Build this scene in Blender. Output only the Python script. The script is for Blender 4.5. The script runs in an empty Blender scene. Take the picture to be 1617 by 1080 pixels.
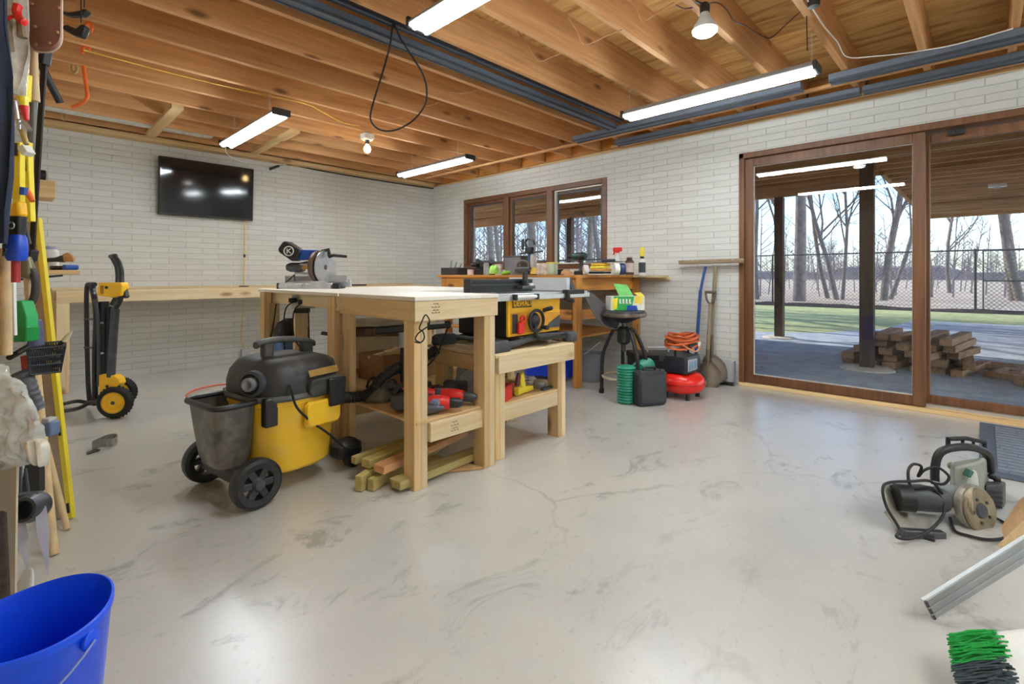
import bpy, math, random
from mathutils import Vector, Matrix, Euler
random.seed(7)
PI = math.pi
C = bpy.context.scene.collection
SC = bpy.context.scene

# ------------------------------------------------------------------ camera
CH = 1.0                                    # camera height
FW = Vector((.7215, .6924, 0)).normalized() # view direction
RT = Vector((.6924, -.7215, 0)).normalized()
cam_d = bpy.data.cameras.new('camera'); cam = bpy.data.objects.new('camera', cam_d); C.objects.link(cam)
cam.location = (0, 0, CH)
cam.rotation_euler = (PI/2, 0, math.atan2(FW.y, FW.x) - PI/2)
cam_d.sensor_width = 36; cam_d.lens = 777/1617*36
cam_d.shift_y = -105/1617
cam_d.clip_start = .02; cam_d.clip_end = 600
SC.camera = cam

# ------------------------------------------------------------------ world, sun, exposure
w = bpy.data.worlds.new('sky'); SC.world = w; w.use_nodes = True
nt = w.node_tree; nt.nodes.clear()
sky = nt.nodes.new('ShaderNodeTexSky'); sky.sky_type = 'NISHITA'
sky.sun_disc = False; sky.sun_elevation = math.radians(30); sky.sun_rotation = math.radians(150)
sky.air_density = 1.1; sky.dust_density = 1.2; sky.ozone_density = 1.5
bg = nt.nodes.new('ShaderNodeBackground'); bg.inputs[1].default_value = .40
wo = nt.nodes.new('ShaderNodeOutputWorld')
tint = nt.nodes.new('ShaderNodeMix'); tint.data_type = 'RGBA'; tint.blend_type = 'MULTIPLY'; tint.inputs[0].default_value = 1; tint.inputs[7].default_value = (.80, .95, 1.22, 1)
nt.links.new(sky.outputs[0], tint.inputs[6]); nt.links.new(tint.outputs[2], bg.inputs[0]); nt.links.new(bg.outputs[0], wo.inputs[0])
sun_d = bpy.data.lights.new('sun', 'SUN'); sun = bpy.data.objects.new('sun', sun_d); C.objects.link(sun)
sun_d.energy = 6.0; sun_d.angle = math.radians(.6); sun_d.color = (1, .96, .90)
sun.rotation_euler = Vector((-.12, -.84, -.50)).to_track_quat('-Z', 'Y').to_euler()   # light travels this way
TUBE_POWER = 68.0
SC.view_settings.view_transform = 'Standard'; SC.view_settings.look = 'None'
SC.view_settings.gamma = 1; SC.view_settings.use_curve_mapping = False
SC.view_settings.exposure = 0.14

# ------------------------------------------------------------------ sight lines: where a photographed point stands at a known distance, height or wall
def pd(u, v, d):
    p = FW*d + RT*((u-808.5)/777*d); return Vector((p.x, p.y, CH + (435-v)/777*d))
def pz(u, v, z): return pd(u, v, (z-CH)*777/(435-v))
def px(u, v, X): return pd(u, v, X/(FW.x+(u-808.5)/777*RT.x))
def py(u, v, Y): return pd(u, v, Y/(FW.y+(u-808.5)/777*RT.y))

# ------------------------------------------------------------------ materials
MATS = {}
def srgb(r, g, b):
    f = lambda c: (c/255/12.92) if c/255 <= .04045 else ((c/255+.055)/1.055)**2.4
    return (f(r), f(g), f(b), 1)
class NT:
    def __init__(s, name):
        s.m = bpy.data.materials.new(name); s.m.use_nodes = True; s.t = s.m.node_tree
        s.b = s.t.nodes['Principled BSDF']; s.out = s.t.nodes['Material Output']
    def n(s, typ, **kw):
        n = s.t.nodes.new('ShaderNode'+typ)
        for k, v in kw.items():
            if hasattr(n, k): setattr(n, k, v)
            else: n.inputs[k.replace('_', ' ')].default_value = v
        return n
    def l(s, a, b): s.t.links.new(a, b)
    def ramp(s, fac, stops):
        r = s.n('ValToRGB'); e = r.color_ramp.elements
        while len(e) < len(stops): e.new(.5)
        for i, (p, c) in enumerate(stops): e[i].position = p; e[i].color = c if len(c) == 4 else (*c, 1)
        s.l(fac, r.inputs[0]); return r
    def mix(s, fac, a, b, mode='MIX'):
        m = s.n('Mix', data_type='RGBA', blend_type=mode)
        for src, i in ((fac, 0), (a, 6), (b, 7)):
            if isinstance(src, (int, float)): m.inputs[i].default_value = src
            elif isinstance(src, tuple): m.inputs[i].default_value = src
            else: s.l(src, m.inputs[i])
        return m.outputs[2]
    def bump(s, h, strength=.3, dist=.01):
        b = s.n('Bump'); b.inputs['Strength'].default_value = strength; b.inputs['Distance'].default_value = dist
        s.l(h, b.inputs['Height']); s.l(b.outputs[0], s.b.inputs['Normal']); return b
    def obj(s, scale=(1, 1, 1), rand=False):
        tc = s.n('TexCoord'); mp = s.n('Mapping'); mp.inputs['Scale'].default_value = scale
        s.l(tc.outputs['Object'], mp.inputs[0])
        if rand:
            oi = s.n('ObjectInfo'); ml = s.n('Math', operation='MULTIPLY'); ml.inputs[1].default_value = 37.
            s.l(oi.outputs['Random'], ml.inputs[0]); cb = s.n('CombineXYZ')
            for i in range(3): s.l(ml.outputs[0], cb.inputs[i])
            s.l(cb.outputs[0], mp.inputs['Location'])
        return mp.outputs[0]

def plain(name, col, rough=.5, metal=0., var=.18, scale=14., bump=.0, dirt=None, trans=0., alpha=1.):
    """painted, plastic, metal or cloth surface with a faint mottling; dirt = colour of irregular wear"""
    if name in MATS: return MATS[name]
    s = NT(name); v = s.obj(rand=True)
    nz = s.n('TexNoise', Scale=scale, Detail=4., Roughness=.6); s.l(v, nz.inputs['Vector'])
    a = tuple(max(0, c*(1-var)) for c in col[:3])+(1,); b = tuple(min(1, c*(1+var)) for c in col[:3])+(1,)
    r = s.ramp(nz.outputs['Fac'], [(.3, a), (.7, b)])
    c = r.outputs[0]
    if dirt:
        n2 = s.n('TexNoise', Scale=scale*.5, Detail=6., Roughness=.7); s.l(v, n2.inputs['Vector'])
        r2 = s.ramp(n2.outputs['Fac'], [(.48, (0, 0, 0)), (.68, (.75, .75, .75))])
        c = s.mix(r2.outputs[0], c, dirt)
    s.l(c, s.b.inputs['Base Color'])
    s.b.inputs['Roughness'].default_value = rough; s.b.inputs['Metallic'].default_value = metal
    if trans: s.b.inputs['Transmission Weight'].default_value = trans; s.b.inputs['IOR'].default_value = 1.2
    if alpha < 1: s.b.inputs['Alpha'].default_value = alpha
    if bump: s.bump(nz.outputs['Fac'], bump, .01)
    MATS[name] = s.m; return s.m

def wood(name, c1, c2, axis='x', rough=.6, knots=True, knotcol=None, scale=1.):
    key = name+'_'+axis
    if key in MATS: return MATS[key]
    s = NT(key); k = 22.*scale; lo = 1.1*scale
    v = s.obj({'x': (lo, k, k), 'y': (k, lo, k), 'z': (k, k, lo)}[axis], rand=True)
    nz = s.n('TexNoise', Scale=1.6, Detail=6., Roughness=.62, Distortion=.6); s.l(v, nz.inputs['Vector'])
    v2 = s.obj({'x': (lo*.5, 3, 3), 'y': (3, lo*.5, 3), 'z': (3, 3, lo*.5)}[axis], rand=True)
    n2 = s.n('TexNoise', Scale=1.3, Detail=2.); s.l(v2, n2.inputs['Vector'])
    mx = s.n('Math', operation='MULTIPLY_ADD'); s.l(nz.outputs['Fac'], mx.inputs[0]); mx.inputs[1].default_value = .6
    m3 = s.n('Math', operation='MULTIPLY'); s.l(n2.outputs['Fac'], m3.inputs[0]); m3.inputs[1].default_value = .4
    s.l(m3.outputs[0], mx.inputs[2])
    r = s.ramp(mx.outputs[0], [(.36, c2), (.62, c1)])
    c = r.outputs[0]
    if knots:
        kc = knotcol or tuple(x*.32 for x in c2[:3])+(1,)
        vk = s.obj({'x': (2.2, 6, 6), 'y': (6, 2.2, 6), 'z': (6, 6, 2.2)}[axis], rand=True)
        vo = s.n('TexVoronoi', Scale=1.); s.l(vk, vo.inputs['Vector'])
        rk = s.ramp(vo.outputs['Distance'], [(.07, (.85, .85, .85)), (.17, (0, 0, 0))])
        c = s.mix(rk.outputs[0], c, kc)
    oi = s.n('ObjectInfo'); mr = s.n('MapRange'); mr.inputs[3].default_value = .86; mr.inputs[4].default_value = 1.1
    s.l(oi.outputs['Random'], mr.inputs[0])
    hs = s.n('HueSaturation'); s.l(mr.outputs[0], hs.inputs['Value']); s.l(c, hs.inputs['Color'])
    s.l(hs.outputs[0], s.b.inputs['Base Color']); s.b.inputs['Roughness'].default_value = rough
    s.bump(nz.outputs['Fac'], .12, .003)
    MATS[key] = s.m; return s.m

def emit(name, col, strength):
    if name in MATS: return MATS[name]
    s = NT(name); s.b.inputs['Base Color'].default_value = (.9, .9, .9, 1)
    s.b.inputs['Emission Color'].default_value = col; s.b.inputs['Emission Strength'].default_value = strength
    MATS[name] = s.m; return s.m

def glass(name, tint=(.93, .95, .96, 1), refl=1.0):
    if name in MATS: return MATS[name]
    s = NT(name); s.t.nodes.remove(s.b)
    tr = s.n('BsdfTransparent'); tr.inputs[0].default_value = tint
    gl = s.n('BsdfGlossy'); gl.inputs['Roughness'].default_value = .01
    fr = s.n('Fresnel'); ge = s.n('NewGeometry'); mi_ = s.n('MapRange'); mi_.inputs[3].default_value = 1.38; mi_.inputs[4].default_value = 1/1.38
    s.l(ge.outputs['Backfacing'], mi_.inputs[0]); s.l(mi_.outputs[0], fr.inputs[0])   # same thin-pane reflectance on both faces
    mx = s.n('MixShader'); s.l(fr.outputs[0], mx.inputs[0]); s.l(tr.outputs[0], mx.inputs[1]); s.l(gl.outputs[0], mx.inputs[2])
    s.l(mx.outputs[0], s.out.inputs[0]); MATS[name] = s.m; return s.m

def pine(a='x'): return wood('pine', srgb(232, 200, 148), srgb(205, 165, 108), a, .62, True, srgb(140, 92, 50))
def pinew(a='x'): return wood('pine_pale', srgb(238, 218, 178), srgb(216, 186, 138), a, .62, True, srgb(150, 105, 65))
def joistw(a='x'): return wood('joist_wood', srgb(226, 174, 118), srgb(192, 138, 84), a, .7, True, srgb(110, 66, 34))
def oldw(a='x'): return wood('amber_wood', srgb(214, 150, 70), srgb(178, 112, 44), a, .55, True, srgb(110, 60, 25))
def darkw(a='z'): return wood('stained_frame', srgb(128, 84, 52), srgb(92, 56, 32), a, .45, False)
def deckw(a='x'): return wood('deck_wood', srgb(220, 172, 122), srgb(164, 116, 76), a, .8, False)
def greenw(a='x'): return wood('treated_wood', srgb(200, 184, 120), srgb(168, 150, 84), a, .7, True, srgb(120, 96, 50))
def greyw(a='z'): return wood('weathered_wood', srgb(150, 128, 102), srgb(104, 84, 64), a, .75, False)
BLACK = plain('black_plastic', srgb(34, 34, 36), .42)
RUBBER = plain('rubber', srgb(28, 28, 29), .75, bump=.1)
DGREY = plain('dark_grey_plastic', srgb(66, 68, 72), .5)
GREY = plain('grey_plastic', srgb(128, 130, 134), .5)
LGREY = plain('light_grey_plastic', srgb(190, 192, 192), .5)
WHITE = plain('white_plastic', srgb(232, 230, 224), .45, var=.05)
CREAM = plain('cream_plastic', srgb(224, 210, 178), .5, var=.06)
STEEL = plain('brushed_steel', srgb(190, 192, 196), .32, .85, var=.1)
DSTEEL = plain('dark_steel', srgb(88, 90, 94), .4, .7, var=.2)
YEL = plain('tool_yellow', srgb(250, 190, 24), .4, var=.06)
BYEL = plain('bright_yellow', srgb(248, 226, 60), .4, var=.05)
RED = plain('tool_red', srgb(222, 40, 34), .35, var=.08)
ORANGE = plain('orange_plastic', srgb(236, 110, 40), .5, var=.08)
BLUE = plain('tool_blue', srgb(34, 82, 170), .4)
GREEN = plain('tool_green', srgb(34, 130, 66), .45)
TEAL = plain('dark_teal', srgb(24, 70, 66), .45)
TANP = plain('cardboard', srgb(190, 150, 104), .85, var=.08)
LIME = plain('lime_green', srgb(142, 200, 60), .5)
ALU = plain('aluminium', srgb(205, 207, 208), .35, .8, var=.05)
CORDB = plain('black_cord', srgb(26, 26, 27), .6)
CORDO = plain('orange_cord', srgb(206, 96, 44), .6)
NAVY = plain('navy_cloth', srgb(38, 46, 66), .9, bump=.3)

# ------------------------------------------------------------------ mesh building
def frame(d):
    d = Vector(d).normalized(); a = Vector((0, 0, 1)) if abs(d.z) < .9 else Vector((1, 0, 0))
    x = d.cross(a).normalized(); return x, d.cross(x).normalized()
def chain(o):
    m = o.matrix_basis.copy(); p = o.parent
    while p: m = p.matrix_basis @ m; p = p.parent
    return m
class MB:
    def __init__(s): s.v = []; s.f = []; s.mi = []; s.cur = 0
    def m(s, i): s.cur = i; return s
    def add(s, vs, fs):
        o = len(s.v); s.v += [Vector(v) for v in vs]
        for f in fs: s.f.append([i+o for i in f]); s.mi.append(s.cur)
        return s
    def box(s, c, size, rot=None, taper=1.):
        hx, hy, hz = [q/2 for q in size]; M = Euler(rot).to_matrix() if rot else None; vs = []
        for z in (-hz, hz):
            k = 1 if z < 0 else taper
            for x, y in ((-hx, -hy), (hx, -hy), (hx, hy), (-hx, hy)):
                p = Vector((x*k, y*k, z)); p = M @ p if M else p; vs.append(p+Vector(c))
        return s.add(vs, [(3, 2, 1, 0), (4, 5, 6, 7), (0, 1, 5, 4), (1, 2, 6, 5), (2, 3, 7, 6), (3, 0, 4, 7)])
    def bb(s, a, b):
        a = Vector(a); b = Vector(b); return s.box((a+b)/2, [abs(q) for q in (b-a)])
    def bar(s, p0, p1, w, h, up=(0, 0, 1)):
        """straight board from p0 to p1, w wide (sideways), h high (towards up)"""
        p0 = Vector(p0); p1 = Vector(p1); d = (p1-p0).normalized(); x = d.cross(Vector(up))
        if x.length < 1e-4: x = d.cross(Vector((1, 0, 0)))
        x.normalize(); y = x.cross(d).normalized(); vs = []
        for p in (p0, p1):
            for a, b in ((-1, -1), (1, -1), (1, 1), (-1, 1)): vs.append(p+x*a*w/2+y*b*h/2)
        return s.add(vs, [(3, 2, 1, 0), (4, 5, 6, 7), (0, 1, 5, 4), (1, 2, 6, 5), (2, 3, 7, 6), (3, 0, 4, 7)])
    def tube(s, pts, r, n=10, cap=True, closed=False):
        pts = [Vector(p) for p in pts]; N = len(pts); rr = r if isinstance(r, (list, tuple)) else [r]*N
        vs = []; fs = []; x = None
        for i, p in enumerate(pts):
            if closed: d = pts[(i+1) % N]-pts[i-1]
            else: d = pts[min(i+1, N-1)]-pts[max(i-1, 0)]
            if d.length < 1e-7: d = Vector((0, 0, 1))
            d.normalize()
            if x is None: x, y = frame(d)
            else:
                x = (x-d*x.dot(d))
                if x.length < 1e-5: x, y = frame(d)
                x.normalize(); y = d.cross(x)
            for k in range(n):
                a = 2*PI*k/n; vs.append(p+(x*math.cos(a)+y*math.sin(a))*rr[i])
        L = N if closed else N-1
        for i in range(L):
            j = (i+1) % N
            for k in range(n): k2 = (k+1) % n; fs.append((i*n+k, i*n+k2, j*n+k2, j*n+k))
        if cap and not closed: fs.append(tuple(range(n))[::-1]); fs.append(tuple((N-1)*n+k for k in range(n)))
        return s.add(vs, fs)
    def cyl(s, p0, p1, r0, r1=None, n=20, cap=True): return s.tube([p0, p1], [r0, r0 if r1 is None else r1], n, cap)
    def lathe(s, prof, c=(0, 0, 0), axis=(0, 0, 1), n=28, sx=1., sy=1., up=None):
        """prof: (radius, height) pairs turned about axis"""
        ax = Vector(axis).normalized()
        if abs(ax.z) > .999: x, y = Vector((1, 0, 0)), Vector((0, 1, 0))
        else: x, y = frame(ax)
        vs = []; fs = []
        for r, h in prof:
            for k in range(n):
                a = 2*PI*k/n; vs.append(Vector(c)+ax*h+x*math.cos(a)*r*sx+y*math.sin(a)*r*sy)
        for i in range(len(prof)-1):
            for k in range(n): k2 = (k+1) % n; fs.append((i*n+k, i*n+k2, (i+1)*n+k2, (i+1)*n+k))
        L = len(prof)
        if L > 3 and prof[0][0] > 1e-5 and abs(prof[0][0]-prof[-1][0]) < 1e-6:      # a ring: close the section on itself
            if abs(prof[0][1]-prof[-1][1]) > 1e-6:
                for k in range(n): k2 = (k+1) % n; fs.append(((L-1)*n+k, (L-1)*n+k2, k2, k))
        elif L > 2:
            if prof[0][0] > 1e-5: fs.append(tuple(range(n))[::-1])
            if prof[-1][0] > 1e-5: fs.append(tuple((L-1)*n+k for k in range(n)))
        return s.add(vs, fs)
    def loft(s, secs, cap=True):
        """secs: list of rings with the same number of points"""
        n = len(secs[0]); vs = [p for r in secs for p in r]; fs = []
        for i in range(len(secs)-1):
            for k in range(n): k2 = (k+1) % n; fs.append((i*n+k, i*n+k2, (i+1)*n+k2, (i+1)*n+k))
        if cap: fs.append(tuple(range(n))[::-1]); fs.append(tuple((len(secs)-1)*n+k for k in range(n)))
        return s.add(vs, fs)
    def prism(s, pts, d):
        """flat outline (3-D points) pushed along vector d"""
        pts = [Vector(p) for p in pts]; d = Vector(d); n = len(pts)
        return s.add(pts+[p+d for p in pts], [tuple(range(n))[::-1], tuple(range(n, 2*n))]+[(k, (k+1) % n, (k+1) % n+n, k+n) for k in range(n)])
    def ball(s, c, r, n=14, sz=(1, 1, 1)):
        rings = []; m = max(6, n//2)
        for i in range(1, m):
            a = PI*i/m; rings.append([Vector(c)+Vector((math.sin(a)*math.cos(2*PI*k/n)*r*sz[0], math.sin(a)*math.sin(2*PI*k/n)*r*sz[1], -math.cos(a)*r*sz[2])) for k in range(n)])
        return s.loft(rings)
    def torus(s, c, R, r, axis=(0, 0, 1), n=28, k=8, sx=1., sy=1.):
        ax = Vector(axis).normalized(); x, y = (Vector((1, 0, 0)), Vector((0, 1, 0))) if abs(ax.z) > .999 else frame(ax)
        return s.tube([Vector(c)+x*math.cos(2*PI*i/n)*R*sx+y*math.sin(2*PI*i/n)*R*sy for i in range(n)], r, k, closed=True)
    def build(s, name, mats, parent=None, bev=0., smooth=True, world=False, sub=0, ang=35, seg=2, loc=None, rot=None):
        me = bpy.data.meshes.new(name)
        vs = s.v
        if world and parent is not None:
            Mi = chain(parent).inverted(); vs = [Mi @ v for v in vs]
        org = None
        if parent is None and loc is None and vs:      # put the origin at the base of the thing
            xs = [v.x for v in vs]; ys = [v.y for v in vs]; zs = [v.z for v in vs]
            org = Vector(((min(xs)+max(xs))/2, (min(ys)+max(ys))/2, min(zs))); vs = [v-org for v in vs]
        me.from_pydata([tuple(v) for v in vs], [], s.f); me.validate(clean_customdata=False)
        mats = mats if isinstance(mats, (list, tuple)) else [mats]
        for m in mats: me.materials.append(m)
        if len(me.polygons) == len(s.mi): me.polygons.foreach_set('material_index', s.mi)
        if smooth:
            me.polygons.foreach_set('use_smooth', [True]*len(me.polygons)); me.set_sharp_from_angle(angle=math.radians(ang))
        me.update()
        o = bpy.data.objects.new(name, me); C.objects.link(o)
        if parent is not None: o.parent = parent
        if org is not None: o.location = org
        if loc is not None: o.location = loc
        if rot is not None: o.rotation_euler = rot
        if sub: md = o.modifiers.new('sub', 'SUBSURF'); md.levels = sub; md.render_levels = sub
        if bev: md = o.modifiers.new('bev', 'BEVEL'); md.width = bev; md.segments = seg; md.limit_method = 'ANGLE'; md.angle_limit = math.radians(40)
        return o

def tag(o, label=None, cat=None, group=None, kind=None):
    if label: o['label'] = label
    if cat: o['category'] = cat
    if group: o['group'] = group
    if kind: o['kind'] = kind
    return o
def thing(name, label, cat, loc=(0, 0, 0), rz=0., group=None, rot=None):
    o = bpy.data.objects.new(name, None); C.objects.link(o); o.empty_display_size = .05
    o.location = loc; o.rotation_euler = rot if rot else (0, 0, rz)
    return tag(o, label, cat, group)
def struct(o, label=None): o['kind'] = 'structure'; return tag(o, label)
def copy_tree(o, parent=None, label=None):
    c = o.copy(); C.objects.link(c); c.parent = parent
    if label: c['label'] = label
    for ch in [x for x in bpy.data.objects if x.parent == o]: copy_tree(ch, c)
    return c
def smooth_path(pts, k=6, closed=False):
    P = [Vector(p) for p in pts]; out = []; n = len(P)
    rng = range(n) if closed else range(n-1)
    for i in rng:
        p0 = P[(i-1) % n] if (closed or i > 0) else P[0]; p1 = P[i]; p2 = P[(i+1) % n]; p3 = P[(i+2) % n] if (closed or i+2 < n) else P[-1]
        for j in range(k):
            t = j/k; out.append(.5*((2*p1)+(p2-p0)*t+(2*p0-5*p1+4*p2-p3)*t*t+(3*p1-p0-3*p2+p3)*t**3))
    if not closed: out.append(P[-1])
    return out
def rrect(w, h, r, n=5):
    """rounded rectangle outline in 2-D"""
    out = []
    for cx, cy, a0 in ((w/2-r, h/2-r, 0), (-w/2+r, h/2-r, 90), (-w/2+r, -h/2+r, 180), (w/2-r, -h/2+r, 270)):
        for i in range(n+1): a = math.radians(a0+90*i/n); out.append((cx+r*math.cos(a), cy+r*math.sin(a)))
    return out
def text_part(body, size, mat, parent, loc, rot, depth=.002, name='lettering', align='CENTER', sx=1., bold=0.):
    cu = bpy.data.curves.new('lettering', 'FONT'); cu.body = body; cu.size = size; cu.extrude = depth; cu.align_x = align; cu.align_y = 'CENTER'; cu.offset = bold
    t = bpy.data.objects.new('tmp', cu); C.objects.link(t)
    dg = bpy.context.evaluated_depsgraph_get(); me = bpy.data.meshes.new_from_object(t.evaluated_get(dg))
    bpy.data.objects.remove(t); me.materials.clear(); me.materials.append(mat)
    o = bpy.data.objects.new(name, me); C.objects.link(o); o.parent = parent; o.location = loc; o.rotation_euler = rot; o.scale = (sx, 1, 1)
    return o

# ================================================================== THE SETTING
XR, YF, ZW = 4.70, 6.20, 2.37      # right wall, far wall, wall height
XL, YB = -.16, -3.0
def brick_mat(name, axis):
    s = NT(name); tc = s.n('TexCoord'); sp = s.n('SeparateXYZ'); s.l(tc.outputs['Object'], sp.inputs[0]); cb = s.n('CombineXYZ')
    s.l(sp.outputs[axis], cb.inputs[0]); s.l(sp.outputs[2], cb.inputs[1])
    dn = s.n('TexNoise', Scale=9., Detail=3.); s.l(tc.outputs['Object'], dn.inputs['Vector'])
    dv = s.n('VectorMath', operation='SCALE'); dv.inputs['Scale'].default_value = .008; s.l(dn.outputs['Color'], dv.inputs[0])
    ad = s.n('VectorMath', operation='ADD'); s.l(cb.outputs[0], ad.inputs[0]); s.l(dv.outputs[0], ad.inputs[1])
    br = s.n('TexBrick'); s.l(ad.outputs[0], br.inputs['Vector'])
    for k, v in (('Scale', 1.), ('Mortar Size', .0035), ('Mortar Smooth', .35), ('Brick Width', .31), ('Row Height', .0592), ('Bias', 0.)): br.inputs[k].default_value = v
    br.offset = .5; br.inputs['Color1'].default_value = srgb(222, 222, 217); br.inputs['Color2'].default_value = srgb(214, 213, 207); br.inputs['Mortar'].default_value = srgb(190, 187, 178)
    nz = s.n('TexNoise', Scale=38., Detail=5., Roughness=.65); s.l(tc.outputs['Object'], nz.inputs['Vector'])
    mm = s.n('Mapping'); mm.inputs['Scale'].default_value = (4, 4, 46); s.l(tc.outputs['Object'], mm.inputs[0])
    n3 = s.n('TexNoise', Scale=1., Detail=4., Roughness=.6); s.l(mm.outputs[0], n3.inputs['Vector'])
    c = s.mix(s.ramp(n3.outputs['Fac'], [(.35, (0, 0, 0)), (.75, (.35, .35, .35))]).outputs[0], br.outputs['Color'], srgb(196, 192, 182))
    s.l(c, s.b.inputs['Base Color']); s.b.inputs['Roughness'].default_value = .55
    h = s.n('Math', operation='MULTIPLY_ADD'); s.l(br.outputs['Fac'], h.inputs[0]); h.inputs[1].default_value = -1.; 
    h2 = s.n('Math', operation='MULTIPLY'); s.l(n3.outputs['Fac'], h2.inputs[0]); h2.inputs[1].default_value = .55; s.l(h2.outputs[0], h.inputs[2])
    s.bump(h.outputs[0], .6, .006)
    return s.m
BRX = brick_mat('painted_brick_far', 0); BRY = brick_mat('painted_brick_side', 1)

def floor_mat():
    s = NT('painted_concrete'); v = s.obj()
    n1 = s.n('TexNoise', Scale=1.1, Detail=5., Roughness=.6); s.l(v, n1.inputs['Vector'])
    base = s.ramp(n1.outputs['Fac'], [(.3, srgb(188, 187, 182)), (.5, srgb(202, 199, 192)), (.72, srgb(208, 202, 192))]).outputs[0]
    # worn scratches: paint rubbed through to grey concrete
    mp = s.n('Mapping'); mp.inputs['Scale'].default_value = (1.5, 2.8, 1); mp.inputs['Rotation'].default_value = (0, 0, .9); s.l(v, mp.inputs[0])
    n2 = s.n('TexNoise', Scale=1.9, Detail=10., Roughness=.74, Distortion=.9); s.l(mp.outputs[0], n2.inputs['Vector'])
    wear = s.ramp(n2.outputs['Fac'], [(.55, (0, 0, 0)), (.63, (.85, .85, .85))]).outputs[0]
    n3 = s.n('TexNoise', Scale=.45, Detail=2.); s.l(v, n3.inputs['Vector'])
    zone = s.ramp(n3.outputs['Fac'], [(.38, (.35, .35, .35)), (.54, (1, 1, 1))]).outputs[0]
    wm = s.mix(1., wear, zone, 'MULTIPLY')
    c = s.mix(wm, base, srgb(146, 148, 142))
    # curved cracks
    vo = s.n('TexVoronoi', Scale=.55, feature='DISTANCE_TO_EDGE'); 
    nd = s.n('TexNoise', Scale=3., Detail=4.); s.l(v, nd.inputs['Vector'])
    dv = s.n('VectorMath', operation='SCALE'); dv.inputs['Scale'].default_value = .3; s.l(nd.outputs['Color'], dv.inputs[0])
    ad = s.n('VectorMath', operation='ADD'); s.l(v, ad.inputs[0]); s.l(dv.outputs[0], ad.inputs[1]); s.l(ad.outputs[0], vo.inputs['Vector'])
    crack = s.ramp(vo.outputs['Distance'], [(0., (.5, .5, .5)), (.006, (0, 0, 0))]).outputs[0]
    c = s.mix(s.mix(1., crack, s.ramp(n1.outputs['Fac'], [(.45, (0, 0, 0)), (.6, (1, 1, 1))]).outputs[0], 'MULTIPLY'), c, srgb(132, 126, 116))
    nf = s.n('TexNoise', Scale=60., Detail=3.); s.l(v, nf.inputs['Vector'])
    c = s.mix(s.ramp(nf.outputs['Fac'], [(.62, (0, 0, 0)), (.72, (.3, .3, .3))]).outputs[0], c, srgb(160, 150, 136))
    s.l(c, s.b.inputs['Base Color'])
    rr = s.n('MapRange'); rr.inputs[3].default_value = .26; rr.inputs[4].default_value = .36; s.l(n1.outputs['Fac'], rr.inputs[0])
    s.l(rr.outputs[0], s.b.inputs['Roughness']); s.b.inputs['Specular IOR Level'].default_value = .5; s.b.inputs['Coat Weight'].default_value = .8; s.b.inputs['Coat Roughness'].default_value = .28
    return s.m
o = MB().bb((XL-.2, YB-.2, -.2), (XR+.2, YF+.2, 0)).build('floor', floor_mat(), smooth=False, loc=(0, 0, 0)); struct(o, 'worn beige painted concrete floor')
WT = .2
WY0, WY1, WZ0, WZ1 = 3.04, 5.48, 1.08, 2.10       # window opening
DY0, DY1, DZ1 = -1.02, 1.617, 2.11                # door opening
m = MB()
for a, b, z0, z1 in ((YB, DY0, 0, ZW), (DY0, DY1, DZ1, ZW), (DY1, WY0, 0, ZW), (WY0, WY1, 0, WZ0), (WY0, WY1, WZ1, ZW), (WY1, YF+WT, 0, ZW)):
    m.bb((XR, a, z0), (XR+WT, b, z1))
struct(m.build('wall_right', BRY, smooth=False, loc=(0, 0, 0)), 'cream painted brick wall with the window and patio door')
struct(MB().bb((XL-WT, YF, 0), (XR, YF+WT, ZW)).build('wall_far', BRX, smooth=False, loc=(0, 0, 0)), 'cream painted brick wall with the television')
m = MB().bb((XL-.16, YB, 0), (XL, YF, 2.62))
struct(m.build('wall_left', plain('plaster_white', srgb(214, 208, 196), .8, var=.04), smooth=False, loc=(0, 0, 0)), 'pale wall behind the hanging tools')
struct(MB().bb((XL-WT, YB-WT, 0), (XR+WT, YB, 2.62)).build('wall_back', BRX, smooth=False, loc=(0, 0, 0)), 'painted brick wall behind the camera')
# ---- ceiling: plywood subfloor with its joists, sill plates and blocking
def ply_mat():
    s = NT('plywood'); v = s.obj((7, 1.0, 1)); n = s.n('TexNoise', Scale=1.4, Detail=6., Roughness=.6, Distortion=1.2); s.l(v, n.inputs['Vector'])
    c = s.ramp(n.outputs['Fac'], [(.32, srgb(170, 118, 56)), (.5, srgb(216, 168, 100)), (.68, srgb(232, 192, 124))]).outputs[0]
    vk = s.obj((12, 1.6, 3)); vo = s.n('TexVoronoi', Scale=.6); s.l(vk, vo.inputs['Vector'])
    c = s.mix(s.ramp(vo.outputs['Distance'], [(.05, (.8, .8, .8)), (.12, (0, 0, 0))]).outputs[0], c, srgb(96, 60, 26))
    s.l(c, s.b.inputs['Base Color']); s.b.inputs['Roughness'].default_value = .7; return s.m
ZJ = 2.40; JH = .235; ZS = ZJ+JH
ceil = MB().bb((XL-.2, YB-.2, ZS), (XR+.2, YF+.2, ZS+.02)).build('ceiling', ply_mat(), smooth=False, loc=(0, 0, 0)); struct(ceil, 'exposed plywood subfloor on wooden joists')
yj = .28; js = []
k = -8
while True:
    Y = .28+.4065*k; k += 1
    if Y > 5.75: break
    js.append(Y)
for Y in js:
    if Y < YB: continue
    MB().bb((XL, Y-.02, ZJ), (XR+.1, Y+.02, ZS)).build('joist', joistw('x'), ceil, bev=.002, smooth=False)
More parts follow.
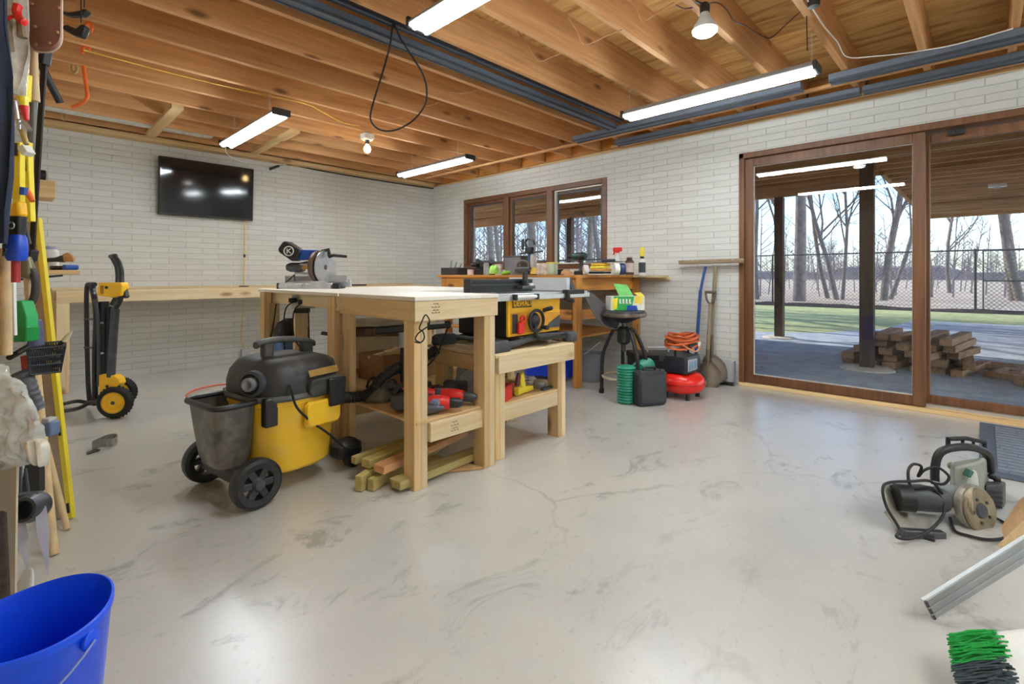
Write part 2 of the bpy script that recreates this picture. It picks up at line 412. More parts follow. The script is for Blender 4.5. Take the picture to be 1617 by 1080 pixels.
# rim joist over far wall and header over right wall
MB().bb((XL, 5.98, ZJ+.01), (XR+.1, 6.03, ZS)).build('rim_joist', joistw('x'), ceil, smooth=False)
MB().bb((XL, YF-.02, ZW), (XR+.1, YF+.14, ZS)).build('rim_joist', joistw('x'), ceil, smooth=False)
MB().bb((XR+.06, YB, ZW), (XR+.14, YF, ZS)).build('rim_joist', joistw('y'), ceil, smooth=False)
MB().bb((XL+.25, 6.06, ZW-.012), (XR-.1, 6.2, ZW+.035)).build('sill_plate', pine('x'), ceil, bev=.002, smooth=False)
MB().bb((XR-.015, YB, ZW), (XR+.1, YF, ZW+.022)).build('sill_plate', pine('y'), ceil, bev=.002, smooth=False)
tag(MB().bb((XL, 5.62, ZJ+.0), (1.5, 5.74, ZJ+.035)).build('white_board', plain('white_paint', srgb(226, 222, 212), .7, var=.08, dirt=srgb(150, 130, 104)), ceil, smooth=False), 'white painted board under the joists')
for x in (1.02, 1.98):                              # blocking pieces between the last joists
    MB().bar((x, 4.80, ZJ-.005), (x+.02, 5.95, ZJ-.005), .085, .035).build('blocking', pine('y'), ceil, bev=.002, smooth=False)
# end blocks between the joists on the right wall
for Y in js:
    if 0 < Y < 5.8: MB().bb((XR-.03, Y+.03, ZW+.025), (XR+.02, Y+.37, ZW+.2)).build('end_block', oldw('y'), ceil, smooth=False)
MB().bb((4.2, 0.2-3, ZJ-.022), (4.24, 5.75, ZJ-.001)).build('batten', joistw('y'), ceil, bev=.001, smooth=False)
MB().bb((4.56, -2.6, ZJ-.03), (4.6, 2.9, ZJ-.001)).build('batten', joistw('y'), ceil, bev=.001, smooth=False)

# ---- grey steel channel under the joists: each run a thing
TRK = plain('grey_track', srgb(112, 122, 136), .45, .35, var=.12)
def track(p0, p1, w, h, label):
    t = thing('steel_channel', label, 'channel', (Vector(p0)+Vector(p1))/2, group=None)
    m = MB(); m.bar(p0, p1, w, h)
    m.build('channel_body', TRK, t, bev=.004, world=True, smooth=False)
    d = (Vector(p1)-Vector(p0)).normalized(); s = d.cross(Vector((0, 0, 1)))
    m = MB()
    for q in (-.5, .5): m.bar(Vector(p0)+s*w*q-Vector((0, 0, h*.5)), Vector(p1)+s*w*q-Vector((0, 0, h*.5)), .008, .016)
    m.build('channel_lip', plain('grey_track_edge', srgb(70, 76, 86), .5, .3), t, world=True, smooth=False)
    return t
track((XL+.02, 2.50, ZJ-.012), (3.96, 2.50, ZJ-.012), .07, .045, 'wider grey steel channel running under the joists beside the black looped cable')
track((XL+.02, 2.405, ZJ+.03), (3.96, 2.405, ZJ+.03), .035, .03, 'thin grey channel tucked up between two joists above the cable loop')
track((4.02, .95, ZJ-.03), (4.02, 2.98, ZJ-.03), .085, .05, 'grey steel channel behind the long shop light by the patio door wall')
track((4.02, -2.3, ZJ-.03), (4.02, .78, ZJ-.03), .085, .05, 'grey steel channel above the right hand pane of the patio door')
track((4.42, .66, ZJ-.03), (4.42, 2.75, ZJ-.03), .075, .045, 'lower grey channel close to the brick wall, left of the joint')
track((4.42, -2.3, ZJ-.03), (4.42, .645, ZJ-.03), .075, .045, 'lower grey channel close to the brick wall, right of the joint')

# ---- window
G = glass('window_glass')
win = thing('window_1', 'brown wooden three light window', None, (XR, (WY0+WY1)/2, WZ0)); del win['label']; struct(win, 'brown framed window over the workbench')
def frame_rect(y0, y1, z0, z1, x0, x1, t, tb=None):
    m = MB(); tb = tb or t
    m.bb((x0, y0, z0), (x1, y0+t, z1)); m.bb((x0, y1-t, z0), (x1, y1, z1))
    m.bb((x0, y0+t, z0), (x1, y1-t, z0+tb)); m.bb((x0, y0+t, z1-t), (x1, y1-t, z1)); return m
frame_rect(WY0, WY1, WZ0, WZ1, XR-.01, XR+.14, .06).build('window_frame', darkw('y'), win, bev=.004, world=True, smooth=False)
ym = [WY0+.06, 3.86, 4.62, WY1-.06]
for q in (1, 2): MB().bb((XR-.012, ym[q]-.045, WZ0+.05), (XR+.13, ym[q]+.045, WZ1-.05)).build('mullion', darkw('z'), win, bev=.006, world=True, smooth=False)
tw = ['aluminium', 0]
for i in range(3):
    a, b = ym[i]+(0 if i == 0 else .045), ym[i+1]-(0 if i == 2 else .045)
    sa = frame_rect(a, b, WZ0+.06, WZ1-.06, XR+.03, XR+.08, .035 if i else .014).build('sash', darkw('z') if i else WHITE, win, bev=.003, world=True, smooth=False)
    sa2 = frame_rect(a+.035, b-.035, WZ0+.095, WZ1-.095, XR+.045, XR+.062, .018).build('screen_edge', DGREY, sa, world=True, smooth=False)
    MB().bb((XR+.05, a+.03, WZ0+.09), (XR+.056, b-.03, WZ1-.09)).build('pane', G, sa, world=True, smooth=False)
# ---- patio door
dr = thing('door_1', None, None, (XR, .3, 0)); struct(dr, 'brown framed sliding glass patio door')
DW = darkw('z'); DH = darkw('y')
m = MB(); x0, x1 = XR-.025, XR+.16
m.bb((x0, DY1-.045, 0), (x1, DY1, DZ1)); m.bb((x0, DY0, 0), (x1, DY0+.045, DZ1)); m.bb((x0, DY0, DZ1-.05), (x1, DY1, DZ1))
m.build('door_frame', DW, dr, bev=.005, world=True, smooth=False)
MB().bb((XR-.03, DY0, 0), (x1+.05, DY1, .03)).build('threshold', pine('y'), dr, bev=.004, world=True, smooth=False)
MB().bb((XR+.05, DY0+.05, .03), (XR+.065, DY1-.05, .05)).build('track_rail', ALU, dr, world=True, smooth=False)
sl = frame_rect(.31, DY1-.045, .035, DZ1-.055, XR-.005, XR+.045, .075, .075).build('sliding_panel', DW, dr, bev=.005, world=True, smooth=False)
frame_rect(.375, DY1-.11, .105, DZ1-.12, XR+.0, XR+.03, .012).build('glazing_bead', plain('bead_grey', srgb(186, 180, 170), .5), sl, world=True, smooth=False)
MB().bb((XR+.012, .38, .11), (XR+.02, DY1-.115, DZ1-.125)).build('pane', G, sl, world=True, smooth=False)
m = MB().bb((XR-.03, .40-.075, .92), (XR-.012, .43-.075, 1.12)); m.bb((XR-.02, .405-.075, .93), (XR+.0, .425-.075, .95)); m.bb((XR-.02, .405-.075, 1.09), (XR+.0, .425-.075, 1.11))
fx = frame_rect(DY0+.045, .36, .05, DZ1-.06, XR+.09, XR+.135, .07, .06).build('fixed_panel', DW, dr, bev=.005, world=True, smooth=False)
MB().bb((XR+.108, DY0+.11, .1), (XR+.116, .30, DZ1-.12)).build('pane', G, fx, world=True, smooth=False)
m = MB().bb((XR+.04, .10, DZ1-.10), (XR+.075, .19, DZ1-.062)); m.cyl((XR+.035, .16, DZ1-.08), (XR+.045, .16, DZ1-.08), .01)
m.build('roller_latch', BLACK, dr, bev=.003, world=True)

# ================================================================== LIGHTS
TUBE = emit('led_tube', (.86, .95, 1, 1), TUBE_POWER)
HOUS = plain('fixture_housing', srgb(70, 72, 74), .4, .5)
REFL = plain('fixture_white', srgb(170, 172, 175), .35, .1, var=.03)
def shop_light(X, y0, y1, z, label, hooks=True):
    yc = (y0+y1)/2; L = y1-y0
    t = thing('shop_light', label, 'light', (X, yc, z), group=None)
    m = MB(); sec = [(-.062, -.005), (-.03, .028), (.03, .028), (.062, -.005), (.058, -.012), (-.058, -.012)]
    m.prism([(a, -L/2, b) for a, b in sec], (0, L, 0)); m.build('housing', REFL, t, bev=.002, smooth=False)
    for s in (-1, 1):
        m = MB().box((0, s*(L/2+.008), -.006), (.13, .022, .052)); m.build('end_cap', HOUS, t, bev=.006)
    for s in (-1, 1):
        MB().cyl((s*.033, -L/2+.01, -.027), (s*.033, L/2-.01, -.027), .0145, n=14).build('led_tube', TUBE, t)
    for s in (-1, 1):
        ye = (y1-.05) if s > 0 else (y0+.05); yj_ = min(js, key=lambda q_: abs(q_-ye)); yj_ = max(y0+.02, min(y1-.02, yj_))-yc
        m = MB(); zt_ = ZJ-z; n = int((zt_-.028)/.018); st = (zt_-.028)/n
        for i in range(n): m.torus((.0, yj_, .028+st*(i+.5)), st*.5, .0016, (1, 0, 0) if i % 2 else (0, 1, 0), 8, 4, *((.5, 1.15) if i % 2 else (1.15, .5)))
        m.build('chain', plain('chain_zinc', srgb(200, 196, 186), .4, .6), t)
    return t
LIGHT_TV = shop_light(1.43, 3.72, 4.96, 2.20, 'twin tube shop light hanging near the television, left of the yellow bulb')
shop_light(3.29, 3.75, 4.97, 2.20, 'short looking shop light hanging above the window workbench')
shop_light(1.39, .73, 1.95, 2.20, 'twin tube shop light cut off by the top edge of the picture')
shop_light(3.25, .70, 1.93, 2.20, 'long shop light hanging nearest the patio door')
shop_light(1.39, -2.2, -.98, 2.20, 'unseen shop light added for fill behind the camera, left side')  # unseen pair carrying on the grid of fixtures, added for fill
shop_light(3.25, -2.2, -.98, 2.20, 'unseen shop light added for fill behind the camera, patio side')
shop_light(2.32, -2.2, -.98, 2.20, 'extra unseen shop light added for frontal fill behind the camera, middle one')  # unseen fixture off the grid, added to brighten surfaces facing the camera
# cool white reflector lamp on a plastic socket
def flood(p, zt, label, warm):
    t = thing('ceiling_bulb', label, 'light bulb', p)
    e = emit('bulb_warm' if warm else 'bulb_cool', (1, .72, .3, 1) if warm else (1, .98, .94, 1), 28 if warm else 22)
    if warm:
        MB().lathe([(0, -.035), (.018, -.031), (.031, -.014), (.034, .004), (.028, .024), (.016, .042), (.013, .055)], n=20).build('bulb', e, t)
        MB().lathe([(.02, .05), (.021, .085), (.024, .09)], n=18).build('socket', BLACK, t)
        MB().box((0, 0, .125), (.1, .1, .055)).build('junction_box', plain('box_white', srgb(220, 216, 204), .6), t, bev=.006)
        MB().cyl((0, 0, .09), (0, 0, .10), .05, n=20).build('socket_plate', WHITE, t)
    else:
        MB().lathe([(0, -.045), (.045, -.043), (.06, -.03), (.062, -.018)], n=24).build('lens', e, t)
        MB().lathe([(.062, -.018), (.058, .0), (.034, .035), (.024, .06), (.02, .075)], n=24).build('reflector', LGREY, t)
        MB().lathe([(.024, .07), (.026, .105), (.02, .12)], n=18).build('socket', BLACK, t)
        m = MB().bar((-.02, 0, .11), (.075, .01, .135), .012, .012); m.bar((0, 0, .11), (-.09, .01, .10), .01, .01)
        m.build('socket_arm', BLACK, t, bev=.002)
    return t
bc = pd(1113, 42, 2.55); flood(bc, ZJ, 'white reflector bulb on a black socket above the long shop light', False)
bw = pz(580, 236, 2.235); BULB_W = flood(bw, ZJ, 'small warm yellow bulb under a white junction box between joists', True)
t = thing('wire_hub', 'black round socket at the joist over the patio door shop light, wires hanging from it', 'socket', pz(1285, 4, 2.39))
MB().lathe([(.0, -.025), (.026, -.022), (.03, 0), (.024, .02)], n=16).build('socket', BLACK, t)

# ---- cables of the ceiling
def cable(name, label, cat, pts, r, mat, k=6, group=None):
    o = MB().tube(smooth_path(pts, k), r, 7).build(name, mat); return tag(o, label, cat, group)
pts = [pz(u, v, z) for u, v, z in ((620, 38, 2.385), (613, 78, 2.25), (600, 125, 2.1), (588, 165, 2.0), (586, 188, 1.96), (598, 204, 1.94), (622, 205, 1.94), (650, 192, 1.96), (670, 170, 2.03), (674, 150, 2.08), (668, 120, 2.18), (650, 85, 2.28), (633, 60, 2.34), (622, 38, 2.385))]
D0 = 3.1
pts = [pd(u, v, d) for u, v, d in ((620, 38, 2.75), (616, 70, 2.78), (604, 115, 2.85), (590, 160, 2.95), (585, 188, 3.05), (598, 204, 3.1), (622, 206, 3.1), (650, 192, 3.05), (670, 168, 2.98), (674, 145, 2.92), (668, 118, 2.86), (648, 85, 2.8), (632, 60, 2.77), (622, 36, 2.75))]
cable('looped_cable', 'black cable hanging in a long loop from the grey channel', 'cable', pts, .0055, CORDB)
YCORD = plain('yellow_cord', srgb(236, 196, 92), .6)
pts = [pz(132, 79, ZJ-.01), pz(200, 97, ZJ-.01), pz(300, 123, ZJ-.012), pz(400, 146, ZJ-.01), pz(480, 163, ZJ-.012), pz(510, 177, ZJ-.05), pz(540, 193, ZJ-.09), pz(568, 199, ZJ-.10)]
MB().tube(smooth_path(pts, 6), .005, 7).build('supply_cord', YCORD, BULB_W, world=True)['label'] = 'yellow cord stapled along the joists'
MB().tube(smooth_path([(1.43, 4.98, 2.2), (1.50, 5.2, 2.16), (1.75, 5.6, 2.19), (2.05, 5.95, 2.27), (2.4, 6.1, 2.34)], 6), .004, 7).build('power_cord', WHITE, LIGHT_TV, world=True)
pts = [pd(u, v, d) for u, v, d in ((1068, 8, 2.5), (1082, 14, 2.55), (1100, 10, 2.58), (1130, 4, 2.6), (1146, 14, 2.62), (1160, 34, 2.66), (1176, 40, 2.75), (1195, 52, 2.9), (1216, 60, 3.0), (1240, 40, 2.85), (1262, 20, 2.65), (1282, 6, 2.55))]
cable('brown_cable', 'thin brown cable sagging from the reflector bulb to the black socket', 'cable', pts, .0035, plain('brown_cord', srgb(80, 54, 40), .7))
cable('dropped_wire', 'short dark wire hanging straight down over the long shop light end', 'cord', [pd(1273, 8, 2.6), pd(1274, 40, 2.7), pd(1275, 80, 2.78)], .003, CORDB)
cable('white_wire', 'white wire running along a joist and across to the grey channel by the patio door', 'cord', [pz(1275, 0, ZJ-.006), pz(1300, 40, ZJ-.006), pz(1322, 66, ZJ-.006), pz(1338, 90, ZJ-.008), pz(1380, 89, ZJ-.012), pz(1430, 84, ZJ-.014), pz(1456, 80, ZJ-.006), pz(1510, 70, ZJ-.058), pz(1600, 45, ZJ-.058)], .0035, WHITE)
# bare cable hanging between joists in small V loops
for (u0, v0, u1, v1, u2, v2, lab) in ((818, 50, 851, 97, 888, 84, 'thin cable stapled in a V under the joist nearest the grey channel'), (898, 28, 923, 71, 982, 47, 'thin cable stapled in a V left of the reflector bulb'), (997, 0, 1015, 33, 1064, 4, 'thin cable stapled in a V just beside the reflector bulb')):
    a = pd(u0, v0, 3.25 if u0 < 850 else 2.9); 
    d0 = {818: 3.05, 898: 2.72, 997: 2.55}[u0]
    cable('stapled_cable', lab, 'cable', [pd(u0, v0, d0), pd((u0+u1)/2+1, (v0+v1)/2, d0-.02), pd(u1, v1, d0-.04), pd((u1+u2)/2, (v1+v2)/2, d0+.0), pd(u2, v2, d0+.06)], .0038, plain('tan_cord', srgb(178, 128, 84), .6), 4)
for (u, v, du, lab) in ((752, 142, 30, 'short tan cable stub under a joist, topmost of the three'), (692, 162, 20, 'short tan cable stub under a joist, middle of the three'), (638, 183, 12, 'short tan cable stub below the black cable loop')):
    a = pz(u, v, ZJ-.004); cable('cable_stub', lab, 'cable', [a, a+Vector((-.03, .05, -.018)), a+Vector((-.07, .12, -.012)), a+Vector((-.1, .2, .01))], .005, plain('tan_cord', srgb(178, 128, 84), .6), 3)
pts = [(2.35, 6.17, 2.39), (2.7, 6.16, 2.355), (3.3, 6.17, 2.345), (3.9, 6.16, 2.34), (4.66, 6.16, 2.345)]
cable('wall_cable', 'dark cable draped along the top of the far wall', 'cable', pts, .008, CORDB)
t = thing('plug', 'black plug hanging from a cord at the top of the far wall', 'plug', (2.28, 6.12, 2.29))
MB().bar((-.06, 0, -.03), (.05, 0, .03), .03, .03).build('plug_body', BLACK, t, bev=.006)
MB().tube(smooth_path([(.05, 0, .03), (.13, .01, .055), (.24, .03, .07), (.36, .04, .075)], 4), .004, 6).build('cord', CORDB, t)
# orange screw hooks in the joists
def hook(p, label, big=False):
    k = 1.6 if big else 1
    pts = smooth_path([p+Vector((0, 0, .0)), p+Vector((0, 0, -.04*k)), p+Vector((.01*k, -.01, -.085*k)), p+Vector((0, -.02*k, -.12*k)), p+Vector((-.04*k, -.03*k, -.13*k))], 5)
    o = MB().tube(pts, .008, 8).build('storage_hook', ORANGE); return tag(o, label, 'hook')
m = MB(); a = pz(133, 110, 2.392)
o = MB().tube(smooth_path([pd(u, v, 3.29) for u, v in ((131, 97), (134, 122), (137, 142), (138, 152), (132, 161), (122, 166), (114, 169))], 5), .011, 8).build('storage_hook', ORANGE)
tag(o, 'long orange hook hanging under the joists at the left, nearest the white board', 'hook')
o = MB().tube(smooth_path([pd(u, v, 2.75) for u, v in ((134, 52), (135, 40), (141, 36), (145, 42), (143, 50))], 4), .009, 8).build('storage_hook', ORANGE)
tag(o, 'small orange hook beside the black gloves', 'hook')
o = MB().tube(smooth_path([pd(u, v, 3.05) for u, v in ((131, 84), (130, 76), (136, 73), (142, 78))], 4), .008, 8).build('storage_hook', ORANGE)
tag(o, 'small orange hook at the start of the yellow cord', 'hook')
for (u, v, d, lab) in ((118, 108, 3.5, 'tan plastic hook under a joist left of the long orange hook'), (101, 182, 4.3, 'tan plastic hook on the last joist before the far wall')):
    o = MB().tube(smooth_path([pd(u-4, v-7, d), pd(u-4, v+3, d), pd(u, v+7, d), pd(u+4, v+2, d), pd(u+3, v-5, d)], 4), .009, 8).build('storage_hook', plain('hook_tan', srgb(200, 170, 120), .5)); tag(o, lab, 'hook')

# ================================================================== TELEVISION ON THE FAR WALL
ctr = (py(252, 292, 6.10)+py(402, 306, 6.10))/2
tl, tr_, bl = py(252, 250, 6.08), py(402, 271, 6.08), py(252, 333, 6.08)
tvw = tr_.x-tl.x; tvh = .60; zc = (py(252, 291.5, 6.08).z+py(402, 307, 6.08).z)/2
tv = thing('television', 'flat black television mounted high on the far brick wall', 'television', ((tl.x+tr_.x)/2, 6.13, zc), rot=(math.radians(3), 0, 0))
MB().box((0, .01, 0), (tvw, .05, tvh)).build('casing', BLACK, tv, bev=.006)
MB().box((0, -.017, .004), (tvw-.02, .006, tvh-.03)).build('screen', plain('screen_black', (.006, .006, .008, 1), .07, var=0), tv, smooth=False)
MB().box((0, .045, 0), (.3, .04, .3)).build('wall_mount', BLACK, tv, bev=.003)
o = MB().tube([py(386, 343, 6.17), py(386, 380, 6.17), py(386, 405, 6.17), py(385, 449, 6.17)], .006, 8).build('power_cord', YCORD, tv, world=True)
o = MB().box(py(386, 404, 6.17), (.02, .02, .035)).build('cord_switch', BLACK, tv, bev=.003, world=True)
o = MB().box(py(385, 450.5, 6.05)+Vector((0, 0, 0)), (.09, .04, .012)).build('small_clamp', BLACK, bev=.002); o.location.z = .872; tag(o, 'small black clip on the long bench below the television', 'clip')
o = MB().box((0, 0, .008), (.22, .045, .018)).build('marking_tool', BLACK, bev=.003, loc=(py(565, 446, 5.75).x, 5.75, .871)); tag(o, 'flat black tool lying on the long bench right of the mitre saw', 'tool')
# ---- long bench on the far wall
bench = thing('wall_bench', 'long pale pine bench running along the far brick wall', 'bench', (2.2, 5.9, 0))
BX0 = .33
MB().bb((BX0, 5.62, .845), (4.28, 6.17, .868)).build('bench_top', pinew('x'), bench, bev=.002, world=True, smooth=False)
MB().bb((BX0, 5.60, .765), (4.28, 5.635, .862)).build('front_rail', pinew('x'), bench, bev=.003, world=True, smooth=False)
MB().bb((BX0, 6.155, .868), (4.28, 6.185, .888)).build('back_strip', pinew('x'), bench, bev=.002, world=True, smooth=False)
MB().bb((BX0, 6.15, .765), (4.28, 6.19, .845)).build('back_rail', pine('x'), bench, bev=.002, world=True, smooth=False)
for x in (BX0, 4.2):
    MB().bb((x, 5.605, 0), (x+.085, 5.645, .845)).build('leg', pinew('z'), bench, bev=.003, world=True, smooth=False)
    MB().bb((x-.05, 5.645, 0), (x+.045, 5.685, .845)).build('leg', pine('z'), bench, bev=.003, world=True, smooth=False)
MB().prism([(BX0-.012, 5.62, .86), (BX0-.012, 6.15, .60), (BX0-.012, 6.15, .56), (BX0-.012, 5.62, .80)], (.02, 0, 0)).build('end_brace', pine('y'), bench, world=True, smooth=False)
# outlet by the far wall
ob_ = thing('wall_outlet', 'grey outlet box with a tan cord low on the far brick wall', 'outlet', py(388, 560, 6.17)); MB().box(py(388, 560, 6.17), (.09, .05, .13)).build('outlet_box', LGREY, ob_, bev=.004, world=True)
o = MB().tube(smooth_path([py(386, 452, 6.18), py(384, 490, 6.18), py(381, 530, 6.17), py(386, 550, 6.15)], 4), .004, 6).build('cord', YCORD, ob_, world=True)

# ================================================================== WORKBENCH WITH THE TOOL SHELF (near), OUTFEED TABLE (behind), SAW STAND
def board(parent, a, b, mat, name, bev=.003): return MB().bb(a, b).build(name, mat, parent, bev=bev, world=True, smooth=False)
def stamp(parent, x, y, z, mat):
    m = MB()
    for i, (wd, dz) in enumerate(((.035, 0), (.05, -.016), (.04, -.03), (.05, -.042))):
        for q in range(5): m.bb((x-wd/2+q*wd/5, y-.0012, z+dz), (x-wd/2+(q+.65)*wd/5, y+.001, z+dz+.003+.003*((q+i) % 2)))
    m.build('grade_stamp', mat, parent, world=True, smooth=False)
INK = plain('stamp_ink', srgb(120, 96, 80), .8)
A = thing('tool_table', 'small pine work table with a shelf of red drills, nearest the camera', 'table', (1.56, 2.2, 0))
board(A, (1.30, 1.855, .883), (1.83, 2.575, .903), wood('plywood_top', srgb(244, 240, 230), srgb(232, 222, 204), 'y', .5, False), 'table_top', .002)
board(A, (1.302, 1.857, .79), (1.828, 1.895, .882), pinew('x'), 'front_rail'); stamp(A, 1.42, 1.857, .865, INK)
board(A, (1.302, 1.897, .79), (1.338, 2.573, .882), pine('y'), 'side_rail')
board(A, (1.79, 1.897, .79), (1.828, 2.573, .882), pine('y'), 'side_rail')
board(A, (1.34, 2.537, .79), (1.79, 2.573, .882), pine('x'), 'back_rail')
for x0, y0 in ((1.325, 1.897), (1.735, 1.862), (1.325, 2.50), (1.735, 2.50)):
    board(A, (x0, y0, 0), (x0+.038, y0+.085, .88), pine('z'), 'leg')
    if y0 < 2.1: board(A, (x0+.038, y0, 0), (x0+.076, y0+.04, .88), pinew('z'), 'leg_facing')
board(A, (1.402, 1.875, .215), (1.735, 1.91, .305), pinew('x'), 'shelf_rail'); stamp(A, 1.55, 1.8755, .28, INK)
board(A, (1.34, 2.54, .215), (1.79, 2.575, .305), pine('x'), 'shelf_rail')
board(A, (1.335, 1.89, .305), (1.80, 2.575, .318), pine('x'), 'shelf')
# outfeed table
B = thing('outfeed_table', 'wide pale plywood work table carrying the mitre saw', 'table', (2.0, 3.1, 0))
OX0, OX1, OY0, OY1 = 1.30, 2.68, 2.59, 3.80
board(B, (OX0, OY0, .883), (OX1, OY1, .903), wood('plywood_top', srgb(244, 240, 230), srgb(232, 222, 204), 'y', .5, False), 'table_top', .002)
board(B, (OX0+.08, OY1-.04, .80), (OX1-.02, OY1-.002, .882), pine('x'), 'back_rail'); board(B, (OX0+.02, OY0+.11, .80), (OX1-.02, OY0+.145, .882), pinew('x'), 'front_rail')
board(B, (OX0+.02, OY0+.02, .80), (OX0+.10, OY0+.06, .882), pinew('x'), 'side_rail')
board(B, (OX0+.085, OY0+.15, .80), (OX0+.12, OY1-.04, .882), pinew('y'), 'side_rail')
board(B, (OX1-.06, OY0+.15, .80), (OX1-.022, OY1-.04, .882), pine('y'), 'side_rail')
for x0, y0 in ((OX0+.01, OY0+.06), (OX0+.01, OY1-.09), (OX1-.1, OY0+.15), (OX1-.1, OY1-.13)):
    board(B, (x0, y0, 0), (x0+.04, y0+.085, .88), pine('z'), 'leg'); board(B, (x0+.04, y0+.045, 0), (x0+.125, y0+.085, .80), pinew('z'), 'leg')
board(B, (OX0+.05, OY0+.1, .22), (OX1-.1, OY0+.135, .305), pine('x'), 'lower_rail'); board(B, (OX0+.05, OY1-.1, .22), (OX1-.1, OY1-.065, .305), pine('x'), 'lower_rail')
board(B, (OX0+.05, OY0+.1, .305), (OX1-.02, OY1-.05, .318), pine('y'), 'shelf')
# saw stand
S = thing('saw_stand', 'low pine stand carrying the yellow table saw', 'stand', (2.12, 2.15, 0))
board(S, (1.815, 1.862, .56), (2.50, 2.46, .578), pinew('x'), 'stand_top')
board(S, (1.835, 1.855, .475), (2.50, 1.893, .575), pinew('x'), 'front_rail'); board(S, (1.83, 2.43, .475), (2.46, 2.465, .558), pine('x'), 'back_rail')
board(S, (1.813, 1.894, .475), (1.843, 2.43, .558), pine('y'), 'side_rail'); board(S, (2.445, 1.895, .475), (2.48, 2.43, .558), pine('y'), 'side_rail')
for x0, y0 in ((1.845, 1.895), (2.385, 1.895), (1.845, 2.34), (2.39, 2.34)):
    board(S, (x0, y0, 0), (x0+.038, y0+.085, .558), pine('z'), 'leg'); board(S, (x0+.038 if x0 < 2 else x0+.038, y0, 0), (x0+.075, y0+.038, .558), pinew('z'), 'leg_facing')
board(S, (1.92, 1.898, .20), (2.385, 1.935, .287), pinew('x'), 'shelf_rail'); board(S, (1.92, 2.345, .20), (2.385, 2.38, .287), pine('x'), 'shelf_rail')
board(S, (1.815, 1.90, .287), (2.47, 2.40, .299), pine('x'), 'shelf')

# ---- table saw
T = thing('table_saw', 'yellow and black jobsite table saw standing on the low pine stand', 'table saw', (2.23, 2.15, .578))
m = MB()   # tubular base frame with rubber ends
for y in (-.21, .25):
    m.tube(smooth_path([(-.37, y, .035), (-.2, y, .03), (-.05, y, .05), (.1, y, .05), (.3, y, .035), (.34, y, .035)], 4), .02, 10)
for x in (-.26, .30): m.tube([(x, -.21, .04), (x, .25, .04)], .016, 10)
m.build('base_tube', DGREY, T)
for x in (-.33, .32):
    for y in (-.215, .25):
        m = MB(); wd = .17 if x < 0 else .1; m.loft([[Vector((x+a, y+b, z)) for a, b in rrect(wd*k, .08*k, .03*k)] for z, k in ((0, .9), (.012, 1), (.05, .96), (.062, .75))])
        m.build('rubber_foot', DGREY, T)
m = MB().bb((-.23, -.19, .06), (.245, .24, .30)); m.build('cabinet', BLACK, T, bev=.01)
m = MB().prism([(-.235, -.205, .07), (.235, -.205, .075), (.24, -.205, .285), (.20, -.205, .30), (-.235, -.205, .305)], (0, .02, 0)); fp = m.build('front_panel', YEL, T, bev=.006)
m = MB().bb((-.20, -.212, .235), (-.04, -.204, .285)); nb = m.build('name_plate', plain('plate_brown', srgb(112, 92, 30), .5), T, bev=.002)
text_part('DEWALT', .046, YEL, T, (-.12, -.214, .260), (PI/2, 0, 0), .0015, 'lettering', sx=.86, bold=.001)
m = MB().prism([(-.215, -.2125, .085), (.22, -.2125, .09), (.22, -.2125, .19), (-.05, -.2125, .205), (-.215, -.2125, .205)], (0, .009, 0)); m.build('recess_panel', plain('panel_amber', srgb(214, 150, 30), .5), T, bev=.003)
MB().prism([(-.21, -.216, .09), (-.16, -.216, .09), (-.165, -.216, .20), (-.21, -.216, .20)], (0, .006, 0)).build('side_guard', BLACK, T, bev=.003)
MB().prism([(.08, -.2165, .10), (.22, -.2165, .10), (.22, -.2165, .175), (.12, -.2165, .13)], (0, .005, 0)).build('warning_plate', DSTEEL, T, bev=.001)
m = MB().box((-.145, -.222, .118), (.055, .02, .066)).build('power_switch', RED, T, bev=.006)
MB().torus((-.135, -.228, .168), .018, .007, (0, 1, 0), 18, 7).build('switch_guard', RED, T)
m = MB().lathe([(.0, 0), (.042, 0), (.046, .014), (.03, .03), (0, .034)], (-.035, -.216, .155), (0, -1, 0), 20); m.build('crank_hub', BLACK, T)
MB().torus((-.035, -.245, .155), .062, .0095, (0, 1, 0), 28, 8).build('hand_wheel', BLACK, T)
MB().cyl((.012, -.245, .115), (.012, -.29, .113), .011, .014, 12).build('crank_knob', BLACK, T)
MB().tube(smooth_path([(-.03, -.235, .13), (-.04, -.24, .09), (-.01, -.245, .05), (.06, -.24, .04), (.2, -.235, .045), (.26, -.235, .05)], 5), .011, 9).build('cable_sleeve', BLACK, T)
MB().lathe([(.012, 0), (.014, .05), (.01, .06)], (.07, -.21, .21), (.35, -.9, .3), 12).build('lever_knob', BLACK, T)
m = MB().bb((-.34, -.20, .298), (.38, .30, .318)); m.build('saw_table', plain('cast_alu', srgb(178, 180, 182), .3, .7, var=.06), T, bev=.003)
MB().bb((-.14, -.17, .3175), (-.10, .25, .3195)).build('throat_plate', DSTEEL, T, bev=.001)
MB().lathe([(0, -.0015), (.06, -.0015), (.062, 0), (.06, .0015), (0, .0015)], (-.12, .04, .30), (1, 0, 0), 36).build('saw_blade', STEEL, T)
m = MB().bar((-.37, -.235, .295), (.50, -.235, .295), .03, .03); m.bar((-.37, -.222, .315), (.50, -.222, .315), .02, .01); m.build('front_fence_rail', ALU, T, bev=.003)
MB().bar((-.37, .32, .295), (.50, .32, .295), .03, .03).build('rear_fence_rail', ALU, T, bev=.003)
MB().cyl((-.23, -.262, .30), (-.05, -.262, .30), .011, n=12).build('rail_handle', WHITE, T)
for x in (-.235, -.05): MB().box((x, -.258, .30), (.022, .03, .034)).build('rail_clamp', BLACK, T, bev=.004)
rf = MB().bb((.30, -.21, .322), (.335, .31, .408)).build('rip_fence', plain('fence_plate', srgb(206, 210, 212), .4, .2, var=.04), T, bev=.003)
